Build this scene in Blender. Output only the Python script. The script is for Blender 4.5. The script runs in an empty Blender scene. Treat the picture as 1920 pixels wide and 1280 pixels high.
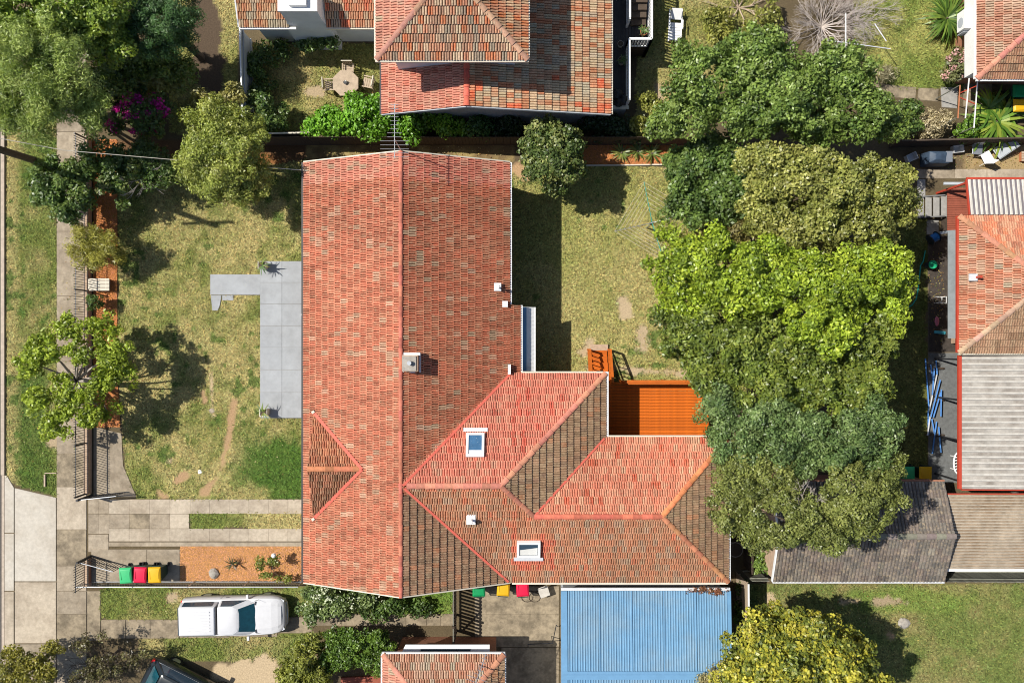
import bpy, bmesh, math, random
import numpy as np
from mathutils import Vector, Matrix

random.seed(7)
rng = np.random.default_rng(11)
scene = bpy.context.scene
COL = scene.collection
R = math.radians

# ------------------------------------------------------------------ camera
CAM_H = 38.0           # metres above the ground
F = 1500.0             # focal length in image pixels (1920 wide)
cam_d = bpy.data.cameras.new('camera')
cam = bpy.data.objects.new('camera', cam_d)
COL.objects.link(cam)
cam.location = (0, 0, CAM_H)
cam.rotation_euler = (0, 0, 0)
cam_d.sensor_width = 36.0
cam_d.lens = 36.0 * F / 1920.0
cam_d.clip_start = 0.5
cam_d.clip_end = 2000
scene.camera = cam

# ------------------------------------------------------------------ light
SUN_EL, SUN_AZ = 53.0, 17.0          # shadows run to +x, turned 17 deg towards -y
world = bpy.data.worlds.new('World')
scene.world = world
world.use_nodes = True
wn = world.node_tree
wn.nodes.clear()
sky = wn.nodes.new('ShaderNodeTexSky')
sky.sky_type = 'NISHITA'
sky.sun_disc = False
sky.sun_elevation = R(SUN_EL)
sky.sun_rotation = R(-73.0)
sky.air_density = 1.0
bg = wn.nodes.new('ShaderNodeBackground')
bg.inputs['Strength'].default_value = 0.085
wo = wn.nodes.new('ShaderNodeOutputWorld')
wn.links.new(sky.outputs[0], bg.inputs['Color'])
wn.links.new(bg.outputs[0], wo.inputs['Surface'])
sun_d = bpy.data.lights.new('sun', 'SUN')
sun_d.energy = 4.8
sun_d.angle = R(0.5)
sun_d.color = (1.0, 0.95, 0.86)
sun = bpy.data.objects.new('sun', sun_d)
COL.objects.link(sun)
sun_dir = Vector((math.cos(R(SUN_EL)) * math.cos(R(SUN_AZ)), -math.cos(R(SUN_EL)) * math.sin(R(SUN_AZ)), -math.sin(R(SUN_EL))))
sun.rotation_euler = sun_dir.to_track_quat('-Z', 'Y').to_euler()
sun.location = (-20, 6, 40)
scene.view_settings.view_transform = 'Standard'
scene.view_settings.look = 'None'
scene.view_settings.exposure = 0.32
scene.view_settings.gamma = 1.0
scene.cycles.max_bounces = 6
scene.cycles.diffuse_bounces = 3
scene.cycles.transparent_max_bounces = 4
scene.cycles.use_denoising = True
scene.cycles.filter_width = 1.0

# ------------------------------------------------------------------ helpers
def P(px, py, z=0.0):  # image pixel projected back through the camera to height z
    s = (CAM_H - z) / F
    return Vector(((px - 960) * s, (640 - py) * s, z))

def G(px, py):                       # ground plan coordinates
    p = P(px, py)
    return (p.x, p.y)

class MB:
    def __init__(s):
        s.v, s.f, s.c = [], [], []
    def poly(s, pts, col=None):
        b = len(s.v)
        s.v += [tuple(p) for p in pts]
        s.f.append(tuple(range(b, b + len(pts))))
        s.c.append(col)
        return s
    def box(s, c, d, rz=0.0, taper=1.0, col=None):
        cx, cy, cz = c
        hx, hy, hz = d[0] / 2, d[1] / 2, d[2] / 2
        ca, sa = math.cos(rz), math.sin(rz)
        b = len(s.v)
        for z, t in ((-hz, 1.0), (hz, taper)):
            for x, y in ((-hx, -hy), (hx, -hy), (hx, hy), (-hx, hy)):
                x *= t; y *= t
                s.v.append((cx + x * ca - y * sa, cy + x * sa + y * ca, cz + z))
        for q in ((3, 2, 1, 0), (4, 5, 6, 7), (0, 1, 5, 4), (1, 2, 6, 5), (2, 3, 7, 6), (3, 0, 4, 7)):
            s.f.append(tuple(b + i for i in q)); s.c.append(col)
        return s
    def prism(s, pts, z0, z1, col=None):
        n = len(pts)
        ar = sum(pts[i][0] * pts[(i + 1) % n][1] - pts[(i + 1) % n][0] * pts[i][1] for i in range(n))
        if ar < 0: pts = list(pts)[::-1]
        b = len(s.v)
        s.v += [(p[0], p[1], z0) for p in pts] + [(p[0], p[1], z1) for p in pts]
        s.f.append(tuple(b + i for i in range(n))[::-1]); s.f.append(tuple(b + n + i for i in range(n)))
        s.c += [col, col]
        for i in range(n):
            j = (i + 1) % n
            s.f.append((b + i, b + j, b + n + j, b + n + i)); s.c.append(col)
        return s
    def bar(s, p0, p1, w, h, col=None):       # box section between two points
        p0, p1 = Vector(p0), Vector(p1)
        d = (p1 - p0).normalized()
        up = Vector((0, 0, 1)) if abs(d.z) < 0.95 else Vector((1, 0, 0))
        a = d.cross(up).normalized(); u = a.cross(d).normalized()
        b = len(s.v)
        for p in (p0, p1):
            for x, y in ((-w, -h), (w, -h), (w, h), (-w, h)):
                s.v.append(tuple(p + a * (x / 2) + u * (y / 2)))
        for q in ((0, 1, 2, 3), (7, 6, 5, 4), (1, 0, 4, 5), (2, 1, 5, 6), (3, 2, 6, 7), (0, 3, 7, 4)):
            s.f.append(tuple(b + i for i in q)); s.c.append(col)
        return s
    def tube(s, p0, p1, r0, r1=None, n=8, col=None, cap=True):
        if r1 is None: r1 = r0
        p0, p1 = Vector(p0), Vector(p1)
        if (p1 - p0).length < 1e-6: return s
        d = (p1 - p0).normalized()
        up = Vector((0, 0, 1)) if abs(d.z) < 0.95 else Vector((1, 0, 0))
        a = d.cross(up).normalized(); u = a.cross(d).normalized()
        b = len(s.v)
        for p, r in ((p0, r0), (p1, r1)):
            for i in range(n):
                t = 2 * math.pi * i / n
                s.v.append(tuple(p + a * (r * math.cos(t)) + u * (r * math.sin(t))))
        for i in range(n):
            j = (i + 1) % n
            s.f.append((b + i, b + n + i, b + n + j, b + j)); s.c.append(col)
        if cap:
            s.f.append(tuple(b + i for i in range(n))); s.c.append(col)
            s.f.append(tuple(b + n + i for i in range(n))[::-1]); s.c.append(col)
        return s
    def path(s, pts, r, n=6, col=None):
        for a, b in zip(pts[:-1], pts[1:]): s.tube(a, b, r, r, n, col)
        return s
    def loft(s, rings, caps=True, col=None):
        b = len(s.v); n = len(rings[0])
        for r in rings: s.v += [tuple(p) for p in r]
        for k in range(len(rings) - 1):
            for i in range(n):
                j = (i + 1) % n
                s.f.append((b + k * n + i, b + k * n + j, b + (k + 1) * n + j, b + (k + 1) * n + i)); s.c.append(col)
        if caps:
            s.f.append(tuple(b + i for i in range(n))[::-1]); s.c.append(col)
            m = b + (len(rings) - 1) * n
            s.f.append(tuple(m + i for i in range(n))); s.c.append(col)
        return s
    def mesh(s, name):
        me = bpy.data.meshes.new(name)
        me.from_pydata(s.v, [], s.f)
        if any(c is not None for c in s.c):
            at = me.color_attributes.new('Col', 'FLOAT_COLOR', 'CORNER')
            buf = []
            for f, c in zip(s.f, s.c):
                c = c or (0.3, 0.3, 0.3)
                buf += [c[0], c[1], c[2], 1.0] * len(f)
            at.data.foreach_set('color', buf)
        me.update()
        return me

def link(name, me, m, parent=None, local=False):
    o = bpy.data.objects.new(name, me)
    COL.objects.link(o)
    if m is not None and me is not None and not me.materials:
        me.materials.append(m)
    if parent is not None:
        o.parent = parent
        if not local:
            root = parent
            if root.type == 'EMPTY' or root.location.length > 1e-9:
                o.matrix_parent_inverse = Matrix.Translation(-root.location)
    return o

def obj(name, mb, m, parent=None, local=False, smooth=False, bevel=0.0):
    me = mb.mesh(name)
    if bevel:
        bm = bmesh.new(); bm.from_mesh(me)
        bmesh.ops.remove_doubles(bm, verts=bm.verts, dist=1e-5)
        es = [e for e in bm.edges if len(e.link_faces) == 2 and e.calc_face_angle(0) > 0.5]
        bmesh.ops.bevel(bm, geom=es, offset=bevel, segments=2, affect='EDGES', profile=0.5, clamp_overlap=True)
        bm.to_mesh(me); bm.free()
    if smooth:
        me.polygons.foreach_set('use_smooth', [True] * len(me.polygons))
        try: me.set_sharp_from_angle(angle=R(40))
        except Exception: pass
    return link(name, me, m, parent, local)

def tag(o, label=None, cat=None, group=None, kind=None):
    if label: o['label'] = label
    if cat: o['category'] = cat
    if group: o['group'] = group
    if kind: o['kind'] = kind
    return o

def thing(name, label, cat, loc=(0, 0, 0), rz=0.0, group=None):
    o = bpy.data.objects.new(name, None)
    COL.objects.link(o)
    o.location = loc
    o.rotation_euler = (0, 0, rz)
    o.empty_display_size = 0.2
    return tag(o, label, cat, group)

def struct(name, mb, m, label=None, parent=None, **k):
    o = obj(name, mb, m, parent, **k)
    if parent is None:
        tag(o, label, None, None, 'structure')
    return o

def copy_tree(o, parent=None):
    c = o.copy(); COL.objects.link(c)
    if parent is not None:
        c.parent = parent
        c.matrix_parent_inverse = o.matrix_parent_inverse.copy()
    for ch in list(o.children): copy_tree(ch, c)
    return c

# value noise in plan
_lat = rng.random((256, 256))
def vnoise(x, y, scale, seed=0):
    x = np.asarray(x) / scale + seed * 17.31; y = np.asarray(y) / scale + seed * 9.77
    xi = np.floor(x).astype(int); yi = np.floor(y).astype(int)
    fx = x - xi; fy = y - yi
    fx = fx * fx * (3 - 2 * fx); fy = fy * fy * (3 - 2 * fy)
    a = _lat[xi & 255, yi & 255]; b = _lat[(xi + 1) & 255, yi & 255]
    c = _lat[xi & 255, (yi + 1) & 255]; d = _lat[(xi + 1) & 255, (yi + 1) & 255]
    return (a * (1 - fx) + b * fx) * (1 - fy) + (c * (1 - fx) + d * fx) * fy

def fbm(x, y, scale, seed=0):
    return (vnoise(x, y, scale, seed) * 0.5 + vnoise(x, y, scale / 2.1, seed + 1) * 0.3 + vnoise(x, y, scale / 4.3, seed + 2) * 0.2)

def inpoly(x, y, poly):
    ins = np.zeros(x.shape, bool)
    n = len(poly)
    for i in range(n):
        x1, y1 = poly[i]; x2, y2 = poly[(i + 1) % n]
        if y1 == y2: continue
        c = ((y1 > y) != (y2 > y)) & (x < (x2 - x1) * (y - y1) / (y2 - y1) + x1)
        ins ^= c
    return ins

def segdist(x, y, a, b):
    ax, ay = a; bx, by = b
    t = np.clip(((x - ax) * (bx - ax) + (y - ay) * (by - ay)) / max(1e-9, (bx - ax) ** 2 + (by - ay) ** 2), 0, 1)
    return np.hypot(x - (ax + t * (bx - ax)), y - (ay + t * (by - ay)))

# ------------------------------------------------------------------ materials
MATS = {}
def mat(name, col=(0.5, 0.5, 0.5), rough=0.8, var=0.15, scale=6.0, detail=6.0, bump=0.0, bscale=40.0, metal=0.0, src=None,
        col2=None, spots=None, trans=0.0, spec=0.3, lich=0.0, pscale=0.6, rnd=0.0):
    """procedural material: base colour (or attribute / object colour), mottled by noise in object space"""
    if name in MATS: return MATS[name]
    m = bpy.data.materials.new(name); m.use_nodes = True
    nt = m.node_tree; N, L = nt.nodes, nt.links
    b = N['Principled BSDF']
    b.inputs['Roughness'].default_value = rough
    b.inputs['Metallic'].default_value = metal
    b.inputs['Specular IOR Level'].default_value = spec
    tc = N.new('ShaderNodeTexCoord')
    if src == 'attr':
        a = N.new('ShaderNodeAttribute'); a.attribute_name = 'Col'; base = a.outputs['Color']
    elif src == 'obj':
        a = N.new('ShaderNodeObjectInfo'); base = a.outputs['Color']
    else:
        a = N.new('ShaderNodeRGB'); a.outputs[0].default_value = (*col, 1); base = a.outputs[0]
    if col2 is not None:
        nz = N.new('ShaderNodeTexNoise'); nz.inputs['Scale'].default_value = pscale; nz.inputs['Detail'].default_value = 8
        nz.inputs['Roughness'].default_value = 0.65
        L.new(tc.outputs['Object'], nz.inputs['Vector'])
        cr = N.new('ShaderNodeValToRGB'); cr.color_ramp.elements[0].position = 0.42; cr.color_ramp.elements[1].position = 0.62
        L.new(nz.outputs['Fac'], cr.inputs['Fac'])
        mx = N.new('ShaderNodeMix'); mx.data_type = 'RGBA'
        L.new(cr.outputs['Color'], mx.inputs['Factor']); L.new(base, mx.inputs['A']); mx.inputs['B'].default_value = (*col2, 1)
        base = mx.outputs['Result']
    if var:
        nz = N.new('ShaderNodeTexNoise'); nz.inputs['Scale'].default_value = scale; nz.inputs['Detail'].default_value = detail
        nz.inputs['Roughness'].default_value = 0.7
        L.new(tc.outputs['Object'], nz.inputs['Vector'])
        mr = N.new('ShaderNodeMapRange'); mr.inputs['From Min'].default_value = 0.3; mr.inputs['From Max'].default_value = 0.7
        mr.inputs['To Min'].default_value = 1 - var; mr.inputs['To Max'].default_value = 1 + var
        L.new(nz.outputs['Fac'], mr.inputs['Value'])
        mx = N.new('ShaderNodeMix'); mx.data_type = 'RGBA'; mx.blend_type = 'MULTIPLY'; mx.inputs['Factor'].default_value = 1
        L.new(base, mx.inputs['A']); L.new(mr.outputs['Result'], mx.inputs['B'])
        base = mx.outputs['Result']
    if rnd:
        oi = N.new('ShaderNodeObjectInfo'); mr = N.new('ShaderNodeMapRange'); mr.inputs['To Min'].default_value = 1 - rnd; mr.inputs['To Max'].default_value = 1 + rnd
        L.new(oi.outputs['Random'], mr.inputs['Value'])
        mx = N.new('ShaderNodeMix'); mx.data_type = 'RGBA'; mx.blend_type = 'MULTIPLY'; mx.inputs['Factor'].default_value = 1
        L.new(base, mx.inputs['A']); L.new(mr.outputs['Result'], mx.inputs['B'])
        base = mx.outputs['Result']
    if lich:
        wc = N.new('ShaderNodeNewGeometry')
        nz = N.new('ShaderNodeTexNoise'); nz.inputs['Scale'].default_value = 7.0; nz.inputs['Detail'].default_value = 5; nz.inputs['Roughness'].default_value = 0.75
        L.new(wc.outputs['Position'], nz.inputs['Vector'])
        mr = N.new('ShaderNodeMapRange'); mr.inputs['From Min'].default_value = 0.50; mr.inputs['From Max'].default_value = 0.72
        mr.inputs['To Min'].default_value = 0.0; mr.inputs['To Max'].default_value = lich
        L.new(nz.outputs['Fac'], mr.inputs['Value'])
        mx = N.new('ShaderNodeMix'); mx.data_type = 'RGBA'
        L.new(mr.outputs['Result'], mx.inputs['Factor']); L.new(base, mx.inputs['A']); mx.inputs['B'].default_value = (0.52, 0.40, 0.25, 1)
        base = mx.outputs['Result']
    if spots:
        sc_, thr, scol = spots
        nz = N.new('ShaderNodeTexNoise'); nz.inputs['Scale'].default_value = sc_; nz.inputs['Detail'].default_value = 3
        L.new(tc.outputs['Object'], nz.inputs['Vector'])
        cr = N.new('ShaderNodeValToRGB'); cr.color_ramp.elements[0].position = thr; cr.color_ramp.elements[1].position = thr + 0.06
        L.new(nz.outputs['Fac'], cr.inputs['Fac'])
        mx = N.new('ShaderNodeMix'); mx.data_type = 'RGBA'
        L.new(cr.outputs['Color'], mx.inputs['Factor']); L.new(base, mx.inputs['A']); mx.inputs['B'].default_value = (*scol, 1)
        base = mx.outputs['Result']
    L.new(base, b.inputs['Base Color'])
    if bump:
        nz = N.new('ShaderNodeTexNoise'); nz.inputs['Scale'].default_value = bscale; nz.inputs['Detail'].default_value = 4
        L.new(tc.outputs['Object'], nz.inputs['Vector'])
        bp = N.new('ShaderNodeBump'); bp.inputs['Strength'].default_value = bump; bp.inputs['Distance'].default_value = 0.02
        L.new(nz.outputs['Fac'], bp.inputs['Height']); L.new(bp.outputs['Normal'], b.inputs['Normal'])
    if trans:
        tr = N.new('ShaderNodeBsdfTranslucent'); ms = N.new('ShaderNodeMixShader'); ms.inputs[0].default_value = trans
        g = N.new('ShaderNodeMix'); g.data_type = 'RGBA'; g.blend_type = 'MULTIPLY'; g.inputs['Factor'].default_value = 1
        L.new(base, g.inputs['A']); g.inputs['B'].default_value = (1.5, 1.5, 0.7, 1)
        L.new(g.outputs['Result'], tr.inputs['Color'])
        L.new(b.outputs[0], ms.inputs[1]); L.new(tr.outputs[0], ms.inputs[2])
        L.new(ms.outputs[0], N['Material Output'].inputs['Surface'])
    MATS[name] = m
    return m

M_tile_o = mat('terracotta_tile_single', src='obj', rough=0.8, var=0.36, scale=13, bump=0.25, bscale=60, spec=0.2, lich=0.55)
M_tile_a = mat('terracotta_tile', src='attr', rough=0.8, var=0.36, scale=13, bump=0.25, bscale=60, spec=0.2, lich=0.55)
M_leaf = mat('leaf', src='attr', rough=0.42, var=0.0, trans=0.20, spec=0.5)
M_grass = mat('grass_blade', src='attr', rough=0.7, var=0.0, trans=0.15, spec=0.15)
M_ground = mat('ground_soil', src='attr', rough=0.95, var=0.30, scale=14, detail=8, bump=0.6, bscale=22, spec=0.05)
M_bark = mat('bark', (0.13, 0.10, 0.075), 0.9, 0.35, 10, bump=0.5)
M_deadpale = mat('bleached_wood', (0.50, 0.44, 0.40), 0.9, 0.2, 10)
M_deadwood = mat('dead_wood', (0.36, 0.32, 0.28), 0.9, 0.25, 10)
M_conc = mat('concrete', (0.33, 0.275, 0.205), 0.9, 0.26, 5, 14, bump=0.3, bscale=60, col2=(0.24, 0.195, 0.14), pscale=0.9, spec=0.2, rnd=.08)
M_conc_pale = mat('concrete_pale', (0.435, 0.37, 0.285), 0.9, 0.20, 6, 14, bump=0.3, bscale=60, col2=(0.31, 0.255, 0.19), pscale=0.6, spec=0.2, rnd=.06)
M_conc_apron = mat('concrete_apron', (0.48, 0.44, 0.375), 0.9, 0.14, 6, 14, bump=0.3, bscale=60, col2=(0.40, 0.355, 0.29), pscale=0.5, spec=0.2)
M_conc_dark = mat('concrete_stained', (0.30, 0.245, 0.17), 0.92, 0.28, 6, 12, bump=0.3, col2=(0.165, 0.135, 0.095), pscale=1.3, spec=0.15)
M_conc_grey = mat('concrete_grey', (0.30, 0.29, 0.27), 0.9, 0.2, 4, bump=0.3, spec=0.2)
M_joint = mat('joint_grit', (0.21, 0.17, 0.12), 0.95, 0.3, 8)
M_soil_shade = mat('soil_shade_dark', (0.055, 0.045, 0.038), 0.95, 0.35, 6, bump=0.6)  # dark colour stands in for shade on the side path
M_floor_shade = mat('floor_shade_dark', (0.13, 0.135, 0.135), 0.9, 0.25, 6, bump=0.4)  # dark floor colour paints in the shade under the sheet roof
M_paver = mat('painted_paver', (0.335, 0.35, 0.365), 0.8, 0.10, 3, 12, bump=0.12, bscale=90, spec=0.25, rnd=0.05, col2=(0.30, 0.31, 0.32), pscale=.7)
M_road = mat('asphalt', (0.10, 0.09, 0.08), 0.9, 0.2, 8, bump=0.5, spec=0.2)
M_kerb = mat('kerb_concrete', (0.42, 0.35, 0.28), 0.9, 0.2, 5, bump=0.3)
M_mulch = mat('mulch', src='attr', rough=0.95, var=0.35, scale=18, bump=0.9, bscale=30, spec=0.05)
M_brick = mat('brick', (0.33, 0.15, 0.09), 0.9, 0.25, 6, bump=0.3)
M_brick_pale = mat('brick_buff', (0.42, 0.30, 0.21), 0.9, 0.2, 6, bump=0.3, rnd=.15)
M_white = mat('white_paint', (0.78, 0.78, 0.77), 0.5, 0.05, 3, spec=0.4)
M_offwhite = mat('render_offwhite', (0.62, 0.63, 0.64), 0.85, 0.08, 2)
M_wallgrey = mat('render_grey', (0.40, 0.43, 0.46), 0.85, 0.1, 2)
M_deck = mat('oiled_deck', (0.50, 0.108, 0.006), 0.7, 0.22, 5, 8, spec=0.25, rnd=0.16)
M_deckrail = mat('oiled_rail', (0.46, 0.105, 0.008), 0.65, 0.14, 4, spec=0.3)
M_darkdeck = mat('dark_deck', (0.035, 0.034, 0.035), 0.6, 0.25, 4, spec=0.35, rnd=.3)
M_reddeck = mat('red_deck', (0.26, 0.075, 0.045), 0.7, 0.2, 4)
M_awn = mat('awning_shade_grey', (0.17, 0.19, 0.20), 0.7, 0.2, 3)  # grey taken darker to hold the dappled shade in its colour
M_black = mat('black_steel', (0.02, 0.02, 0.022), 0.45, 0.1, 5, spec=0.5)
M_dark = mat('dark_plastic', (0.03, 0.035, 0.04), 0.5, 0.1, 5)
M_steel = mat('galvanised_steel', (0.46, 0.48, 0.50), 0.38, 0.1, 5, metal=0.7)
M_timber = mat('grey_timber', (0.20, 0.20, 0.165), 0.9, 0.25, 5, bump=0.3, rnd=.25)
M_timber_dark = mat('dark_timber', (0.075, 0.055, 0.04), 0.9, 0.25, 5, bump=0.3)
M_timber_pale = mat('pale_timber', (0.42, 0.33, 0.24), 0.85, 0.2, 5)
M_bluepan_shade = mat('blue_pan_shade', (0.11, 0.235, 0.37), 0.5, 0.16, 1.2, 12, spec=0.4, spots=(26, 0.73, (0.35, 0.42, 0.48)), col2=(.15, .25, .34), pscale=.45)  # pans darker than the ribs, corrugation shade put into the colour
M_bluerib_lit = mat('blue_rib_lit', (0.18, 0.345, 0.51), 0.45, 0.14, 1.5, 10, spec=0.4, col2=(.23, .35, .46), pscale=.45)  # ribs lighter than the pans, as if catching the light
M_bluetrim = mat('blue_trim', (0.13, 0.275, 0.44), 0.45, 0.10, 2, spec=0.4)
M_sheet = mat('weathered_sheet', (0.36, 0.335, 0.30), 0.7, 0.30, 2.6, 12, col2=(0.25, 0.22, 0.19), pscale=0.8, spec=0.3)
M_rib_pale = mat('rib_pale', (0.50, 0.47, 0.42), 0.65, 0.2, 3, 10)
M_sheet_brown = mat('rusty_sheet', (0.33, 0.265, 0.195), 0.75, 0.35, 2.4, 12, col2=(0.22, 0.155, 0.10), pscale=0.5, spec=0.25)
M_sheet_pan_shade = mat('sheet_pan_shade', (0.17, 0.15, 0.16), 0.6, 0.15, 2)  # dark pans between pale ribs, corrugation shade painted in
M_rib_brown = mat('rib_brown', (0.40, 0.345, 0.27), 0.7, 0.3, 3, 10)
M_redtrim = mat('red_trim', (0.42, 0.055, 0.03), 0.5, 0.12, 3)
M_cream = mat('cream_trim', (0.60, 0.55, 0.45), 0.6, 0.08, 3)
M_cap = mat('ridge_mortar', src='obj', rough=0.75, var=0.2, scale=8, bump=0.25, spec=0.25)
M_sark = mat('roof_batten', (0.10, 0.045, 0.03), 0.95, 0.2, 4)
M_lead = mat('flashing', (0.66, 0.67, 0.68), 0.45, 0.1, 5, metal=0.2)
M_glass = mat('dark_glass', (0.035, 0.06, 0.085), 0.06, 0.05, 2, spec=0.8)
M_glass_blue = mat('skylight_glass', (0.05, 0.13, 0.24), 0.10, 0.2, 3, spec=0.8, spots=(30, 0.68, (0.5, 0.55, 0.6)))
M_blind = mat('roller_blind', (0.62, 0.61, 0.57), 0.5, 0.08, 4)
M_screen = mat('windscreen', (0.008, 0.055, 0.075), 0.05, 0.3, 3, spec=0.9)
M_carwhite = mat('car_white', (0.60, 0.60, 0.61), 0.25, 0.05, 3, spec=0.5)
M_cardark = mat('car_dark', (0.018, 0.024, 0.028), 0.16, 0.05, 2, spec=0.6)
M_tyre = mat('tyre', (0.02, 0.02, 0.02), 0.9, 0.1)
M_tail = mat('tail_light', (0.55, 0.012, 0.012), 0.25, 0.05)
M_lens = mat('head_lens', (0.6, 0.62, 0.65), 0.1, 0.05, spec=0.8)
M_bin = mat('bin_body', (0.02, 0.05, 0.035), 0.5, 0.1)
M_lid_g = mat('lid_green', (0.045, 0.42, 0.155), 0.45, 0.07)
M_lid_dg = mat('lid_dark_green', (0.008, 0.26, 0.085), 0.45, 0.07)
M_lid_r = mat('lid_red', (0.62, 0.012, 0.055), 0.45, 0.07)
M_lid_y = mat('lid_yellow', (0.66, 0.37, 0.012), 0.45, 0.07)
M_bluepipe = mat('blue_pipe', (0.10, 0.26, 0.60), 0.4, 0.1)
M_hose = mat('green_hose', (0.02, 0.30, 0.24), 0.5, 0.1)
M_greenlid = mat('teal_plastic', (0.02, 0.40, 0.18), 0.5, 0.1)
M_bluegear = mat('blue_plastic', (0.02, 0.13, 0.36), 0.45, 0.1)
M_tarp = mat('navy_cover', (0.045, 0.07, 0.11), 0.55, 0.3, 4, bump=0.6, bscale=8)
M_terra = mat('terracotta_pot', (0.45, 0.17, 0.08), 0.85, 0.15)
M_stone = mat('stone', (0.33, 0.30, 0.26), 0.9, 0.3, 5, bump=0.5)
M_pink = mat('pink_cloth', (0.55, 0.16, 0.22), 0.8, 0.1)
M_glowblue = mat('cyan_plastic', (0.08, 0.40, 0.50), 0.5, 0.1)

# ================================================================== GROUND
LAWNS = {   # lawn outlines in image pixels, projected onto the ground
    'front': [(222, 300), (575, 300), (575, 936), (255, 936), (236, 882), (232, 815), (222, 700)],
    'verge': [(11, 150), (106, 150), (106, 932), (30, 908), (11, 892)],
    'back': [(950, 312), (1330, 312), (1440, 500), (1440, 740), (950, 720)],
    'drive': [(356, 960), (575, 960), (575, 990), (356, 990)],
    'south': [(188, 1103), (850, 1103), (850, 1150), (600, 1153), (340, 1160), (188, 1160)],
    'south2': [(262, 1196), (602, 1188), (560, 1235), (520, 1242), (395, 1238), (262, 1232)],
    'southeast': [(1408, 1094), (1990, 1092), (1990, 1330), (1370, 1330)],
    'northyard': [(470, 82), (722, 82), (722, 250), (470, 250)],
    'northeast': [(1600, -40), (1812, -40), (1812, 168), (1680, 168), (1600, 110)],
    'northmid': [(1192, -40), (1420, -40), (1420, 120), (1260, 235), (1192, 235)],
    'northwest': [(318, -40), (446, -40), (446, 250), (318, 250)],
    'east': [(1640, 400), (1737, 400), (1737, 905), (1640, 905)],
}
LAWN_P = {k: [G(*p) for p in v] for k, v in LAWNS.items()}

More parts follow.
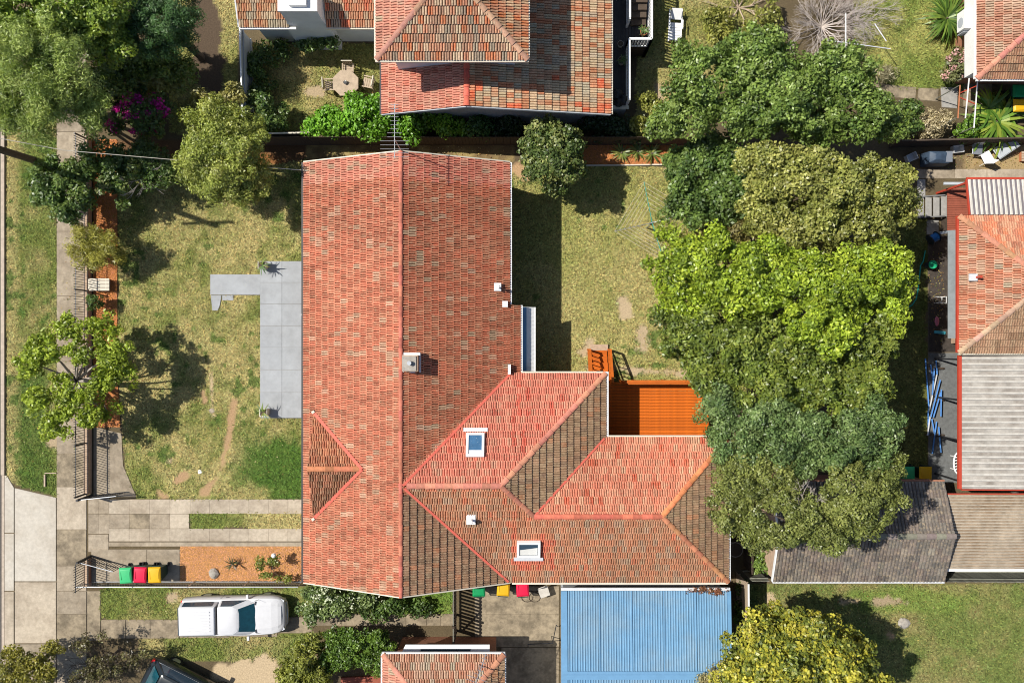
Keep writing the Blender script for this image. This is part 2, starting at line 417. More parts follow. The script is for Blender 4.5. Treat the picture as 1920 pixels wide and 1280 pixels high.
def ground_colour(x, y):
    """albedo of soil and turf at plan points"""
    n1 = fbm(x, y, 2.4, 1); n2 = fbm(x, y, 0.55, 5); n3 = fbm(x, y, 6.0, 9)
    soil = np.stack([0.085 + 0.05 * n2, 0.065 + 0.04 * n2, 0.04 + 0.02 * n2], -1)
    c = soil.copy()
    straw = np.array([0.365, 0.31, 0.13]); green = np.array([0.145, 0.175, 0.042]); lush = np.array([0.055, 0.145, 0.018])
    olive = np.array([0.26, 0.255, 0.08])
    def mixc(a, b, t): return a * (1 - t[..., None]) + b * t[..., None]
    for k, poly in LAWN_P.items():
        m = inpoly(x + (n2 - 0.5) * 0.25, y + (n1 - 0.5) * 0.25, poly)
        t = np.clip((n1 * 0.65 + n2 * 0.35 - 0.40) * 4.2, 0, 1)
        if k == 'front':
            # drier to the middle north, lusher beside the driveway
            south = np.clip((-y - 5.0) / 4.0, 0, 1)
            t = np.clip(t - 0.60 * south + 0.08, 0, 1)
            cc = mixc(mixc(np.broadcast_to(green, x.shape + (3,)), olive, np.clip(n2 * 2 - 0.5, 0, 1)), straw, t)
            d = np.hypot((x - P(500, 875).x) / 2.5, (y - P(500, 875).y) / 1.95) + (n1 - 0.5) * 1.3 + (n2 - .5) * .5
            cc = mixc(cc, np.array([0.062, 0.13, 0.02]), np.clip((1.0 - d) * 2.0, 0, 0.9))
        elif k == 'back':
            cc = mixc(np.broadcast_to(olive, x.shape + (3,)), straw * 1.02, np.clip(t * .75 + 0.02, 0, 1))
        elif k == 'verge':
            cc = mixc(np.broadcast_to(green, x.shape + (3,)), straw * 0.9, np.clip(t - 0.15, 0, 1))
            d = segdist(x, y, G(60, 720), G(60, 900)) + (n1 - 0.5) * 1.8
            cc = mixc(cc, np.array([.08,.13,.025]), np.clip((1.1 - d) * 1.3, 0, 0.8))
            d = np.abs(x - P(12, 0).x)
            cc = mixc(cc, straw, np.clip((0.75 - d) * 2, 0, 0.8))
        elif k in ('south', 'south2'):
            cc = mixc(np.broadcast_to(green * 1.0, x.shape + (3,)), straw * 0.85, np.clip(t - 0.05, 0, 1))
            if k == 'south':
                d = segdist(x, y, G(770, 1130), G(850, 1130))
                cc = mixc(cc, np.array([0.11, 0.20, 0.03]), np.clip((1.2 - d) * 1.5, 0, 0.7))
        elif k == 'southeast':
            cc = mixc(np.broadcast_to(np.array([.135, .165, .045]), x.shape + (3,)), straw * 0.66, np.clip(t * 0.8, 0, 1))
            d = np.hypot((x - P(1700, 1125).x) / 3.6, (y - P(1700, 1125).y) / 0.8) + (n1 - 0.5) * 0.6
            cc = mixc(cc, np.array([0.14, 0.205, 0.04]), np.clip((1.0 - d) * 2, 0, 0.7))
        elif k == 'northeast':
            cc = mixc(np.broadcast_to(np.array([0.15, 0.185, 0.042]), x.shape + (3,)), olive * 1.1, t)
        elif k == 'drive':
            cc = mixc(np.broadcast_to(green, x.shape + (3,)), straw * 1.05, np.clip((x - P(420, 0).x) * 0.5 + (n2 - 0.5) * 1.2, 0, 1))
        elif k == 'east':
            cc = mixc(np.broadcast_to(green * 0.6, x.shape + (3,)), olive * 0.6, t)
        else:
            cc = mixc(np.broadcast_to(olive * 0.85, x.shape + (3,)), straw * 0.95, t)
        c[m] = cc[m]
    # weeds: small lusher tufts in the front and back lawns
    n4 = vnoise(x, y, .30, 40) * .6 + vnoise(x, y, 1.9, 44) * .4
    m = inpoly(x, y, LAWN_P['front']) | inpoly(x, y, LAWN_P['back']) | inpoly(x, y, LAWN_P['verge'])
    c = mixc(c, np.array([.075, .135, .025]), np.clip((n4 - .70) * 14, 0, .8) * m)
    # bare earth and worn tracks
    dirt = np.array([0.36, 0.235, 0.13]); sand = np.array([0.44, 0.34, 0.215])
    for a, b, w, col, wob in (((383, 926), (405, 895), 0.24, dirt, .5), ((408, 888), (424, 845), 0.17, dirt, .5), ((426, 838), (440, 752), 0.21, dirt, .4),
                         ((380, 735), (384, 752), 0.16, dirt, .2), ((330, 900), (350, 888), 0.25, dirt, .5), ((300, 925), (312, 930), 0.2, dirt, .4),
                         ((395, 700), (400, 780), 0.10, sand * 1.1, .2), ((318, 862), (319, 864), 0.14, sand, .2),
                         ((430, 1270), (500, 1255), 0.75, sand, .8), ((440, 1330), (520, 1300), 1.1, sand, .8),
                         ((1168, 560), (1172, 590), 0.30, sand * 0.95, .6), ((1200, 620), (1205, 650), 0.35, sand * 0.9, .7),
                         ((1105, 690), (1290, 700), 0.22, sand * 0.95, .6), ((1095, 660), (1110, 640), 0.3, sand * 0.9, .6),
                         ((1255, 320), (1290, 325), 0.35, sand * 0.9, .5), ((1443, 1120), (1447, 1130), 0.28, sand, .3),
                         ((1580, 1125), (1605, 1128), 0.22, sand * .8, .4), ((1667, 1188), (1672, 1192), 0.17, dirt, .2),
                         ((580, 170), (600, 175), 0.3, sand * .85, .4), ((320, 1122), (330, 1120), 0.3, sand * .8, .4),
                         ((970, 318), (985, 330), 0.35, dirt * 1.15, .2), ((1232, 160), (1240, 190), 0.25, sand * .85, .3),
                         ((1640, 1125), (1700, 1130), 0.2, sand * .7, .5), ((385, 20), (395, 150), 0.75, np.array([.09, .065, .045]), .8), ((120, 815), (100, 830), 0.3, sand * .8, .4)):
        d = segdist(x, y, G(*a), G(*b)) + (n2 - 0.5) * wob
        t = np.clip((w - d) * 9, 0, 1)
        c = mixc(c, col, t)
    # leaf litter and mulch along the north fence of the front garden
    m = inpoly(x, y, [G(165, 262), G(575, 262), G(575, 300), G(515, 310), G(350, 315), G(165, 330)])
    litter = mixc(np.broadcast_to(np.array([0.13, 0.075, 0.04]), x.shape + (3,)), np.array([0.42, 0.15, 0.035]), np.clip((n1 - 0.5) * 5, 0, 1))
    c[m] = litter[m]
    m = inpoly(x, y, [G(1235, 380), G(1420, 380), G(1420, 480), G(1250, 480)])
    litter = mixc(c, np.array([0.46, 0.20, 0.07]), np.clip((n1 - 0.42) * 6, 0, 1))
    c[m] = litter[m]
    # shaded side yard along the house
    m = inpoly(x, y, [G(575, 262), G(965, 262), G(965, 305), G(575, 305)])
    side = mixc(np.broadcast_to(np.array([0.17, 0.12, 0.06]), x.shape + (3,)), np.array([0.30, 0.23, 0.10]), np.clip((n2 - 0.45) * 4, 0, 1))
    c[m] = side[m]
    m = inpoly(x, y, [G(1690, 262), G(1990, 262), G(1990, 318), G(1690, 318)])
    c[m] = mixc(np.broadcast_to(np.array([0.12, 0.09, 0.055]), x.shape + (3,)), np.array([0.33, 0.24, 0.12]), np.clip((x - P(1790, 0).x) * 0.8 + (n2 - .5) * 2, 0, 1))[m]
    return np.clip(c, 0.01, 0.9)

def axis(lo, hi, step):
    return np.concatenate([[-900, -250, -80, -40], np.arange(lo, hi + step / 2, step), [40, 80, 250, 900]])
gx = axis(-27, 27, 0.13); gy = axis(-19.5, 19.5, 0.13)
GX, GY = np.meshgrid(gx, gy, indexing='ij')
def npmesh(name, V, Fq, C=None):
    me = bpy.data.meshes.new(name)
    k = Fq.shape[1]
    me.vertices.add(len(V)); me.vertices.foreach_set('co', V.astype(np.float32).ravel())
    me.loops.add(Fq.size); me.loops.foreach_set('vertex_index', Fq.astype(np.int32).ravel())
    me.polygons.add(len(Fq)); me.polygons.foreach_set('loop_start', np.arange(0, Fq.size, k, dtype=np.int32))
    try: me.polygons.foreach_set('loop_total', np.full(len(Fq), k, dtype=np.int32))
    except Exception: pass
    if C is not None:
        at = me.color_attributes.new('Col', 'FLOAT_COLOR', 'POINT')
        at.data.foreach_set('color', np.concatenate([C, np.ones((len(C), 1))], 1).astype(np.float32).ravel())
    me.update(calc_edges=True)
    return me
nx, ny = GX.shape
V = np.stack([GX.ravel(), GY.ravel(), np.zeros(nx * ny)], 1)
ii, jj = np.meshgrid(np.arange(nx - 1), np.arange(ny - 1), indexing='ij')
q = (ii * ny + jj).ravel()
Fq = np.stack([q, q + ny, q + ny + 1, q + 1], 1)
ground = link('ground', npmesh('ground', V, Fq, ground_colour(GX, GY).reshape(-1, 3)), M_ground)
tag(ground, kind='structure')

# turf blades: one uncountable mass
def turf(polys, per_m2):
    Vs, Cs = [], []
    for k, dens in polys.items():
        poly = LAWN_P[k]
        xs = [p[0] for p in poly]; ys = [p[1] for p in poly]
        n = int((max(xs) - min(xs)) * (max(ys) - min(ys)) * dens * per_m2)
        x = rng.uniform(min(xs), max(xs), n); y = rng.uniform(min(ys), max(ys), n)
        m = inpoly(x, y, poly); x, y = x[m], y[m]
        c = ground_colour(x, y)
        keep = (c[:, 1] > c[:, 0] * 0.80)            # no blades on bare earth
        x, y, c = x[keep], y[keep], c[keep]
        n = len(x)
        a = rng.uniform(0, 6.283, n); l = rng.uniform(0.06, 0.16, n); w = rng.uniform(0.016, 0.036, n); h = rng.uniform(0.02, 0.085, n)
        ca, sa = np.cos(a), np.sin(a)
        v0 = np.stack([x - sa * w, y + ca * w, np.full(n, 0.002)], 1)
        v1 = np.stack([x + sa * w, y - ca * w, np.full(n, 0.002)], 1)
        v2 = np.stack([x + ca * l, y + sa * l, h], 1)
        Vs.append(np.stack([v0, v1, v2], 1).reshape(-1, 3))
        b = rng.uniform(0.45, 1.75, (n, 1)); cc = c * b
        cc[:, 0] *= rng.uniform(0.85, 1.15, n)
        Cs.append(np.repeat(cc, 3, 0))
    V = np.concatenate(Vs); C = np.clip(np.concatenate(Cs), 0.01, 0.9)
    return npmesh('turf', V, np.arange(len(V)).reshape(-1, 3), C)
grass = link('grass', turf({k: 1.0 for k in LAWN_P}, 330), M_grass)
tag(grass, 'short dry lawn grass covering the yards and the verge', None, None, 'stuff')

# fallen leaves
def litter(areas):
    Vs, Cs = [], []
    cols = np.array([(.30, .17, .06), (.42, .33, .10), (.20, .11, .05), (.48, .42, .22), (.14, .18, .04)])
    for (px, py, rx, ry, n) in areas:
        a = rng.uniform(0, 6.283, n); r = np.sqrt(rng.random(n)); c = G(px, py)
        x = c[0] + np.cos(a) * r * rx; y = c[1] + np.sin(a) * r * ry
        t = rng.uniform(0, 6.283, n); l = rng.uniform(.02, .045, n); w = l * rng.uniform(.4, .7, n); z = rng.uniform(.04, .06, n); k = rng.uniform(-.3, .3, n)
        ca, sa = np.cos(t), np.sin(t)
        def q(u, v): return np.stack([x + ca * l * u - sa * w * v, y + sa * l * u + ca * w * v, z + l * k * u], 1)
        Vs.append(np.stack([q(-1, 0), q(0, -1), q(1, 0), q(0, 1)], 1).reshape(-1, 3)); Cs.append(np.repeat(cols[rng.integers(0, 5, n)] * rng.uniform(.7, 1.3, (n, 1)), 4, 0))
    V = np.concatenate(Vs); return npmesh('litter', V, np.arange(len(V)).reshape(-1, 4), np.clip(np.concatenate(Cs), .01, .9))
lit = link('leaf_litter', litter([(300, 430, 3.2, 1.6, 260), (400, 330, 4.0, 1.2, 420), (770, 285, 4.5, .5, 260), (1200, 430, 3.0, 3.2, 260), (1240, 600, 1.6, 2.4, 240), (300, 720, 2.5, 3.2, 240), (140, 650, .7, 5.0, 160), (60, 700, 1.0, 5.0, 160), (1560, 1140, 3.5, 1.2, 160), (1700, 1200, 4.5, 2.2, 160), (600, 170, 2.6, 1.8, 160), (380, 1130, 3.5, .7, 120), (450, 850, 2.5, 2.0, 120), (1830, 300, 2.5, .5, 200), (1755, 560, .4, 2.6, 160)]), M_grass)
tag(lit, 'scattered fallen leaves on the lawns and paths', None, None, 'stuff')

# ------------------------------------------------------------------ road, kerb, footpath, driveways
def pr(pts, z0, z1): return MB().prism([G(*p) for p in pts], z0, z1)
struct('road', pr([(-600, -900), (3.5, -900), (3.5, 2200), (-600, 2200)], -0.2, 0.004), M_road)
struct('kerb', pr([(3.5, -900), (10.5, -900), (10.5, 890), (3.5, 890)], -0.2, 0.10), M_kerb, bevel=0.02)
gut = struct('gutter', pr([(3.6, 890.5), (8.5, 890.5), (8.5, 2200), (3.6, 2200)], -0.2, 0.02), M_kerb)

def slab_row(parent_name, edges_px, mats, z=0.03, name='concrete_slab', gap=0.6, label=None):
    """a structure whose mesh is the bedding and whose children are the single slabs"""
    xs = [p[0] for e in edges_px for p in e]; ys = [p[1] for e in edges_px for p in e]
    bed = MB()
    for e in edges_px: bed.prism([G(*p) for p in e], -0.15, 0.004 + 0.00004 * len(bed.f))
    par = struct(parent_name, bed, M_joint, label)
    for i, e in enumerate(edges_px):
        cx = sum(p[0] for p in e) / len(e); cy = sum(p[1] for p in e) / len(e)
        sh = []
        for px_, py_ in e:
            dx, dy = px_ - cx, py_ - cy
            sh.append((px_ - gap * np.sign(dx), py_ - gap * np.sign(dy)))
        m = mats[i % len(mats)] if isinstance(mats, list) else mats
        obj(name, MB().prism([G(*p) for p in sh], -0.10, z + random.uniform(-0.004, 0.004)), m, par)
    return par
def rect(x0, y0, x1, y1): return [(x0, y0), (x1, y0), (x1, y1), (x0, y1)]

ys = [-60, 0, 62, 124, 186, 248, 310, 372, 434, 494, 555, 616, 677, 738, 800, 850, 912, 992, 1060, 1107, 1150, 1215, 1290]
slab_row('footpath', [rect(106.5, a, 163, b) for a, b in zip(ys[:-1], ys[1:])],
         [M_conc] * 15 + [M_conc_dark, M_conc_pale, M_conc_dark, M_conc, M_conc, M_conc_dark, M_conc], z=0.03)
slab_row('driveway_apron', [[(28, 914), (106, 932), (106, 1089), (28, 1089)], rect(28, 1090, 106, 1205), rect(28, 1206, 106, 1300),
                            [(9, 890), (13, 891), (27, 913), (27, 998), (9, 998)], rect(9, 999, 27, 1107), rect(9, 1108, 27, 1300)],
         [M_conc_apron, M_conc_pale, M_conc, M_conc_apron, M_conc_apron, M_conc_pale], z=0.035, gap=0.5)
xs = [205, 243, 281, 319, 357, 393, 430, 467, 504, 540, 570]
e = [rect(a, 935.5, b, 962.5) for a, b in zip(xs[:-1], xs[1:])] + [rect(a, 990.5, b, 1014) for a, b in zip(xs[:-1], xs[1:])]
e += [rect(205, 963, 243, 990), rect(243, 963, 281, 990), rect(281, 963, 319, 990), rect(319, 963, 355, 990)]
e += [rect(166, 932, 185, 962), rect(185, 932, 205, 962), rect(166, 963, 185, 1000), rect(185, 963, 205, 1000), rect(166, 1001, 204, 1034)]
slab_row('driveway', e, [M_conc_pale] * 20 + [M_conc, M_conc_dark, M_conc, M_conc_pale] + [M_conc] * 5, z=0.03, gap=0.16)
slab_row('bin_pad', [rect(172, 1029, 276, 1089), rect(276, 1029, 338, 1089)], M_conc, z=0.05, gap=0.4)
struct('driveway_edging', pr([(205, 1015.5), (570, 1015.5), (570, 1023), (205, 1023)], -0.1, 0.06), M_conc)
struct('garden_path', pr([(176, 800), (228, 812), (231, 872), (243, 900), (256, 931), (176, 931)], -0.1, 0.028), M_conc)
# neighbour's strip on the south side
e = [rect(163.5, 1107, 189, 1200), rect(190, 1161, 236, 1196), rect(236, 1161, 282, 1196), rect(282, 1161, 337, 1196), rect(337, 1160, 430, 1195), rect(430, 1158, 520, 1193), rect(520, 1156, 585, 1186)]
e += [rect(a, 1150, b, 1172) for a, b in zip([585, 640, 700, 760, 800, 826], [640, 700, 760, 800, 826, 850])]
slab_row('side_path', e, M_conc_dark, z=0.025, gap=0.5)
yard = [rect(890, 1098, 1048, 1150), rect(890, 1150, 1048, 1212), rect(940, 1213, 1048, 1330)]
slab_row('concrete_yard', yard, M_conc_dark, z=0.03, gap=0.2)
slab_row('stepping_path', [[(1640, 156), (1718, 164), (1716, 188), (1640, 178)], [(1722, 165), (1760, 167), (1758, 191), (1720, 188)], [(1763, 163), (1796, 165), (1794, 204), (1765, 202)],
                           rect(1806, 155, 1860, 200)],
         [M_conc_dark, M_conc_dark, M_conc_grey, M_conc_dark], z=0.03, gap=0.6, name='stepping_slab')
slab_row('rear_path', [rect(1719, 317, 1790, 335), rect(1790, 317, 1850, 335), rect(1850, 317, 1920, 335), rect(1920, 317, 1990, 335), rect(1719, 336, 1735, 372), rect(1737, 412, 1760, 440),
                       rect(1740, 441, 1798, 660), rect(1740, 661, 1798, 905)],
         [M_conc, M_conc_pale, M_conc_pale, M_conc_pale, M_conc_grey, M_conc_grey, M_soil_shade, M_floor_shade], z=0.03)  # last two slabs coloured dark in place of shade

# mulch beds: displaced sheets with loose chips
def mulch(name, poly_px, z=0.02, base=(0.55, 0.275, 0.11), label=None):
    poly = [G(*p) for p in poly_px]
    x0, x1 = min(p[0] for p in poly), max(p[0] for p in poly); y0, y1 = min(p[1] for p in poly), max(p[1] for p in poly)
    mb = MB().prism(poly, -0.1, z, col=base)
    o = struct(name, mb, M_mulch, label)
    n = int((x1 - x0) * (y1 - y0) * 700)
    x = rng.uniform(x0, x1, n); y = rng.uniform(y0, y1, n)
    m = inpoly(x, y, poly); x, y = x[m], y[m]; n = len(x)
    a = rng.uniform(0, 6.283, n); l = rng.uniform(0.022, 0.045, n); w = rng.uniform(0.009, 0.017, n); t = rng.uniform(-.5, .5, n)
    ca, sa = np.cos(a), np.sin(a); zz = z + 0.012 + rng.uniform(0, 0.02, n)
    def c(u, v): return np.stack([x + ca * l * u - sa * w * v, y + sa * l * u + ca * w * v, zz + l * t * u * 0.5], 1)
    V = np.stack([c(-1, -1), c(1, -1), c(1, 1), c(-1, 1)], 1).reshape(-1, 3)
    Cc = np.array(base) * rng.uniform(0.75, 1.22, (n, 1)); Cc[:, 2] *= rng.uniform(0.7, 1.5, n)
    ch = link('mulch_chips', npmesh('chips', V, np.arange(4 * n).reshape(-1, 4), np.repeat(np.clip(Cc, 0, .9), 4, 0)), M_mulch, o)
    tag(ch, kind='stuff')
    return o
mulch('mulch_bed', [(338.5, 1023.5), (571, 1023.5), (571, 1088), (338.5, 1088)])
mulch('fence_bed', [(176, 262), (220, 262), (220, 700), (226, 800), (176, 800)], base=(0.50, 0.20, 0.07))
mulch('back_bed', [(1060, 265), (1300, 265), (1300, 309), (1060, 311)], base=(0.50, 0.20, 0.07))
struct('garden_edging', MB().bar((*G(1070, 311.5), 0.05), (*G(1292, 309), 0.05), 0.06, 0.14), M_cream)

# patio of painted pavers
pav_y = [490, 530, 570, 611, 651, 693, 735, 783]
bed = MB().prism([G(489, 490), G(573, 490), G(573, 783), G(489, 783)], -0.1, 0.10).prism([G(395, 514.4), G(488.6, 514.4), G(488.6, 553), G(395, 553)], -0.1, 0.05)
patio = struct('patio', bed, M_conc_grey)
for a, b in zip(pav_y[:-1], pav_y[1:]):
    for c, d in ((489, 530), (530, 573)):
        obj('paver', MB().prism([G(*p) for p in rect(c + .3, a + .3, d - .3, b - .3)], 0.09, 0.125 + random.uniform(-.0015, .0015)), M_paver, patio)
obj('paver', pr(rect(395.4, 514.6, 488.4, 552.4), 0.045, 0.07), M_paver, patio)
obj('paver', pr([(396, 553.6), (416, 553.6), (413, 572), (409, 582), (399, 582)], -0.02, 0.06), M_paver, patio)
obj('paver', pr(rect(417, 553.8, 438, 563), -0.02, 0.045), M_paver, patio)

# ================================================================== TILED ROOFS
CAMV = Vector((0, 0, CAM_H))
def clip_uv(poly, half):
    """clip (u,v,h) polygon by half planes a*u+b*v<=c"""
    for a, b, c in half:
        out = []
        n = len(poly)
        for i in range(n):
            p, q_ = poly[i], poly[(i + 1) % n]
            dp = a * p[0] + b * p[1] - c; dq = a * q_[0] + b * q_[1] - c
            if dp <= 0: out.append(p)
            if (dp < 0 < dq) or (dq < 0 < dp):
                t = dp / (dp - dq)
                out.append(tuple(p[k] + (q_[k] - p[k]) * t for k in range(3)))
        poly = out
        if len(poly) < 3: return []
    return poly

def tile_quads(w, e, hh, lift, two=True):
    if two:
        us = [0, .09, .25, .41, .5, .59, .75, .91, 1.0]; hs = [-1.1, .7, 1, .7, -1.1, .7, 1, .7, -1.1]
    else:
        us = [0, .12, .30, .46, 1.0]; hs = [0.1, 1, 1, 0, 0.05]
    q = []
    pts0 = [(u * w, -0.012, lift + h * hh) for u, h in zip(us, hs)]
    pts1 = [(u * w, e + 0.03, h * hh * 0.9) for u, h in zip(us, hs)]
    ptsb = [(u * w, -0.004, -0.01) for u in us]
    for i in range(len(us) - 1):
        q.append([pts0[i], pts0[i + 1], pts1[i + 1], pts1[i]])
        q.append([ptsb[i], ptsb[i + 1], pts0[i + 1], pts0[i]])
    return q

_tile_mesh = {}
class Roof:
    def __init__(s, house, label=None, budget=300, name='roof'):
        s.house, s.budget, s.name = house, budget, name
        s.sark = MB(); s.full = []; s.rest = MB(); s.caps = []; s.label = label
    def face(s, poly, O, d, zE, m, colf, w=0.205, e=0.325, hh=0.042, lift=0.034, env=None, two=True, stagger=True, deck=True):
        O = Vector((O[0], O[1])); d = Vector((d[0], d[1])).normalized()
        n = math.hypot(1, m)
        Vv = Vector((d.x / n, d.y / n, m / n)); U = Vector((d.y, -d.x, 0)); Nn = U.cross(Vv)
        O3 = Vector((O.x, O.y, zE))
        uv = []
        for p in poly:
            r = Vector((p[0], p[1])) - O
            uv.append((r.x * U.x + r.y * U.y, (r.x * d.x + r.y * d.y) * n))
        ar = sum(uv[i][0] * uv[(i + 1) % len(uv)][1] - uv[(i + 1) % len(uv)][0] * uv[i][1] for i in range(len(uv)))
        if ar < 0: uv = uv[::-1]
        if deck: s.sark.poly([O3 + U * a + Vv * b - Nn * 0.03 for a, b in uv])
        half = []
        for i in range(len(uv)):
            (u0, v0), (u1, v1) = uv[i], uv[(i + 1) % len(uv)]
            a, b = (v1 - v0), -(u1 - u0); L_ = math.hypot(a, b)
            if L_ < 1e-6: continue
            a, b = a / L_, b / L_
            half.append((a, b, a * u0 + b * v0))
        umin, umax = min(p[0] for p in uv), max(p[0] for p in uv); vmin, vmax = min(p[1] for p in uv), max(p[1] for p in uv)
        key = (w, e, hh, lift, two)
        quads = tile_quads(*key)
        r = 0; v = vmin
        while v < vmax - 0.02:
            u = umin - (w * .25 if (stagger and r % 2) else 0)
            while u < umax - 0.01:
                cs = [(u, v), (u + w, v), (u + w, v + e), (u, v + e)]
                inside = [all(a * p[0] + b * p[1] <= c + 0.006 for a, b, c in half) for p in cs]
                cen = O3 + U * (u + w / 2) + Vv * (v + e / 2)
                skip = False; partial = False
                if env is not None:
                    hid = []
                    for p in cs:
                        wp = O3 + U * p[0] + Vv * p[1]
                        hid.append(wp.z < env(wp.x, wp.y) - 0.05)
                    skip = all(hid); partial = any(hid)
                if not skip:
                    jit = (random.uniform(-.006, .006), random.uniform(-.006, .006), random.uniform(-0.003, 0.004))
                    stain = (.70 + .32 * nz1(cen.x, cen.y, 2.8, 21) * 1.2 + .26 * nz1(u * 7, v * .8, 2.0, 33))
                    if all(inside):
                        col = colf(cen.x, cen.y); col = (col[0] * stain, col[1] * stain, col[2] * stain)
                        if partial: s._add(quads, u, v, jit, None, O3, U, Vv, Nn, col)
                        else: s.full.append(((cen - CAMV).length, key, u + jit[0], v + jit[1], jit[2], O3, U, Vv, Nn, col))
                    else:
                        col = colf(cen.x, cen.y); col = (col[0] * stain, col[1] * stain, col[2] * stain)
                        s._add(quads, u, v, (0, 0, jit[2]), half, O3, U, Vv, Nn, col)
                u += w
            v += e; r += 1
        return s
    def _add(s, quads, u, v, jit, half, O3, U, Vv, Nn, col):
        for qd in quads:
            p = [(a + u + jit[0], b + v + jit[1], h + jit[2]) for a, b, h in qd]
            if half is not None:
                p = clip_uv(p, half)
                if len(p) < 3: continue
            s.rest.poly([O3 + U * a + Vv * b + Nn * h for a, b, h in p], col)
    def cap(s, p0, p1, col, width=0.25, step=0.40, up=0.05, height=0.085):
        s.caps.append((Vector(p0), Vector(p1), col, width, step, up, height)); return s
    def build(s):
        roof = obj(s.name, s.sark, M_sark, s.house)
        if s.label: roof['label'] = s.label
        s.full.sort(key=lambda t: t[0])
        for i, (dist, key, u, v, dh, O3, U, Vv, Nn, col) in enumerate(s.full):
            if i < s.budget:
                if key not in _tile_mesh:
                    mb = MB()
                    for qd in tile_quads(*key): mb.poly(qd)
                    _tile_mesh[key] = mb.mesh('roof_tile'); _tile_mesh[key].materials.append(M_tile_o)
                o = bpy.data.objects.new('roof_tile', _tile_mesh[key]); COL.objects.link(o)
                o.parent = roof
                lc = O3 + U * u + Vv * v + Nn * dh
                o.matrix_local = Matrix(((U.x, Vv.x, Nn.x, lc.x), (U.y, Vv.y, Nn.y, lc.y), (U.z, Vv.z, Nn.z, lc.z), (0, 0, 0, 1)))
                o.color = (*col, 1)
            else:
                s._add(tile_quads(*key), u, v, (0, 0, dh), None, O3, U, Vv, Nn, col)
        if s.rest.f:
            t = obj('tile_field', s.rest, M_tile_a, roof); tag(t, kind='stuff')
        for p0, p1, col, width, step, up, height in s.caps:
            L_ = (p1 - p0).length; n = max(1, round(L_ / step)); st = L_ / n
            d = (p1 - p0).normalized()
            a = d.cross(Vector((0, 0, 1))).normalized(); uu = a.cross(d).normalized()
            key = ('cap', round(width, 3), round(st, 2), round(height, 3))
            if key not in _tile_mesh:
                mb = MB(); ring0, ring1 = [], []
                for k in range(7):
                    t = math.pi * k / 6
                    ring0.append((0, math.cos(t) * width * .5, math.sin(t) * height - .03)); ring1.append((st + .02, math.cos(t) * width * .38, math.sin(t) * height * .6 - .03))
                for k in range(6): mb.poly([ring0[k], ring0[k + 1], ring1[k + 1], ring1[k]][::-1])
                mb.poly(ring0[::-1]); mb.poly(ring1)
                _tile_mesh[key] = mb.mesh('ridge_cap'); _tile_mesh[key].materials.append(M_cap)
            for k in range(n):
                o = bpy.data.objects.new('ridge_cap', _tile_mesh[key]); COL.objects.link(o); o.parent = roof
                lc = p0 + d * (st * k) + uu * up
                o.matrix_local = Matrix(((d.x, a.x, uu.x, lc.x), (d.y, a.y, uu.y, lc.y), (d.z, a.z, uu.z, lc.z), (0, 0, 0, 1)))
                f = random.uniform(.75, 1.2); o.color = (col[0] * f, col[1] * f * random.uniform(.9, 1.15), col[2] * f, 1)
        s.roof = roof
        return roof

def pick(opts):
    r = random.random() * sum(o[0] for o in opts)
    for wgt, c in opts:
        r -= wgt
        if r <= 0: break
    f = random.uniform(0.88, 1.12)
    return (min(.9, c[0] * f * random.uniform(.94, 1.06)), min(.9, c[1] * f), min(.9, c[2] * f))
def nz1(x, y, s, seed): return float(fbm(np.array([x]), np.array([y]), s, seed)[0])

LICHEN = (0.40, 0.24, 0.16)
def col_main(x, y):
    n = nz1(x, y, 2.2, 3)
    if y > 6.7: return pick([(5, (0.52, 0.19, 0.13)), (2, (0.52, 0.24, 0.165)), (0.4, LICHEN)])
    return pick([(5, (0.44, 0.145, 0.085)), (3, (0.45, 0.175, 0.104)), (1.6, (0.35, 0.122, 0.072)), (.35, (.48,.27,.18)), (0.8 * (n > .5), (0.40, 0.23, 0.15)), (0.06, LICHEN)])
def col_main_e(x, y):
    n = nz1(x, y, 2.2, 3)
    if y > 6.7: return pick([(5, (0.54, 0.18, 0.12)), (2, (0.54, 0.24, 0.16)), (0.4, LICHEN)])
    if y < -6.2: return pick([(4, (0.24, 0.14, 0.085)), (3, (0.28, 0.16, 0.095)), (2, (0.21, 0.13, 0.08)), (.6, (0.32, 0.15, 0.08))])  # browner tiles paint in the shading of this dark east slope
    return pick([(5, (0.44, 0.138, 0.075)), (3, (0.42, 0.162, 0.09)), (1.6, (0.35, 0.124, 0.068)), (.3, (.45,.26,.165)), (0.8 * (n > .5), (0.35, 0.23, 0.145)), (0.06, LICHEN)])
def col_north(x, y):
    n = nz1(x, y, 1.5, 6)
    return pick([(6, (0.53, 0.165, 0.11)), (3, (0.53, 0.20, 0.132)), (1 if n > .5 else .2, (0.53, 0.25, 0.165)), (1.2 if n < .42 else .1, (0.48, 0.10, 0.065))])
def col_north2(x, y):
    n = nz1(x, y, 1.5, 6)
    return pick([(5, (0.53, 0.18, 0.11)), (3, (0.53, 0.225, 0.14)), (1.5 if n > .5 else .5, (0.54, 0.28, 0.175)), (1.0 if n < .42 else .1, (0.48, 0.11, 0.06))])
def col_east_shade(x, y): return pick([(4, (0.27, 0.17, 0.10)), (3, (0.31, 0.20, 0.12)), (2, (0.24, 0.15, 0.095)), (.8, (0.34, 0.17, 0.09))])  # browner mix puts the shading of east slopes into the tile colour
def col_south(x, y):
    n = nz1(x, y, 1.8, 8)
    if abs(x - 0.9) < .9 and -9.9 < y < -7.6 and n > .45: return pick([(3, (0.50, 0.13, 0.075)), (1, (0.46, 0.17, 0.09))])
    return pick([(4, (0.42, 0.175, 0.095)), (3, (0.38, 0.19, 0.11)), (1.6 if n > .5 else .5, (0.35, 0.215, 0.14)), (1.0 if n < .45 else .2, (0.47, 0.15, 0.08))])

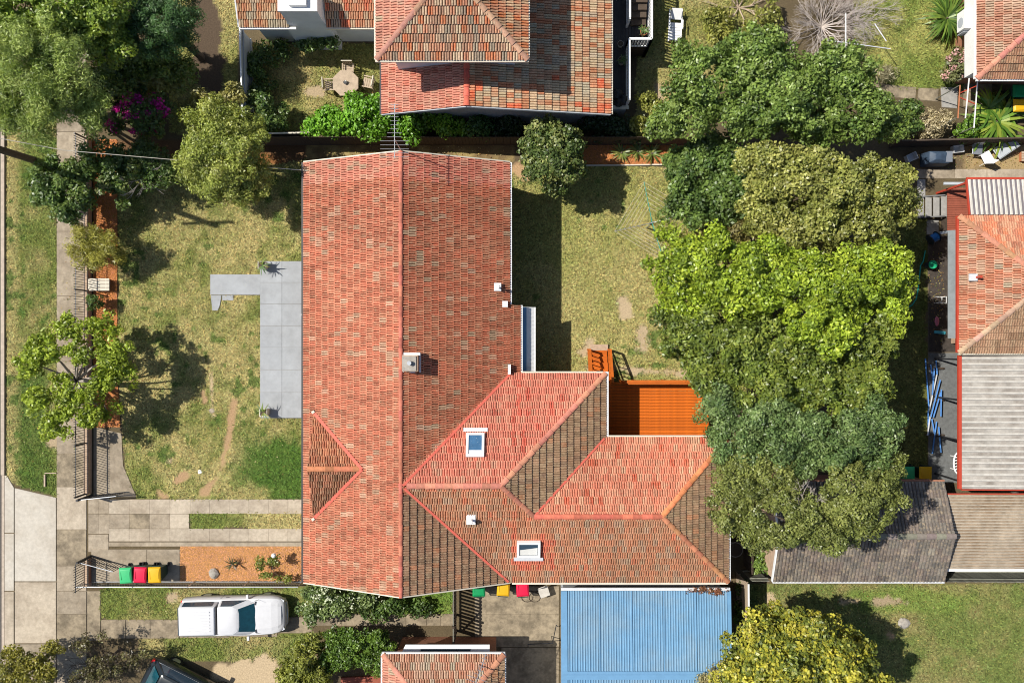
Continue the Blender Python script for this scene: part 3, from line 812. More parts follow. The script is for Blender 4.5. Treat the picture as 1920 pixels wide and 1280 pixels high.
ZE, PM = 3.3, 0.445
XW, XR, XE = -9.02, -4.55, -0.10
YN, YS = 7.76, -10.43
ZR = ZE + PM * (XR - XW)
W1N, W1R, WS, W1E = -1.39, -5.90, -10.41, 4.05
W2N, W2E = -4.16, 9.37
W2R = (W2N + WS) / 2
def z_main(x, y):
    if not (YS <= y <= YN): return -9
    zw = ZE + PM * (x - XW); ze = ZR - PM * (x - XR)
    lim = 0.36 if y < 1.62 else XE
    return min(zw, ze) if XW <= x <= max(lim, XE) else -9
def z_w1(x, y):
    if not (WS <= y <= W1N and x <= W1E and x > XR): return -9
    return min(ZE + PM * (W1N - y), ZE + PM * (y - WS), ZE + PM * (W1E - x))
def z_w2(x, y):
    if not (WS <= y <= W2N and x <= W2E and x > -3): return -9
    return min(ZE + PM * (W2N - y), ZE + PM * (y - WS), ZE + PM * (W2E - x))
GX0, GYC, GHW = -8.55, -5.33, 2.27
GZ = 4.53
def z_gab(x, y):
    if x < GX0 or x > -6: return -9
    return GZ - PM * abs(y - GYC)

house = thing('brick_house', 'large L-shaped house with a terracotta tiled roof filling the middle of the block', 'house', (-4.5, -1.3, 0))
wl = MB()
wl.prism([(XW + .5, YN - .25), (XE - .5, YN - .25), (XE - .5, 1.5), (-0.1, 1.5), (-0.1, W1N - .5), (W1E - .5, W1N - .5), (W1E - .5, W2N - .5), (W2E - .5, W2N - .5), (W2E - .5, WS + .5), (XW + .5, YS + .25)], 0, ZE - 0.06)
for yy in (YN - .25, YS + .25):
    wl.prism([(XW + .5, yy - .1), (XE - .5, yy - .1), (XE - .5, yy + .1), (XW + .5, yy + .1)], ZE - .05, ZE + .1)
    wl.poly([(XW + .5, yy, ZE + .05), (XE - .5, yy, ZE + .05), (XR, yy, ZR - .2)]); wl.poly([(XW + .5, yy + .02, ZE + .05), (XR, yy + .02, ZR - .2), (XE - .5, yy + .02, ZE + .05)])
obj('wall', wl, M_brick_pale, house)
for yy in (5.6, 2.2, -1.0, -8.4):
    w_ = obj('window', MB().box((XW + .49, yy, 1.75), (.08, 1.7, 1.3)), M_white, house); obj('pane', MB().box((XW + .46, yy, 1.75), (.06, 1.5, 1.1)), M_glass, w_)
d_ = obj('door', MB().box((XW + .49, 0.7, 1.1), (.08, .9, 2.05)), M_timber_dark, house)
for yy in (5.0, 3.0):
    w_ = obj('window', MB().box((XE - .49, yy, 1.75), (.08, 1.5, 1.2)), M_white, house); obj('pane', MB().box((XE - .46, yy, 1.75), (.06, 1.3, 1.0)), M_glass, w_)

rf = Roof(house, budget=300)
envm = lambda x, y: max(z_w1(x, y), z_w2(x, y), z_gab(x, y))
envE = lambda x, y: max(z_w1(x, y), z_w2(x, y))
rf.face([(XW, YS), (XR, YS), (XR, YN), (XW, YN)], (XW, YS), (1, 0), ZE, PM, col_main, env=envm, hh=0.046, lift=0.022)
rf.face([(XE, -6.3), (XR, -6.3), (XR, YN), (XE, YN)], (XE, YN), (-1, 0), ZR - PM * (XE - XR), PM, col_main_e, env=envE, hh=0.044, lift=0.008)
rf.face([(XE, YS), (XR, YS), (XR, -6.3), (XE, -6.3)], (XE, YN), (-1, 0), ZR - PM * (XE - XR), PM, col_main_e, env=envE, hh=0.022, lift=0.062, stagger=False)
rf.face([(0.36, W1N), (XE, W1N), (XE, 1.58), (0.36, 1.58)], (0.36, 1.58), (-1, 0), ZR - PM * (0.36 - XR), PM, col_main_e, env=envE, hh=0.044, lift=0.008)
m1 = lambda x, y: max(z_main(x, y), z_w2(x, y)); m2 = lambda x, y: max(z_main(x, y), z_w1(x, y))
hx = W1E - (W1N - W1R)
rf.face([(W1E, W1N), (XR + .05, W1N), (XR + .05, W1R), (hx, W1R)], (W1E, W1N), (0, -1), ZE, PM, col_north, env=m1, lift=0.026)
rf.face([(W1E, W1N), (W1E, WS), (hx, W1R)], (W1E, W1N), (-1, 0), ZE, PM, col_east_shade, env=m1, hh=0.022, lift=0.062, stagger=False)
h2 = W2E - (W2N - W2R)
rf.face([(XR + .05, WS), (W2E, WS), (h2, W2R), (hx, W2R), (XR + .05, W2R)], (XR, WS), (0, 1), ZE, PM, col_south, env=m1, lift=0.024)
rf.face([(XR + .05, W2R), (hx + (W1R - W2R), W2R), (hx, W1R), (XR + .05, W1R)], (XR, WS), (0, 1), ZE, PM, col_south, env=z_main, lift=0.024)
rf.face([(W2E, W2N), (-1.5, W2N), (-1.5, W2R), (h2, W2R)], (W2E, W2N), (0, -1), ZE, PM, col_north2, env=m2, lift=0.026)
rf.face([(W2E, W2N), (W2E, WS), (h2, W2R)], (W2E, W2N), (-1, 0), ZE, PM, col_east_shade, hh=0.022, lift=0.062, stagger=False)
# gablet over the entry
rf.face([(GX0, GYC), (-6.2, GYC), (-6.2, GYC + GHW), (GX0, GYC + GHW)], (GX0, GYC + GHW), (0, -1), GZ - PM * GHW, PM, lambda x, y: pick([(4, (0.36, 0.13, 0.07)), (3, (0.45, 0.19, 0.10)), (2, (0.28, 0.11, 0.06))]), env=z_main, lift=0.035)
rf.face([(GX0, GYC - GHW), (-6.2, GYC - GHW), (-6.2, GYC), (GX0, GYC)], (GX0, GYC - GHW), (0, 1), GZ - PM * GHW, PM, lambda x, y: pick([(4, (0.25, 0.11, 0.06)), (3, (0.32, 0.14, 0.08)), (2, (0.19, 0.09, 0.05))]), env=z_main, lift=0.05)  # darker mix than the sunlit slope, shade put into the tiles
RED = (0.52, 0.135, 0.09); PINK = (0.52, 0.21, 0.14)
rf.cap((XR, YN + .02, ZR), (XR, YS - .02, ZR), (.47, .15, .10), width=.19, step=.42, height=.07)
rf.cap((XR + .25, W1R, ZE + PM * (W1R - WS)), (hx, W1R, ZE + PM * (W1R - WS)), PINK, width=.28)
rf.cap((W1E, W1N, ZE), (hx, W1R, ZE + PM * (W1R - WS)), PINK, width=.26)
rf.cap((hx, W1R, ZE + PM * (W1R - WS)), (hx + (W1R - W2R), W2R, ZE + PM * (W2R - WS)), (.46, .2, .12), width=.24)
rf.cap((hx + (W1R - W2R), W2R, ZE + PM * (W2R - WS)), (h2, W2R, ZE + PM * (W2R - WS)), RED, width=.26)
rf.cap((W2E, W2N, ZE), (h2, W2R, ZE + PM * (W2R - WS)), (.60, .20, .09), width=.26)
rf.cap((W2E, WS, ZE), (h2, W2R, ZE + PM * (W2R - WS)), (.46, .19, .10), width=.24)
rf.cap((GX0, GYC, GZ), (-6.28, GYC, GZ), (.45, .16, .085), width=.26)
roof = rf.build()
# painted valleys
def strip(name, p0, p1, w, m, parent, h=.02): return obj(name, MB().bar(p0, p1, w, h), m, parent)
M_valley = mat('valley_paint', (0.60, 0.125, 0.085), 0.7, 0.15, 5)
zvr = ZE + PM * (W1R - WS)
def vpt(x, y, up=.075): return (x, y, max(z_main(x, y), z_w1(x, y), z_w2(x, y)) + up)
strip('valley', vpt(XE + 0.02, W1N - .02), vpt(XR + .1, W1R + .02), .10, M_valley, roof)
strip('valley', vpt(XR + .15, W1R - .1), vpt(XE - .05, WS + .02), .10, M_valley, roof)
strip('valley', vpt(W1E - .05, W2N - .02), vpt(hx + (W1R - W2R) + .02, W2R + .05), .09, M_valley, roof)
for sgn in (1, -1):
    strip('valley', (XW + (GZ - PM * GHW - ZE) / PM, GYC + sgn * GHW, GZ - PM * GHW + .08), (-6.26, GYC, GZ + .10), .13, M_valley, roof)
    obj('valley_cap', MB().box((XW + (GZ - PM * GHW - ZE) / PM - .02, GYC + sgn * (GHW + .03), GZ - PM * GHW + .1), (.13, .11, .08), .6), M_cream, roof)
obj('valley_cap', MB().box((P(955, 692, 3.5).x, P(955, 692, 3.5).y, 3.5), (.12, .42, .16), 0), M_white, roof)
obj('gablet_face', MB().poly([(GX0 + .04, GYC - GHW + .1, GZ - PM * GHW), (GX0 + .04, GYC, GZ - .06), (GX0 + .04, GYC + GHW - .1, GZ - PM * GHW)]).poly([(GX0 + .1, GYC + GHW - .1, GZ - PM * GHW), (GX0 + .1, GYC, GZ - .06), (GX0 + .1, GYC - GHW + .1, GZ - PM * GHW)]), M_cream, roof)
# gutters and verges
M_gut = mat('gutter_dark', (0.05, 0.045, 0.045), 0.5, 0.1)
def gutter(p0, p1, m, parent, w=.11, h=.10): return obj('gutter', MB().bar(p0, p1, w, h), m, parent)
gutter((XW - .06, YS, ZE - .04), (XW - .06, YN, ZE - .04), M_gut, roof)
gutter((XE + .06, 1.6, ZE - .06), (XE + .06, YN, ZE - .06), M_lead, roof, .07)
gutter((.42, W1N, ZE - .26), (.42, 1.58, ZE - .26), M_white, roof, .08)
gutter((XE + .5, W1N + .06, ZE - .04), (W1E, W1N + .06, ZE - .04), M_cream, roof, .07)
gutter((W1E + .07, W1N + .08, ZE - .04), (W1E + .07, W2N, ZE - .04), M_white, roof, .13)
gutter((W1E + .14, W2N + .06, ZE - .04), (W2E, W2N + .06, ZE - .04), M_cream, roof, .07)
gutter((W2E + .06, W2N, ZE - .04), (W2E + .06, WS, ZE - .04), M_lead, roof)
gutter((XE + .1, WS - .06, ZE - .04), (W2E, WS - .06, ZE - .04), M_cream, roof)
for yy in (YN + .03, YS - .03):
    obj('barge_board', MB().bar((XW, yy, ZE - .06), (XR, yy, ZR - .06), .05, .16).bar((XE, yy, ZE - .06), (XR, yy, ZR - .06), .05, .16), M_cream, roof)
# skylights
def skylight(px0, py0, px1, py1, d, name_glass, m_glass):
    cx, cy = (px0 + px1) / 2, (py0 + py1) / 2
    z = 4.2
    for _ in range(8):
        p = P(cx, cy, z); z = max(z_main(p.x, p.y), z_w1(p.x, p.y), z_w2(p.x, p.y)) + .1
    p = P(cx, cy, z); s = (CAM_H - z) / F
    w, l = abs(px1 - px0) * s, abs(py1 - py0) * s
    dv = Vector((0, d)); n = math.hypot(1, PM)
    V_ = Vector((0, d / n, PM / n)); U_ = Vector((d, 0, 0)); N_ = U_.cross(V_)
    M_ = Matrix(((U_.x, V_.x, N_.x, p.x), (U_.y, V_.y, N_.y, p.y), (U_.z, V_.z, N_.z, p.z), (0, 0, 0, 1)))
    f = MB()
    for c, dd in (((0, l / 2 - .05, .02), (w, .1, .16)), ((0, -l / 2 + .05, .02), (w, .1, .16)), ((w / 2 - .05, 0, .02), (.1, l - .2, .16)), ((-w / 2 + .05, 0, .02), (.1, l - .2, .16))): f.box(c, dd)
    o = obj('skylight', f, M_white, roof); o.matrix_local = M_
    g = obj('pane', MB().box((0, 0, .03), (w - .2, l - .2, .04)), m_glass, o, local=True)
    f = MB().box((0, -l / 2 - .16, -.02), (w + .26, .16, .05))
    obj('flashing', f, M_lead, o, local=True)
    # visible blind edge inside
    if m_glass is M_glass_blue:
        obj('blind', MB().box((0, l / 2 - .2, .055), (w - .22, .16, .006)), M_offwhite, o, local=True)
    else:
        obj('blind', MB().poly([(-w / 2 + .12, -l / 2 + .12, .053), (w / 2 - .12, -l / 2 + .12, .053), (w / 2 - .12, l / 2 - .3, .053)]).poly([(-w / 2 + .12, -l / 2 + .12, .0525), (w / 2 - .12, l / 2 - .3, .0525), (-w / 2 + .12, l / 2 - .42, .0525)]), M_blind, o, local=True)
    return o
skylight(874, 811, 908, 857, -1, 'blue', M_glass_blue)
skylight(969, 1011, 1013, 1046, 1, 'clear', M_glass)
# chimney
cp = P(769, 681, 5.6)
ch = obj('chimney', MB().box((cp.x, cp.y, 5.0), (.62, .66, 1.4)), M_brick_pale, house)
obj('chimney_cap', MB().box((cp.x - .03, cp.y, 5.72), (.56, .60, .06)), M_stone, ch)
obj('flue', MB().tube((cp.x, cp.y + .02, 5.7), (cp.x, cp.y + .02, 5.95), .09, .09, 12), M_steel, ch, smooth=True)
obj('chimney_flashing', MB().box((cp.x - .36, cp.y, 5.25), (.1, .74, .12)).box((cp.x, cp.y + .37, 5.2), (.74, .12, .16)).box((cp.x + .345, cp.y, 4.98), (.06, .78, .30)).box((cp.x, cp.y - .36, 5.12), (.3, .08, .1)), M_lead, ch)
obj('flashing_strip', MB().box((P(740, 681, 5.2).x, P(740, 681, 5.2).y, 5.14), (.10, .44, .03), .12), M_white, roof)
def vent(px, py, size=.26, pipe=True):
    z = 4
    for _ in range(8):
        p = P(px, py, z); z = max(z_main(p.x, p.y), z_w1(p.x, p.y), z_w2(p.x, p.y)) + .08
    o = obj('vent_pipe', MB().box((p.x, p.y, z + .02), (size * .9, size, .07)), M_lead, roof)
    if pipe: obj('pipe', MB().tube((p.x + .03, p.y - .02, z), (p.x + .03, p.y - .02, z + .38), .05, .05, 10), M_white, o, smooth=True); obj('cowl', MB().tube((p.x + .03, p.y - .02, z + .36), (p.x + .03, p.y - .02, z + .42), .085, .06, 10), M_white, o)
    return o
vent(933, 538, .34); vent(947, 570, .26, False); vent(883, 973, .42)
# window awning on the east side
aw = obj('awning', MB().poly([(.46, W1N + .02, 2.75), (1.02, W1N + .02, 2.45), (1.02, 1.52, 2.45), (.46, 1.52, 2.75)]).bar((1.02, W1N + .02, 2.43), (1.02, 1.52, 2.43), .05, .08), M_white, house)
for k in range(16):
    yy = W1N + .1 + k * .185
    obj('awning_rib', MB().bar((.64, yy, 2.665), (1.03, yy, 2.457), .02, .02), M_white, aw)
obj('awning_band', MB().poly([(.455, W1N + .03, 2.765), (.64, W1N + .03, 2.666), (.64, 1.51, 2.666), (.455, 1.51, 2.765)]), M_bluetrim, aw)
obj('outdoor_lamp', MB().tube((XW - .14, P(0, 590, 3).y, ZE - .3), (XW - .14, P(0, 590, 3).y, ZE - .2), .08, .05, 10), M_white, house)

# television antenna on the north end of the ridge
def antenna(base, top, boom_dir, n, label, width=.5, blen=2.0):
    b = Vector(base)
    t = thing('tv_antenna', label, 'antenna', b)
    obj('mast', MB().tube(b, (b.x, b.y, top), .02, .02, 8), M_steel, t)
    d = Vector((boom_dir[0], boom_dir[1], 0)).normalized(); s = Vector((-d.y, d.x, 0))
    c = Vector((b.x, b.y, top))
    obj('boom', MB().tube(c - d * (blen * .35), c + d * (blen * .65), .016, .016, 6), M_steel, t)
    for k in range(n):
        f = k / (n - 1)
        p = c - d * (blen * .33) + d * (blen * .96 * f)
        w_ = width * (1.0 if f < .35 else .5 if f < .5 else .28)
        obj('element', MB().tube(p - s * w_ + Vector((0, 0, .03)), p + s * w_ + Vector((0, 0, .03)), .010, .010, 5), M_steel, t)
    return t
antenna((P(752, 280, 5.3).x, 7.8, 5.25), 7.1, (0, 1), 14, 'silver roof antenna standing at the top end of the long red ridge', .55, 2.1)

# ================================================================== DECK AND STAIRS BEHIND THE HOUSE
DZ = 0.9
dk = thing('timber_deck', 'bright orange oiled timber deck in the corner of the house', 'deck', (P(1230, 765, DZ).x, P(1230, 765, DZ).y, 0))
dx0, dx1 = W1E - .4, W2E - .25
dyN, dyS = P(0, 716, DZ).y, W2N - .35
nb = 19; bw = (dyN - dyS) / nb
board = MB().box((0, 0, 0), (dx1 - dx0, bw - .012, .03)).mesh('deck_board'); board.materials.append(M_deck)
fr = MB()
for k in range(7): fr.box((dx0 + .1 + k * (dx1 - dx0 - .2) / 6, (dyN + dyS) / 2, DZ - .13), (.06, dyN - dyS - .05, .16))
for xx in (dx0 + .1, (dx0 + dx1) / 2, dx1 - .1):
    for yy in (dyN - .1, dyS + .1): fr.box((xx, yy, (DZ - .22) / 2), (.1, .1, DZ - .22))
obj('joists', fr, M_deckrail, dk)
for k in range(nb):
    o = link('deck_board', board, None, dk); o.location = ((dx0 + dx1) / 2, dyS + bw * (k + .5), DZ - .015 + random.uniform(-.002, .002))
# railing on the north side
rx0, rx1 = P(1172, 0, 1.8).x, dx1
ry = dyN + .03
obj('top_rail', MB().box(((rx0 + rx1) / 2, ry + .04, DZ + 1.0), (rx1 - rx0, .14, .045)), M_deckrail, dk)
obj('middle_rail', MB().box(((rx0 + rx1) / 2 + .05, ry - .07, DZ + .90), (rx1 - rx0 - .1, .05, .07)), M_deckrail, dk)
obj('bottom_rail', MB().box(((rx0 + rx1) / 2, ry + .02, DZ + .12), (rx1 - rx0, .05, .07)), M_deckrail, dk)
bal = MB().box((0, 0, 0), (.035, .035, .86)).mesh('baluster'); bal.materials.append(M_deckrail)
n = int((rx1 - rx0) / .12)
for k in range(n):
    o = link('baluster', bal, None, dk); o.location = (rx0 + .06 + k * .12, ry, DZ + .53)
for xx in (rx0 + .02, (rx0 + rx1) / 2, rx1 - .05):
    obj('post', MB().box((xx, ry - .01, DZ / 2 + .5), (.09, .09, DZ + .98)), M_deckrail, dk)
# stairs going down to the lawn
st = thing('deck_stairs', 'short orange timber stairs with handrails from the deck down to the lawn', 'stairs', (P(1126, 680).x, P(1126, 680).y, 0))
sx0, sx1 = P(1106, 0, .6).x, P(1142, 0, .6).x
yb, yt = P(0, 657, 0).y, dyN + .02
nt_ = 5
for k in range(nt_):
    yy = yb + (yt - yb) * (k + .5) / nt_
    obj('tread', MB().box(((sx0 + sx1) / 2, yy, .17 + k * (DZ - .17) / (nt_ - .5)), (sx1 - sx0 - .1, abs(yt - yb) / nt_ + .01, .04)), M_deck, st)
for xx in (sx0 - .03, sx1 + .02):
    obj('stringer', MB().bar((xx, yb, .06), (xx, yt, DZ - .08), .05, .22), M_deckrail, st)
    obj('handrail', MB().bar((xx, yb + .05, 1.0), (xx, yt, DZ + 1.0), .11, .045), M_deckrail, st)
    obj('lower_rail', MB().bar((xx, yb + .05, .28), (xx, yt, DZ + .26), .05, .06), M_deckrail, st)
    obj('newel_post', MB().box((xx, yb + .04, .52), (.09, .09, 1.04)), M_deckrail, st)
    obj('newel_post', MB().box((xx, yt + .06, DZ / 2 + .52), (.09, .09, DZ + 1.04)), M_deckrail, st)
    for k in range(1, 7):
        t = k / 7; yy = yb + (yt - yb) * t; zz = t * DZ
        obj('baluster', MB().box((xx, yy, zz + .63), (.035, .035, .72)), M_deckrail, st)
tag(obj('brick_step', MB().box((P(1123, 652).x, P(1123, 652).y, .07), (.84, .34, .14)), M_brick_pale, bevel=.01), 'low brick step on the lawn at the foot of the orange stairs', 'step')

# ================================================================== NEIGHBOURING HOUSES
def wallbox(parent, x0, y0, x1, y1, z0, z1, m, name='wall'):
    return obj(name, MB().box(((x0 + x1) / 2, (y0 + y1) / 2, (z0 + z1) / 2), (abs(x1 - x0), abs(y1 - y0), z1 - z0)), m, parent)

# ---- north house: two storey hip roof over a low wide gable
nh = thing('two_storey_house', 'two storey house with weathered tiled hip roof above a wide lower roof', 'house', (-1, 15, 0))
UZ = 6.4; uS = P(0, 112, UZ).y; uW = P(706, 0, UZ).x; uE = P(989, 0, UZ).x; uh = (uE - uW) / 2; uM = .45; uN = uS + 12; uC = (uE + uW) / 2
LZ = 3.5; lA = 4.7; lS = P(0, 214, LZ).y; lW = P(716, 0, LZ).x; lE = P(1145, 0, LZ).x; lR = P(875, 0, lA).x; lN = uS + 11
wallbox(nh, lW + .4, lS + .62, lE - .4, lN, 0, LZ - .1, M_offwhite)
wallbox(nh, uW + .5, uS + .5, uE - .5, uN - .5, LZ - .1, UZ - .08, M_offwhite, 'upper_wall')
obj('gable_wall', MB().poly([(lW + .4, lS + .55, 0), (lE - .4, lS + .55, 0), (lE - .4, lS + .55, LZ), (lR, lS + .55, lA - .12), (lW + .4, lS + .55, LZ)]), M_wallgrey, nh)
rn = Roof(nh, budget=300)
PK = lambda x, y: pick([(5, (0.50, 0.215, 0.15)), (3, (0.47, 0.25, 0.18)), (1.5, (0.40, 0.17, 0.12)), (.8, (0.42, 0.32, 0.22))])
def col_uS(x, y): return pick([(4, (0.42, 0.20, 0.12)), (3, (0.46, 0.33, 0.22)), (2, (0.33, 0.19, 0.125)), (2, (0.28, 0.22, 0.16)), (2, (0.44, 0.15, 0.07))])
def col_uE(x, y): return pick([(4, (0.45, 0.20, 0.11)), (3, (0.47, 0.30, 0.18)), (2, (0.34, 0.20, 0.12)), (1.5, (0.46, 0.15, 0.06))])
def col_lE(x, y):
    n = nz1(x, y, 1.2, 12)
    if n > .56 and y < lS + 1.4: return pick([(3, (0.55, 0.13, 0.06)), (2, (0.48, 0.22, 0.12))])
    return pick([(3, (0.43, 0.24, 0.14)), (3, (0.44, 0.32, 0.20)), (2, (0.42, 0.17, 0.085)), (2, (0.37, 0.30, 0.21))])
kw = dict(w=.215, e=.33)
rn.face([(uW, uS), (uE, uS), (uC, uS + uh)], (uW, uS), (0, 1), UZ, uM, col_uS, hh=.05, lift=.05, **kw)
rn.face([(uW, uS), (uC, uS + uh), (uC, uN), (uW, uN)], (uW, uS), (1, 0), UZ, uM, PK, lift=.03, hh=.045, **kw)
rn.face([(uE, uS), (uE, uN), (uC, uN), (uC, uS + uh)], (uE, uN), (-1, 0), UZ, uM, col_uE, lift=.05, hh=.045, **kw)
pW = (lA - LZ) / (lR - lW); pE = (lA - LZ) / (lE - lR)
rn.face([(lW, lS), (lR, lS), (lR, uS + 1), (lW, uS + 1)], (lW, lS), (1, 0), LZ, pW, lambda x, y: pick([(5, (0.50, 0.20, 0.14)), (3, (0.52, 0.24, 0.17)), (1, (0.45, 0.15, 0.10))]), lift=.022, hh=.04, **kw)
rn.face([(lE, lS), (lE, lN), (lR, lN), (lR, lS)], (lE, lN), (-1, 0), LZ, pE, col_lE, lift=.055, hh=.035, stagger=False, **kw)
zu = UZ + uM * uh
rn.cap((uW, uS, UZ), (uC, uS + uh, zu), (.33, .17, .12), width=.26); rn.cap((uE, uS, UZ), (uC, uS + uh, zu), (.42, .24, .16), width=.26); rn.cap((uC, uS + uh, zu), (uC, uN, zu), (.4, .2, .13))
rn.cap((lR, lS, lA), (lR, uS + .6, lA), (.55, .12, .08), width=.28)
r_ = rn.build()
for a, b in (((uW - .05, uS - .05, UZ - .04), (uE + .05, uS - .05, UZ - .04)), ((uW - .05, uS, UZ - .04), (uW - .05, uN, UZ - .04)), ((uE + .05, uS, UZ - .04), (uE + .05, uN, UZ - .04)), ((lE + .05, lS, LZ - .04), (lE + .05, lN, LZ - .04))):
    gutter(a, b, M_cream, r_, .09)
gutter((lW - .05, lS, LZ - .04), (lW - .05, uS + 1, LZ - .04), M_gut, r_, .09)
obj('barge_board', MB().bar((lW, lS - .02, LZ - .08), (lR, lS - .02, lA - .08), .04, .14).bar((lE, lS - .02, LZ - .08), (lR, lS - .02, lA - .08), .04, .14), M_wallgrey, r_)

# west extension with its fat chimney
ex = thing('tiled_extension', 'low tiled extension with a broad white chimney at the top of the photo', 'house', (-10, 16, 0))
EZ = 2.9; eS = P(0, 51, EZ).y; eW = P(449, 0, EZ).x; eE = uW + .4
wallbox(ex, eW + .4, eS + .45, eE, eS + 7, 0, EZ - .08, M_offwhite)
re_ = Roof(ex, budget=300)
exc = lambda x, y: pick([(4, (0.43, 0.24, 0.13)), (3, (0.46, 0.34, 0.22)), (2, (0.38, 0.17, 0.09)), (2, (0.36, 0.29, 0.2))])
exc2 = lambda x, y: pick([(4, (0.46, 0.20, 0.11)), (3, (0.44, 0.28, 0.18)), (3, (0.48, 0.14, 0.075)), (1, (0.33, 0.26, 0.19))])
cX0, cX1 = P(541, 0, 3).x, P(611, 0, 3).x
re_.face([(eW, eS), (cX0, eS), (cX0, eS + 6), (eW, eS + 6)], (eW, eS), (0, 1), EZ, .42, exc, hh=.05, lift=.045, **kw)
re_.face([(cX1, eS), (eE, eS), (eE, eS + 6), (cX1, eS + 6)], (cX1, eS), (0, 1), EZ, .42, exc2, hh=.05, lift=.045, **kw)
re_.face([(cX0, eS + 1.4), (cX1, eS + 1.4), (cX1, eS + 6), (cX0, eS + 6)], (cX0, eS), (0, 1), EZ, .42, exc, hh=.05, lift=.045, **kw)
r_ = re_.build()
gutter((eW, eS - .05, EZ - .04), (cX0 + .3, eS - .05, EZ - .04), M_white, r_, .10); gutter((cX1, eS - .05, EZ - .04), (eE, eS - .05, EZ - .04), M_cream, r_, .10)
gutter((eW - .04, eS, EZ - .02), (eW - .04, eS + 6, EZ + 2.5), M_lead, r_, .06)
cy = eS + .15
cm = MB()
cxm = (cX0 + cX1) / 2 - .05
cm.loft([[(cxm - .95, cy - .1, 0), (cxm + .95, cy - .1, 0), (cxm + .95, cy + .9, 0), (cxm - .95, cy + .9, 0)], [(cxm - .95, cy - .1, 2.6), (cxm + .95, cy - .1, 2.6), (cxm + .95, cy + .9, 2.6), (cxm - .95, cy + .9, 2.6)],
         [(cxm - .78, cy - .05, 3.3), (cxm + .8, cy - .05, 3.3), (cxm + .8, cy + .9, 3.3), (cxm - .78, cy + .9, 3.3)], [(cxm - .78, cy - .05, 4.3), (cxm + .8, cy - .05, 4.3), (cxm + .8, cy + .9, 4.3), (cxm - .78, cy + .9, 4.3)]])
c_ = obj('chimney', cm, M_offwhite, ex)
obj('chimney_top', MB().box((cxm, cy + .42, 4.36), (1.66, 1.0, .12)).box((cxm + .05, cy + .35, 4.52), (.7, .55, .22)), M_white, c_)

# ---- north house side deck with white railing
dz = 1.25
nd = thing('dark_side_deck', 'dark boarded side deck with white railing beside the two storey house', 'deck', (P(1165, 130, dz).x, P(1165, 130, dz).y, 0))
n0, n1, n2 = lE - .35, P(1180, 0, dz + 1).x, P(1222, 0, dz + 1).x
nS, nM, nT = P(0, 201, dz + .1).y, P(0, 73, dz + 1).y, 19.5
k = 0; xx = n0
while xx < n2 - .05:
    yS = nS if xx + .1 < n1 else nM
    obj('deck_board', MB().box((xx + .065, (yS + nT) / 2, dz - .02 + random.uniform(-.002, .002)), (.122, nT - yS, .03)), M_darkdeck, nd)
    xx += .132
obj('deck_frame', MB().box(((n0 + n1) / 2, (nS + nM) / 2, dz / 2 - .05), (n1 - n0 - .1, nM - nS - .05, dz - .12)).box(((n0 + n2) / 2, (nM + nT) / 2, dz / 2 - .05), (n2 - n0 - .1, nT - nM - .05, dz - .12)), M_timber_dark, nd)
def railing(parent, a, b, z, m, h=1.0, step=.14):
    a, b = Vector((*a, 0)), Vector((*b, 0)); L_ = (b - a).length; d = (b - a) / L_
    obj('top_rail', MB().bar(a + Vector((0, 0, z + h)), b + Vector((0, 0, z + h)), .10, .05), m, parent)
    obj('bottom_rail', MB().bar(a + Vector((0, 0, z + .1)), b + Vector((0, 0, z + .1)), .05, .05), m, parent)
    ang = math.atan2(d.y, d.x)
    n = int(L_ / step)
    for k in range(n):
        p = a + d * (step * (k + .5))
        obj('baluster', MB().box((p.x, p.y, z + h / 2 + .05), (.07, .02, h - .12), ang), m, parent)
    for p in (a, b): obj('post', MB().box((p.x, p.y, z / 2 + h / 2), (.1, .1, z + h)), m, parent)
railing(nd, (n1, nS + .1), (n1, nM), dz, M_white); railing(nd, (n1, nM), (n2, nM), dz, M_white); railing(nd, (n2, nM), (n2, nT), dz, M_white)
sx = P(1183, 0, dz + 1).x
railing(nd, (sx - .05, P(0, 34, dz + 1).y), (sx - .05, nT), dz + .01, M_white)
obj('end_sill', MB().box(((n0 + n1) / 2 + .25, nS - .02, dz + .12), (n1 - n0 - .3, .16, .06)), M_cream, nd)
obj('end_wall', MB().box(((n0 + n1) / 2, nS - .05, dz / 2), (n1 - n0, .08, dz - .1)), M_wallgrey, nd)
for k in range(6):
    obj('tread', MB().box(((sx + n2) / 2, P(0, 44, dz).y + k * .28, dz + .08 + k * .16), (n2 - sx - .25, .27, .16)), M_timber_dark, nd)

# ---- north-east house
ne = thing('brick_house', 'tiled hip roof corner of the house in the upper right corner', 'house', (24, 15, 0))
NZ = 3.2; nW = P(1831, 0, NZ).x; nSo = P(0, 148, NZ).y
wallbox(ne, nW + .18, nSo + .45, nW + 9, nSo + 10, 1.95, NZ - .08, M_white)
wallbox(ne, nW + .85, nSo + .8, nW + 9, nSo + 10, 0, 1.95, M_brick, 'brick_base')
r2 = Roof(ne, budget=200)
r2.face([(nW, nSo), (nW + 4, nSo + 4), (nW + 4, nSo + 9), (nW, nSo + 9)], (nW, nSo), (1, 0), NZ, .45, lambda x, y: pick([(4, (0.46, 0.24, 0.16)), (3, (0.44, 0.29, 0.20)), (2, (0.40, 0.19, 0.12))]), hh=.045, lift=.03, **kw)
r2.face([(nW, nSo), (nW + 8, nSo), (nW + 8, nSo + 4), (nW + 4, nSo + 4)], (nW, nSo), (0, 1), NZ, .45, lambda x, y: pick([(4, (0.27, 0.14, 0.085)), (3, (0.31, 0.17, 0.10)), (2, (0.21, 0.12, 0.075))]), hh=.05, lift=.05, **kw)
r2.cap((nW, nSo, NZ), (nW + 4, nSo + 4, NZ + 1.8), (.46, .19, .14), width=.28)
r_ = r2.build()
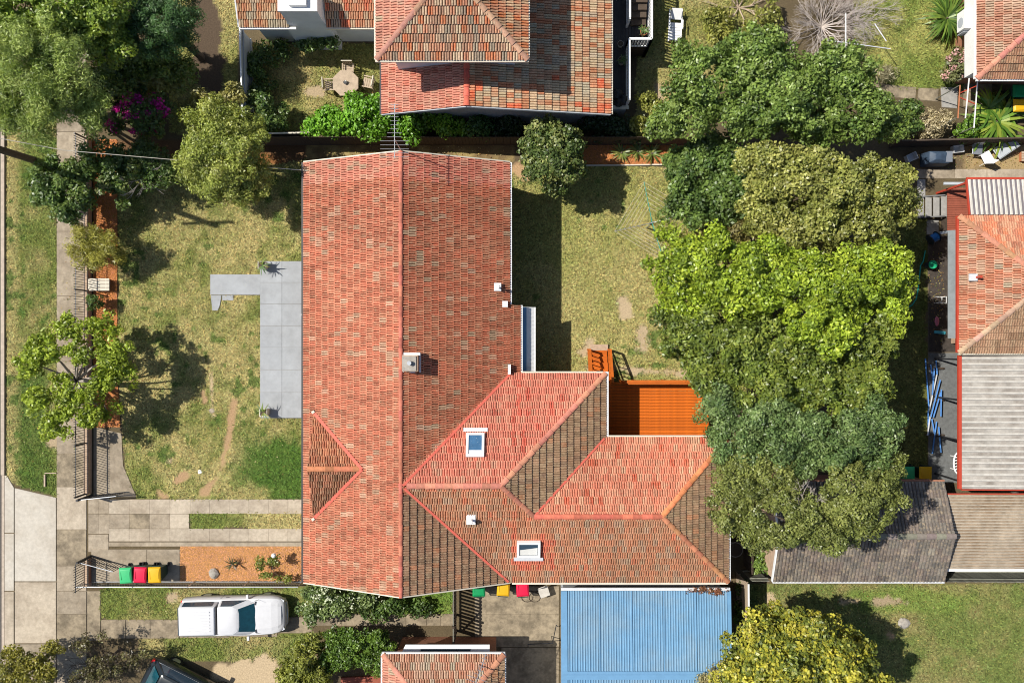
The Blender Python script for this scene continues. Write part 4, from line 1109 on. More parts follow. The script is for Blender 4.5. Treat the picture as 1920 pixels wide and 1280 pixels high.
gutter((nW - .05, nSo, NZ - .04), (nW - .05, nSo + 9, NZ - .04), M_white, r_, .09); gutter((nW, nSo - .05, NZ - .04), (nW + 8, nSo - .05, NZ - .04), M_white, r_, .09)
ac = thing('air_conditioner', 'white air conditioner box mounted on the white wall in the upper right', 'air conditioner', P(1812, 40, 2.2))
p = P(1812, 40, 2.2)
obj('casing', MB().box((p.x - .05, p.y, 2.2), (.42, .86, .62)), M_white, ac, bevel=.02)
obj('bracket', MB().box((p.x, p.y - .46, 2.0), (.3, .06, .5)), M_wallgrey, ac)
obj('fan_grille', MB().tube((p.x - .27, p.y - .08, 2.2), (p.x - .25, p.y - .08, 2.2), .22, .22, 14), M_wallgrey, ac)

# ---- east house: hip roof, pale sheet roof to its south, small sheet roof to its north
eh = thing('brick_house', 'tiled hip roofed house at the right edge between two sheet metal roofs', 'house', (25, 3, 0))
HZ = 3.2; hW = P(1798, 0, HZ).x; hN = P(0, 405, HZ).y; hS = P(0, 661, HZ).y; hh_ = (hN - hS) / 2
wallbox(eh, hW + 1.4, hS + .4, hW + 9, hN - .4, 0, HZ - .08, M_brick_pale)
r3 = Roof(eh, budget=280)
ehc = lambda x, y: pick([(4, (0.47, 0.21, 0.13)), (3, (0.46, 0.28, 0.19)), (2, (0.42, 0.16, 0.09)), (.7, (0.36, 0.28, 0.2))])
r3.face([(hW, hS), (hW + hh_, hS + hh_), (hW, hN)], (hW, hS), (1, 0), HZ, .45, ehc, hh=.045, lift=.03, **kw)
r3.face([(hW, hN), (hW + hh_, hS + hh_), (hW + 9, hS + hh_), (hW + 9, hN)], (hW + 9, hN), (0, -1), HZ, .45, lambda x, y: pick([(4, (0.50, 0.17, 0.09)), (3, (0.46, 0.23, 0.14)), (2, (0.38, 0.15, 0.09))]), hh=.045, lift=.03, **kw)
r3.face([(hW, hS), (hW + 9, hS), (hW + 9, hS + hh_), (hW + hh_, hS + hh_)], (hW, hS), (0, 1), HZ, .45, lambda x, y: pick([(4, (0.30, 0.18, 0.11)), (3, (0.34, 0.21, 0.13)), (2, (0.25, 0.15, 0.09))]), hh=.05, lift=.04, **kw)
zz = HZ + .45 * hh_
r3.cap((hW, hN, HZ), (hW + hh_, hS + hh_, zz), (.46, .22, .13), width=.27); r3.cap((hW, hS, HZ), (hW + hh_, hS + hh_, zz), (.44, .29, .2), width=.27)
r_ = r3.build()
gutter((hW - .05, hS, HZ - .04), (hW - .05, hN, HZ - .04), M_redtrim, r_, .10); gutter((hW, hS - .05, HZ - .04), (hW + 9, hS - .05, HZ - .04), M_cream, r_, .09)
p = P(1824, 520, 3.6)
v_ = obj('vent_pipe', MB().box((p.x, p.y, p.z + .02), (.36, .3, .06)), M_lead, r_); obj('pipe', MB().tube((p.x + .16, p.y, 3.6), (p.x + .16, p.y, 3.95), .06, .06, 10), M_redtrim, v_)
# narrow shaded awning on its west wall
obj('side_awning', MB().poly([P(1777, 432, 2.4), P(1777, 634, 2.4), (hW + .5, P(0, 634, 2.4).y, 2.7), (hW + .5, P(0, 432, 2.4).y, 2.7)]).poly([P(1777, 432, 2.37), (hW + .5, P(0, 432, 2.4).y, 2.67), (hW + .5, P(0, 634, 2.4).y, 2.67), P(1777, 634, 2.37)]), M_awn, eh)

def ribbed(name, c00, c10, c11, c01, n, m, parent, rib=.03, rw=.35, label=None, each=True, rm=None):
    """sheet roof: flat pans with raised ribs running from the c00-c10 edge to the c01-c11 edge"""
    c00, c10, c11, c01 = map(Vector, (c00, c10, c11, c01))
    N_ = (c10 - c00).cross(c01 - c00).normalized()
    if N_.z < 0: N_ = -N_
    sh = MB().poly([c00, c10, c11, c01]).poly([c - N_ * .02 for c in (c00, c01, c11, c10)])
    o = obj(name, sh, m, parent)
    if label: o['label'] = label
    allr = MB()
    L0 = (c10 - c00) / n; L1 = (c11 - c01) / n
    for k in range(n):
        a, b = c00 + L0 * (k + .5 - rw / 2), c00 + L0 * (k + .5 + rw / 2); a2, b2 = c00 + L0 * (k + .5 - rw / 4), c00 + L0 * (k + .5 + rw / 4)
        c, d = c01 + L1 * (k + .5 - rw / 2), c01 + L1 * (k + .5 + rw / 2); c2, d2 = c01 + L1 * (k + .5 - rw / 4), c01 + L1 * (k + .5 + rw / 4)
        u = N_ * rib; e_ = N_ * .003
        mb = MB().poly([a + e_, a2 + u, c2 + u, c + e_]).poly([a2 + u, b2 + u, d2 + u, c2 + u]).poly([b2 + u, b + e_, d + e_, d2 + u]).poly([a + e_, b + e_, b2 + u, a2 + u]).poly([c + e_, c2 + u, d2 + u, d + e_])
        if each: obj('roof_rib', mb, rm or m, o)
        else:
            for f in mb.f: allr.poly([mb.v[i] for i in f])
    if not each: tag(obj('roof_ribs', allr, rm or m, o), kind='stuff')
    return o
# pale ribbed roof
pv = thing('sheet_roof_wing', 'pale grey ribbed metal roof with red edge below the right hand tiled roof', 'roof', (25, -4.5, 0))
SZ = 2.9; a = P(1803, 666, SZ); b = P(1803, 916, SZ)
wallbox(pv, a.x + 2.2, b.y + .15, a.x + 7, a.y - .1, 0, SZ - .1, M_brick_pale)
for k in range(4): obj('post', MB().box((a.x + .35, b.y + .2 + k * (a.y - b.y - .4) / 3, SZ / 2 - .05), (.07, .07, SZ - .1)), M_black, pv)
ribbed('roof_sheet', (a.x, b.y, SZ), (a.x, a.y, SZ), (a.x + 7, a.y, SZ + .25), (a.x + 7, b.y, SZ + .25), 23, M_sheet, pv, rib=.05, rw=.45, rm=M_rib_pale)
obj('gutter', MB().bar((a.x - .08, b.y, SZ - .03), (a.x - .08, a.y, SZ - .03), .14, .12), M_redtrim, pv)
obj('fascia', MB().bar((a.x, b.y - .04, SZ - .06), (a.x + 7, b.y - .04, SZ + .16), .05, .16), M_redtrim, pv)
# small sheet roof to the north
sv = thing('sheet_awning', 'small white ribbed patio roof at the right edge above red decking', 'roof', (25, 7, 0))
a = P(1813, 337, 2.7); b = P(1813, 403, 2.9)
ribbed('roof_sheet', (a.x, a.y, 2.7), (a.x + 6, a.y, 2.7), (a.x + 6, b.y, 2.95), (a.x, b.y, 2.95), 28, M_sheet_pan_shade, sv, rib=.035, rw=.6, each=False, rm=M_rib_pale)
for xx in (a.x + .1, a.x + 2.6): obj('post', MB().box((xx, a.y - .1, 1.33), (.09, .09, 2.66)), M_redtrim, sv)
obj('gutter', MB().bar((a.x, a.y + .06, 2.66), (a.x + 6, a.y + .06, 2.66), .1, .09), M_redtrim, sv)
obj('barge', MB().bar((a.x - .03, a.y, 2.69), (a.x - .03, b.y, 2.94), .05, .1), M_redtrim, sv)
# red boarded porch with steps
rp = thing('red_porch', 'weathered red timber porch boards beside the small ribbed patio roof', 'porch', (P(1792, 390, .5).x, P(1792, 390, .5).y, 0))
x0 = P(1776, 0, .6).x; x1 = P(1835, 0, .6).x; y0 = P(0, 432, .6).y; y1 = P(0, 352, .6).y
n = 19
for k in range(n): obj('deck_board', MB().box(((x0 + x1) / 2, y0 + (y1 - y0) * (k + .5) / n, .6), (x1 - x0, (y1 - y0) / n - .012, .03)), M_reddeck, rp)
obj('porch_frame', MB().box(((x0 + x1) / 2, (y0 + y1) / 2, .28), (x1 - x0 - .06, y1 - y0 - .06, .55)), M_timber_dark, rp)
obj('top_rail', MB().bar((P(1765, 352, 1.3).x, y1 + .02, 1.5), (x1, y1 + .02, 1.5), .12, .06), M_wallgrey, rp)
ps = thing('porch_steps', 'dark wide timber steps at the left of the red porch', 'steps', (P(1747, 388).x, P(1747, 388).y, 0))
for k in range(4):
    xa = P(1723 + 12.2 * k, 0, .3).x
    obj('tread', MB().box((xa + .17, P(0, 388, .3).y, .12 + .12 * k), (.28, .98, .05)), M_conc_grey if k != 1 else M_conc_grey, ps)
for yy in (368, 407): obj('stringer', MB().bar((P(1722, 0, .1).x, P(0, yy, .3).y, .1), (P(1773, 0, .6).x, P(0, yy, .3).y, .56), .06, .16), M_black, ps)

# ---- grey tiled shed
sh = thing('tiled_shed', 'long grey tiled gable shed under the big olive tree', 'shed', (15.3, -8.4, 0))
KZ = 2.5; kS = P(0, 1089, KZ).y; kN = P(0, 903, KZ).y; kW = P(1449, 0, KZ).x; kE = P(1771, 0, KZ).x; kR = (kS + kN) / 2; kM = .40
wallbox(sh, kW + .12, kS + .1, kE - .12, kN - .1, 0, KZ - .05, M_brick)
kz = KZ + kM * (kN - kR)
for xx in (kW + .06, kE - .06): obj('gable_wall', MB().prism([(xx - .04, kS + .1), (xx + .04, kS + .1), (xx + .04, kN - .1), (xx - .04, kN - .1)], 0, KZ).poly([(xx - .05, kN - .1, KZ), (xx - .05, kS + .1, KZ), (xx - .05, kR, kz - .1)]).poly([(xx + .05, kS + .1, KZ), (xx + .05, kN - .1, KZ), (xx + .05, kR, kz - .1)]), M_brick_pale, sh)
obj('gable_window', MB().box((kW - .01, kR + .1, KZ - .3), (.06, .5, .7)), M_white, sh)
r4 = Roof(sh, budget=300)
gy = lambda x, y: pick([(4, (0.135, 0.115, 0.10)), (3, (0.165, 0.14, 0.12)), (2, (0.115, 0.10, 0.09)), (.8, (0.20, 0.17, 0.14))])
r4.face([(kW, kS), (kE, kS), (kE, kR), (kW, kR)], (kW, kS), (0, 1), KZ, kM, gy, hh=.03, lift=.03, w=.30, e=.36, stagger=False)
r4.face([(kE, kN), (kW, kN), (kW, kR), (kE, kR)], (kE, kN), (0, -1), KZ, kM, gy, hh=.03, lift=.03, w=.30, e=.36, stagger=False)
r4.cap((kW, kR, kz), (kE, kR, kz), (.22, .19, .16), width=.30, step=.42)
r_ = r4.build()
gutter((kW, kS - .05, KZ - .05), (kE, kS - .05, KZ - .05), M_lead, r_, .09); gutter((kW, kN + .05, KZ - .05), (kE, kN + .05, KZ - .05), M_brick, r_, .08)
obj('barge_board', MB().bar((kW - .03, kS, KZ - .03), (kW - .03, kR, kz - .03), .05, .14).bar((kW - .03, kN, KZ - .03), (kW - .03, kR, kz - .03), .05, .14), M_white, r_)
# carport
cpv = thing('carport', 'rusty brown ribbed carport roof beside the grey tiled shed', 'carport', (22.5, -8, 0))
a = P(1776, 927, 2.5); b = P(1776, 1066, 2.4)
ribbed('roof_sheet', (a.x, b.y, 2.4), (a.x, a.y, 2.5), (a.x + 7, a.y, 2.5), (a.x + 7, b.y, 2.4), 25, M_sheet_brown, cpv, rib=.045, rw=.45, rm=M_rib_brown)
for xx, yy in ((a.x + .3, a.y - .2), (a.x + .3, b.y + .2), (a.x + 4, a.y - .2), (a.x + 4, b.y + .2)): obj('post', MB().box((xx, yy, 1.2), (.09, .09, 2.36)), M_timber, cpv)
obj('gutter', MB().bar((a.x, b.y - .06, 2.35), (a.x + 7, b.y - .06, 2.35), .1, .09), M_white, cpv); obj('barge', MB().bar((a.x, a.y + .04, 2.48), (a.x + 7, a.y + .04, 2.48), .04, .1), M_redtrim, cpv)

# ---- blue metal roof
bl = thing('blue_garage', 'bright blue corrugated metal garage roof at the bottom edge', 'garage', (6.5, -14, 0))
BZ = 2.7; a = P(1052, 1107, BZ); b = P(1364, 1107, BZ); c = P(1376, 1264, 2.95); zb = 2.95
bw_, be = a.x, P(1369, 0, BZ).x
yN_, yR_, yS_ = a.y, c.y, P(0, 1400, BZ).y
wallbox(bl, bw_ + .15, yS_, be - .15, yN_ - .12, 0, BZ - .1, M_wallgrey)
ribbed('roof_sheet', (bw_ + .28, yN_, BZ), (be - .12, yN_, BZ), (be - .12, yR_, zb), (bw_ + .28, yR_, zb), 62, M_bluepan_shade, bl, rib=.035, rw=.5, each=False, rm=M_bluerib_lit)
ribbed('roof_sheet', (bw_ + .28, yS_, BZ), (be - .12, yS_, BZ), (be - .12, yR_ - .05, zb - .01), (bw_ + .28, yR_ - .05, zb - .01), 62, M_bluepan_shade, bl, rib=.035, rw=.5, each=False, rm=M_bluerib_lit)
obj('ridge_flashing', MB().bar((bw_, yR_ - .02, zb + .035), (be, yR_ - .02, zb + .035), .36, .03).bar((bw_, yR_ - .02, zb + .06), (be, yR_ - .02, zb + .06), .08, .03), M_bluetrim, bl)
obj('barge_flashing', MB().bar((bw_ + .13, yN_, BZ + .03), (bw_ + .13, yR_, zb + .03), .28, .05).bar((bw_ + .13, yS_, BZ + .03), (bw_ + .13, yR_, zb + .03), .28, .05), M_bluetrim, bl)
obj('barge_flashing', MB().bar((be - .06, yN_, BZ + .03), (be - .06, yR_, zb + .03), .16, .05).bar((be - .06, yS_, BZ + .03), (be - .06, yR_, zb + .03), .16, .05), M_bluetrim, bl)
for k in range(1, 5):
    xx = bw_ + .28 + (be - bw_ - .4) * k / 5; obj('sheet_lap', MB().bar((xx, yN_ + .01, BZ + .045), (xx, yR_, zb + .045), .035, .008), M_bluetrim, bl)
obj('gutter', MB().bar((bw_, yN_ + .07, BZ - .04), (be, yN_ + .07, BZ - .04), .12, .10), M_lead, bl)

# ---- south house
so = thing('brick_house', 'tiled hip roof corner of the house at the bottom edge next to the blue roof', 'house', (-3.5, -15.5, 0))
QZ = 3.3; qW = P(718, 0, QZ).x; qE = P(945, 0, QZ).x; qN = P(0, 1226, QZ).y; qh = (qE - qW) / 2
wallbox(so, qW + .4, qN - 7, qE - .4, qN - .45, 0, QZ - .08, M_brick)
r5 = Roof(so, budget=260)
soc = lambda x, y: pick([(4, (0.40, 0.19, 0.12)), (3, (0.42, 0.25, 0.17)), (2, (0.33, 0.15, 0.09)), (1, (0.36, 0.28, 0.2))])
r5.face([(qW, qN), (qW + qh, qN - qh), (qE, qN)], (qE, qN), (0, -1), QZ, .45, soc, hh=.05, lift=.04, **kw)
r5.face([(qW, qN), (qW, qN - 7), (qW + qh, qN - 7), (qW + qh, qN - qh)], (qW, qN - 7), (1, 0), QZ, .45, PK, hh=.045, lift=.03, **kw)
r5.face([(qE, qN), (qE - qh, qN - qh), (qE - qh, qN - 7), (qE, qN - 7)], (qE, qN), (-1, 0), QZ, .45, col_east_shade, hh=.03, lift=.06, stagger=False, **kw)
zz = QZ + .45 * qh
r5.cap((qW, qN, QZ), (qW + qh, qN - qh, zz), (.48, .21, .14), width=.26); r5.cap((qE, qN, QZ), (qE - qh, qN - qh, zz), (.48, .21, .13), width=.28)
r_ = r5.build()
for a, b in (((qW - .05, qN + .05, QZ - .04), (qE + .05, qN + .05, QZ - .04)), ((qW - .05, qN, QZ - .04), (qW - .05, qN - 7, QZ - .04)), ((qE + .05, qN, QZ - .04), (qE + .05, qN - 7, QZ - .04))): gutter(a, b, M_white, r_, .08)
p0, p1 = P(752, 1214, 2.5), P(918, 1214, 2.5)
obj('window_hood', MB().prism([(p0.x + .2, p0.y + .15), (p1.x, p0.y + .15), (p1.x, qN - .3), (p0.x, qN - .3)], 2.45, 2.55), M_white, so)
obj('hood_glass', MB().box((P(835, 0, 2.6).x, P(0, 1219, 2.6).y, 2.58), (2.2, .14, .04)), M_glass, so)
antenna((P(898, 1250, 3.6).x, P(0, 1246, 3.6).y, 3.55), 4.9, (.35, 1), 10, 'thin roof antenna on the tiled roof at the bottom edge', .45, 1.6)
obj('porch_floor', pr([(718, 1265), (640, 1268), (640, 1330), (718, 1330)], 0, .12), M_reddeck, so)

# ================================================================== FENCES AND GATES
def lerp(a, b, t): return Vector(a) + (Vector(b) - Vector(a)) * t
# front picket fence on a low brick wall
pf = thing('picket_fence', 'black steel picket fence on a low brick wall along the footpath', 'fence', (P(168, 600).x, P(168, 600).y, 0))
fx = P(168, 0).x; fyN, fyS = P(0, 262).y, P(0, 924).y
br = MB().box((0, 0, 0), (.22, .075, .07)).mesh('brick'); br.materials.append(M_brick_pale)
obj('wall_base', MB().box((fx, (fyN + fyS) / 2, .14), (.23, fyN - fyS, .28)), M_brick_pale, pf)
n = int((fyN - fyS) / .086)
for k in range(n):
    o = link('brick', br, None, pf); o.location = (fx + random.uniform(-.004, .004), fyS + .045 + k * .086, .315)
pk = MB().box((0, 0, .62), (.022, .022, .95)).mesh('picket'); pk.materials.append(M_black)
n = int((fyN - fyS) / .115)
for k in range(n):
    o = link('picket', pk, None, pf); o.location = (fx, fyS + .06 + k * .115, .30)
for z in (.48, 1.22): obj('rail', MB().bar((fx, fyS, z), (fx, fyN, z), .03, .035), M_black, pf)
for k in range(8): obj('post', MB().box((fx, fyS + .03 + k * (fyN - fyS - .06) / 7, .80), (.06, .06, 1.05)), M_black, pf)
# short length south of the driveway
ps2 = thing('picket_fence', 'short length of black picket fence between the driveway and the coloured bins', 'fence', (fx, P(0, 1068).y, 0))
y0, y1 = P(0, 1096).y, P(0, 1044).y
obj('wall_base', MB().box((fx, (y0 + y1) / 2, .14), (.23, y1 - y0, .28)), M_brick, ps2)
for k in range(int((y1 - y0) / .086)):
    o = link('brick', br, None, ps2); o.location = (fx, y0 + .045 + k * .086, .315)
for k in range(int((y1 - y0) / .115)):
    o = link('picket', pk, None, ps2); o.location = (fx, y0 + .06 + k * .115, .30)
for z in (.48, 1.22): obj('rail', MB().bar((fx, y0, z), (fx, y1, z), .03, .035), M_black, ps2)
# double driveway gates, swung inwards
def swing_gate(hinge, ang, L_, label):
    g = thing('driveway_gate', label, 'gate', (hinge[0], hinge[1], 0), 0, 'driveway gates')
    h = Vector((hinge[0], hinge[1], 0)); d = Vector((math.cos(ang), math.sin(ang), 0))
    for z in (.12, .62, 1.18): obj('rail', MB().bar(h + Vector((0, 0, z)), h + d * L_ + Vector((0, 0, z)), .03, .04), M_steel if z > 1 else M_black, g)
    for k in range(int(L_ / .11) + 1):
        p = h + d * min(L_, .11 * k); obj('picket', MB().box((p.x, p.y, .65), (.02, .02, 1.06), ang), M_black, g)
    obj('hinge_post', MB().box((h.x, h.y, .66), (.09, .09, 1.32)), M_black, g)
    return g
swing_gate(G(172, 928), R(6), 1.75, 'black driveway gate swung open beside the garden path')
swing_gate(G(172, 1041), R(-15), 1.65, 'black driveway gate swung open towards the bins')
# tube fence along the south boundary
tf = thing('tube_fence', 'low galvanised tube fence between the mulch bed and the parked white ute', 'fence', (P(360, 1092).x, P(360, 1092).y, 0))
yf = P(0, 1089).y
xa, xb = P(164, 0).x, P(568, 0).x
obj('top_rail', MB().tube((xa, yf, .9), (xb, yf, .9), .024, .024, 8), M_steel, tf); obj('bottom_rail', MB().tube((xa, yf, .1), (xb, yf, .1), .018, .018, 8), M_steel, tf)
for k in range(5): obj('post', MB().tube((xa + (xb - xa) * k / 4, yf, 0), (xa + (xb - xa) * k / 4, yf, .95), .026, .026, 8), M_steel, tf)
m_ = MB()
for k in range(int((xb - xa) / .12)):
    x_ = xa + .12 * k; m_.tube((x_, yf, .1), (x_ + .4, yf, .9), .003, .003, 3, cap=False); m_.tube((x_ + .4, yf, .1), (x_, yf, .9), .003, .003, 3, cap=False)
tag(obj('chain_mesh', m_, M_steel, tf), kind='stuff')

def paling_fence(name, label, a, b, h, m, w=.1, th=.02, cap_m=None, cat='fence', gapf=.92, rails=True):
    a, b = Vector((*a, 0)), Vector((*b, 0)); L_ = (b - a).length; d = (b - a) / L_; s_ = Vector((-d.y, d.x, 0)); ang = math.atan2(d.y, d.x)
    t = thing(name, label, cat, (a + b) / 2)
    me = MB().box((0, 0, h / 2), (w * gapf, th, h)).mesh('paling'); me.materials.append(m)
    n = int(L_ / w)
    for k in range(n):
        p = a + d * (w * (k + .5))
        o = link('paling', me, None, t, local=True); o.location = (p.x - t.location.x, p.y - t.location.y, random.uniform(-.02, .02)); o.rotation_euler = (0, 0, ang)
    if rails:
        for z in (.35, h - .3): obj('rail', MB().bar(a + s_ * .05 + Vector((0, 0, z)), b + s_ * .05 + Vector((0, 0, z)), .05, .08), m, t)
    if cap_m: obj('capping', MB().bar(a + Vector((0, 0, h + .035)), b + Vector((0, 0, h + .035)), .07, .04), cap_m, t)
    return t
def g2(px, py, z): p = P(px, py, z); return (p.x, p.y)
paling_fence('paling_fence', 'long dark paling fence along the top boundary behind the camellia', g2(352, 257, 1.5), g2(1400, 257, 1.5), 1.5, M_timber_dark, w=.16)
paling_fence('sheet_fence', 'grey metal sheet fence with pale capping left of the table garden', g2(450, 52, 1.7), g2(455, 236, 1.7), 1.7, M_wallgrey, w=.2, gapf=.99, cap_m=M_lead)
paling_fence('rail_fence', 'pale topped low fence below the table garden', g2(487, 251, 1.2), g2(588, 249, 1.2), 1.2, M_timber, w=.16, cap_m=M_cream)
paling_fence('paling_fence', 'dark paling fence at the right above the junk strewn side yard', g2(1690, 264, 1.3), g2(1960, 258, 1.3), 1.3, M_timber_dark, w=.12, cap_m=M_timber_dark)
paling_fence('paling_fence', 'weathered grey paling fence below the rusty carport roof', g2(1774, 1090, 1.8), g2(1960, 1091, 1.8), 1.8, M_timber)
paling_fence('paling_fence', 'short weathered paling fence left of the grey tiled shed', g2(1410, 1089, 1.8), g2(1444, 1089, 1.8), 1.8, M_timber)
paling_fence('boundary_fence', 'narrow pale topped fence between the blue garage and the lower right lawn', g2(1403, 1094, 1.9), g2(1404, 1200, 1.9), 1.9, M_timber_pale, cap_m=M_white)
paling_fence('paling_fence', 'dark paling fence between the big trees and the shaded side yard', g2(1424, 300, 1.5), g2(1412, 1080, 1.5), 1.5, M_timber_dark, w=.16)
# slatted side gate
sg = thing('slat_gate', 'tall open slatted timber gate across the side path beside the bins', 'gate', (P(853, 1150, 0).x, P(853, 1150, 0).y, 0))
gx_ = P(851, 0, 1.7).x; y0, y1 = P(0, 1104, 1.7).y, P(0, 1206, 1.7).y
for k in range(15):
    yy = y0 + (y1 - y0) * (k + .5) / 15
    obj('slat', MB().box((gx_, yy, .95), (.03, .09, 1.5)), M_timber_dark, sg)
for z in (.3, 1.65): obj('rail', MB().bar((gx_ - .03, y0, z), (gx_ - .03, y1, z), .04, .09), M_timber, sg)
obj('brace', MB().bar((gx_ + .03, y0 + (y1 - y0) * .5, 1.6), (gx_ + .03, y1, .3), .03, .09), M_timber_dark, sg)
for yy in (y0, P(0, 1175, 1.7).y, y1): obj('post', MB().box((gx_ - .02, yy, .9), (.1, .1, 1.8 if yy != y1 else 2.0)), M_timber_dark, sg)
# side rail in the concrete yard
hr = thing('handrail', 'black bent steel handrail on the concrete yard', 'handrail', (P(1030, 1200).x, P(1030, 1200).y, 0))
obj('top_tube', MB().path([P(990, 1213, .5), P(990, 1207, .9), P(1036, 1205, .9), P(1043, 1171, .9), P(1046, 1174, .1)], .02), M_black, hr)
obj('leg', MB().tube(P(1036, 1205, .9), (P(1036, 1205, .9).x, P(1036, 1205, .9).y, 0), .02), M_black, hr)

# ================================================================== BINS
def make_bin(lid_m):
    t = thing('wheelie_bin', '', 'bin')
    obj('bin_body', MB().loft([[(-.20, -.24, .06), (.20, -.24, .06), (.20, .22, .06), (-.20, .22, .06)], [(-.27, -.33, .98), (.27, -.33, .98), (.27, .31, .98), (-.27, .31, .98)]]), M_bin, t, local=True, bevel=.02)
    L_ = obj('bin_lid', MB().loft([[(-.295, -.37, .99), (.295, -.37, .99), (.295, .36, .99), (-.295, .36, .99)], [(-.295, -.37, 1.02), (.295, -.37, 1.02), (.295, .36, 1.02), (-.295, .36, 1.02)], [(-.24, -.30, 1.07), (.24, -.30, 1.07), (.24, .27, 1.09), (-.24, .27, 1.09)]]), lid_m, t, local=True, bevel=.02, smooth=True)
    obj('lid_rib', MB().box((-.2, 0, 1.085), (.03, .36, .025)).box((.2, 0, 1.085), (.03, .36, .025)), lid_m, L_, local=True)
    obj('bin_handle', MB().tube((-.22, .40, .98), (.22, .40, .98), .018, .018, 6).tube((-.22, .31, .96), (-.22, .40, .98), .018).tube((.22, .31, .96), (.22, .40, .98), .018), M_bin, t, local=True)
    for sx_ in (-1, 1): obj('wheel', MB().tube((sx_ * .24, .24, .1), (sx_ * .28, .24, .1), .1, .1, 14), M_tyre, t, local=True)
    return t
_bins = {}
def put_bin(m, px, py, rz, label, group):
    if m.name not in _bins: t = _bins[m.name] = make_bin(m)
    else: t = copy_tree(_bins[m.name])
    p = P(px, py, 1.05); t.location = (p.x, p.y, .05); t.rotation_euler = (0, 0, rz); tag(t, label, 'bin', group)
bg1, bg2, bg3, bg4 = 'bins on the driveway pad', 'bins in the concrete yard', 'bins beside the shed', 'bins at the right edge'
put_bin(M_lid_g, 236, 1078, R(4), 'light green lidded wheelie bin at the left of the driveway trio', bg1)
put_bin(M_lid_r, 263, 1077, R(-2), 'red lidded wheelie bin between green and yellow bins on the driveway pad', bg1)
put_bin(M_lid_y, 290, 1077, R(2), 'yellow lidded wheelie bin next to the orange mulch bed', bg1)
put_bin(M_lid_dg, 898, 1103, R(180), 'green lidded bin just right of the slatted gate', bg2)
put_bin(M_lid_y, 944, 1102, R(176), 'yellow lidded bin against the house wall in the concrete yard', bg2)
put_bin(M_lid_r, 980, 1103, R(183), 'red lidded bin against the house wall in the concrete yard', bg2)
put_bin(M_lid_g, 1703, 889, R(2), 'green lidded bin behind the grey tiled shed', bg3)
put_bin(M_lid_y, 1735, 889, R(-1), 'yellow lidded bin behind the grey tiled shed', bg3)
put_bin(M_lid_dg, 1913, 171, R(90), 'green lidded bin at the right edge by the palm', bg4)
put_bin(M_lid_y, 1914, 198, R(90), 'yellow lidded bin at the right edge by the palm', bg4)

# ================================================================== VEHICLES
def ring(x, hw, z0, z1, r=.12):
    """rounded body section at station x"""
    return [(x, -hw * .86, z0), (x, hw * .86, z0), (x, hw, z0 + .18), (x, hw, z1 - r), (x, hw - r * .45, z1 - r * .25), (x, hw - r * 1.5, z1), (x, -hw + r * 1.5, z1), (x, -hw + r * .45, z1 - r * .25), (x, -hw, z1 - r), (x, -hw, z0 + .18)]
def wheel(t, x, y):
    s_ = 1 if y > 0 else -1
    w = obj('wheel', MB().tube((x, y - s_ * .1, .32), (x, y + s_ * .1, .32), .32, .32, 20), M_tyre, t, local=True, smooth=True)
    obj('rim', MB().tube((x, y + s_ * .1, .32), (x, y + s_ * .112, .32), .20, .19, 14), M_steel, w, local=True)
def ellring(x0, x1, hw, z, n=5, front=.25, rear=.05):
    """plan outline of a glasshouse level"""
    return [(x0, -hw + rear, z), (x0, hw - rear, z), (x0 + .1, hw, z), (x1 - front, hw, z), (x1, hw - .14, z), (x1 + .05, hw * .45, z), (x1 + .05, -hw * .45, z), (x1, -hw + .14, z), (x1 - front, -hw, z), (x0 + .1, -hw, z)]

ute = thing('white_ute', 'white utility vehicle with hard rear canopy parked beside the tube fence', 'ute', (P(440, 1152).x + .22, P(440, 1152).y + .20, 0), R(1.2))
ute.scale = (.945, .96, .96)
body = [ring(-2.52, .80, .42, .92), ring(-2.46, .88, .32, 1.0), ring(-1.9, .91, .26, 1.02), ring(-.6, .92, .24, 1.02), ring(.9, .92, .24, 1.01), ring(1.35, .92, .24, .98), ring(1.9, .90, .25, .93), ring(2.2, .85, .28, .87), ring(2.4, .76, .32, .80), ring(2.5, .62, .38, .72), ring(2.54, .45, .42, .64)]
b_ = obj('body', MB().loft(body), M_carwhite, ute, local=True, smooth=True)
bon = []
for x, hw, z in ((1.12, .80, 1.015), (1.5, .79, .985), (1.9, .76, .945), (2.2, .68, .885), (2.36, .56, .83)): bon.append([(x, -hw, z - .03), (x, -hw * .7, z + .018), (x, 0, z + .035), (x, hw * .7, z + .018), (x, hw, z - .03)])
mb = MB()
for r0, r1 in zip(bon[:-1], bon[1:]):
    for i in range(4): mb.poly([r0[i], r1[i], r1[i + 1], r0[i + 1]][::-1])
obj('bonnet', mb, M_carwhite, ute, local=True, smooth=True)
cab = obj('cab_pillars', MB().loft([ellring(-.62, 1.14, .84, .98, front=.3), ellring(-.56, .36, .665, 1.44, front=.2)]), M_carwhite, ute, local=True)
obj('cab_roof', MB().loft([ellring(-.57, .36, .665, 1.435, front=.2), ellring(-.54, .30, .60, 1.475, front=.2)]), M_carwhite, ute, local=True, smooth=True)
def quadglass(name, pts, parent, m=M_glass, off=.012):
    a, b, c, d = map(Vector, pts); n = (b - a).cross(d - a).normalized()
    return obj(name, MB().poly([p + n * off for p in (a, b, c, d)]).poly([p - n * .002 for p in (d, c, b, a)]), m, parent, local=True)
ws = MB()
lo, hi = ellring(-.62, 1.14, .84, .98, front=.3), ellring(-.56, .36, .665, 1.44, front=.2)
def mixp(a, b, t): return Vector(a).lerp(Vector(b), t) + Vector((.02, 0, .022))
for i in (4, 5, 6): ws.poly([mixp(lo[i], hi[i], .08), mixp(lo[i + 1], hi[i + 1], .08), mixp(lo[i + 1], hi[i + 1], .93), mixp(lo[i], hi[i], .93)])
obj('windscreen', ws, M_screen, ute, local=True)
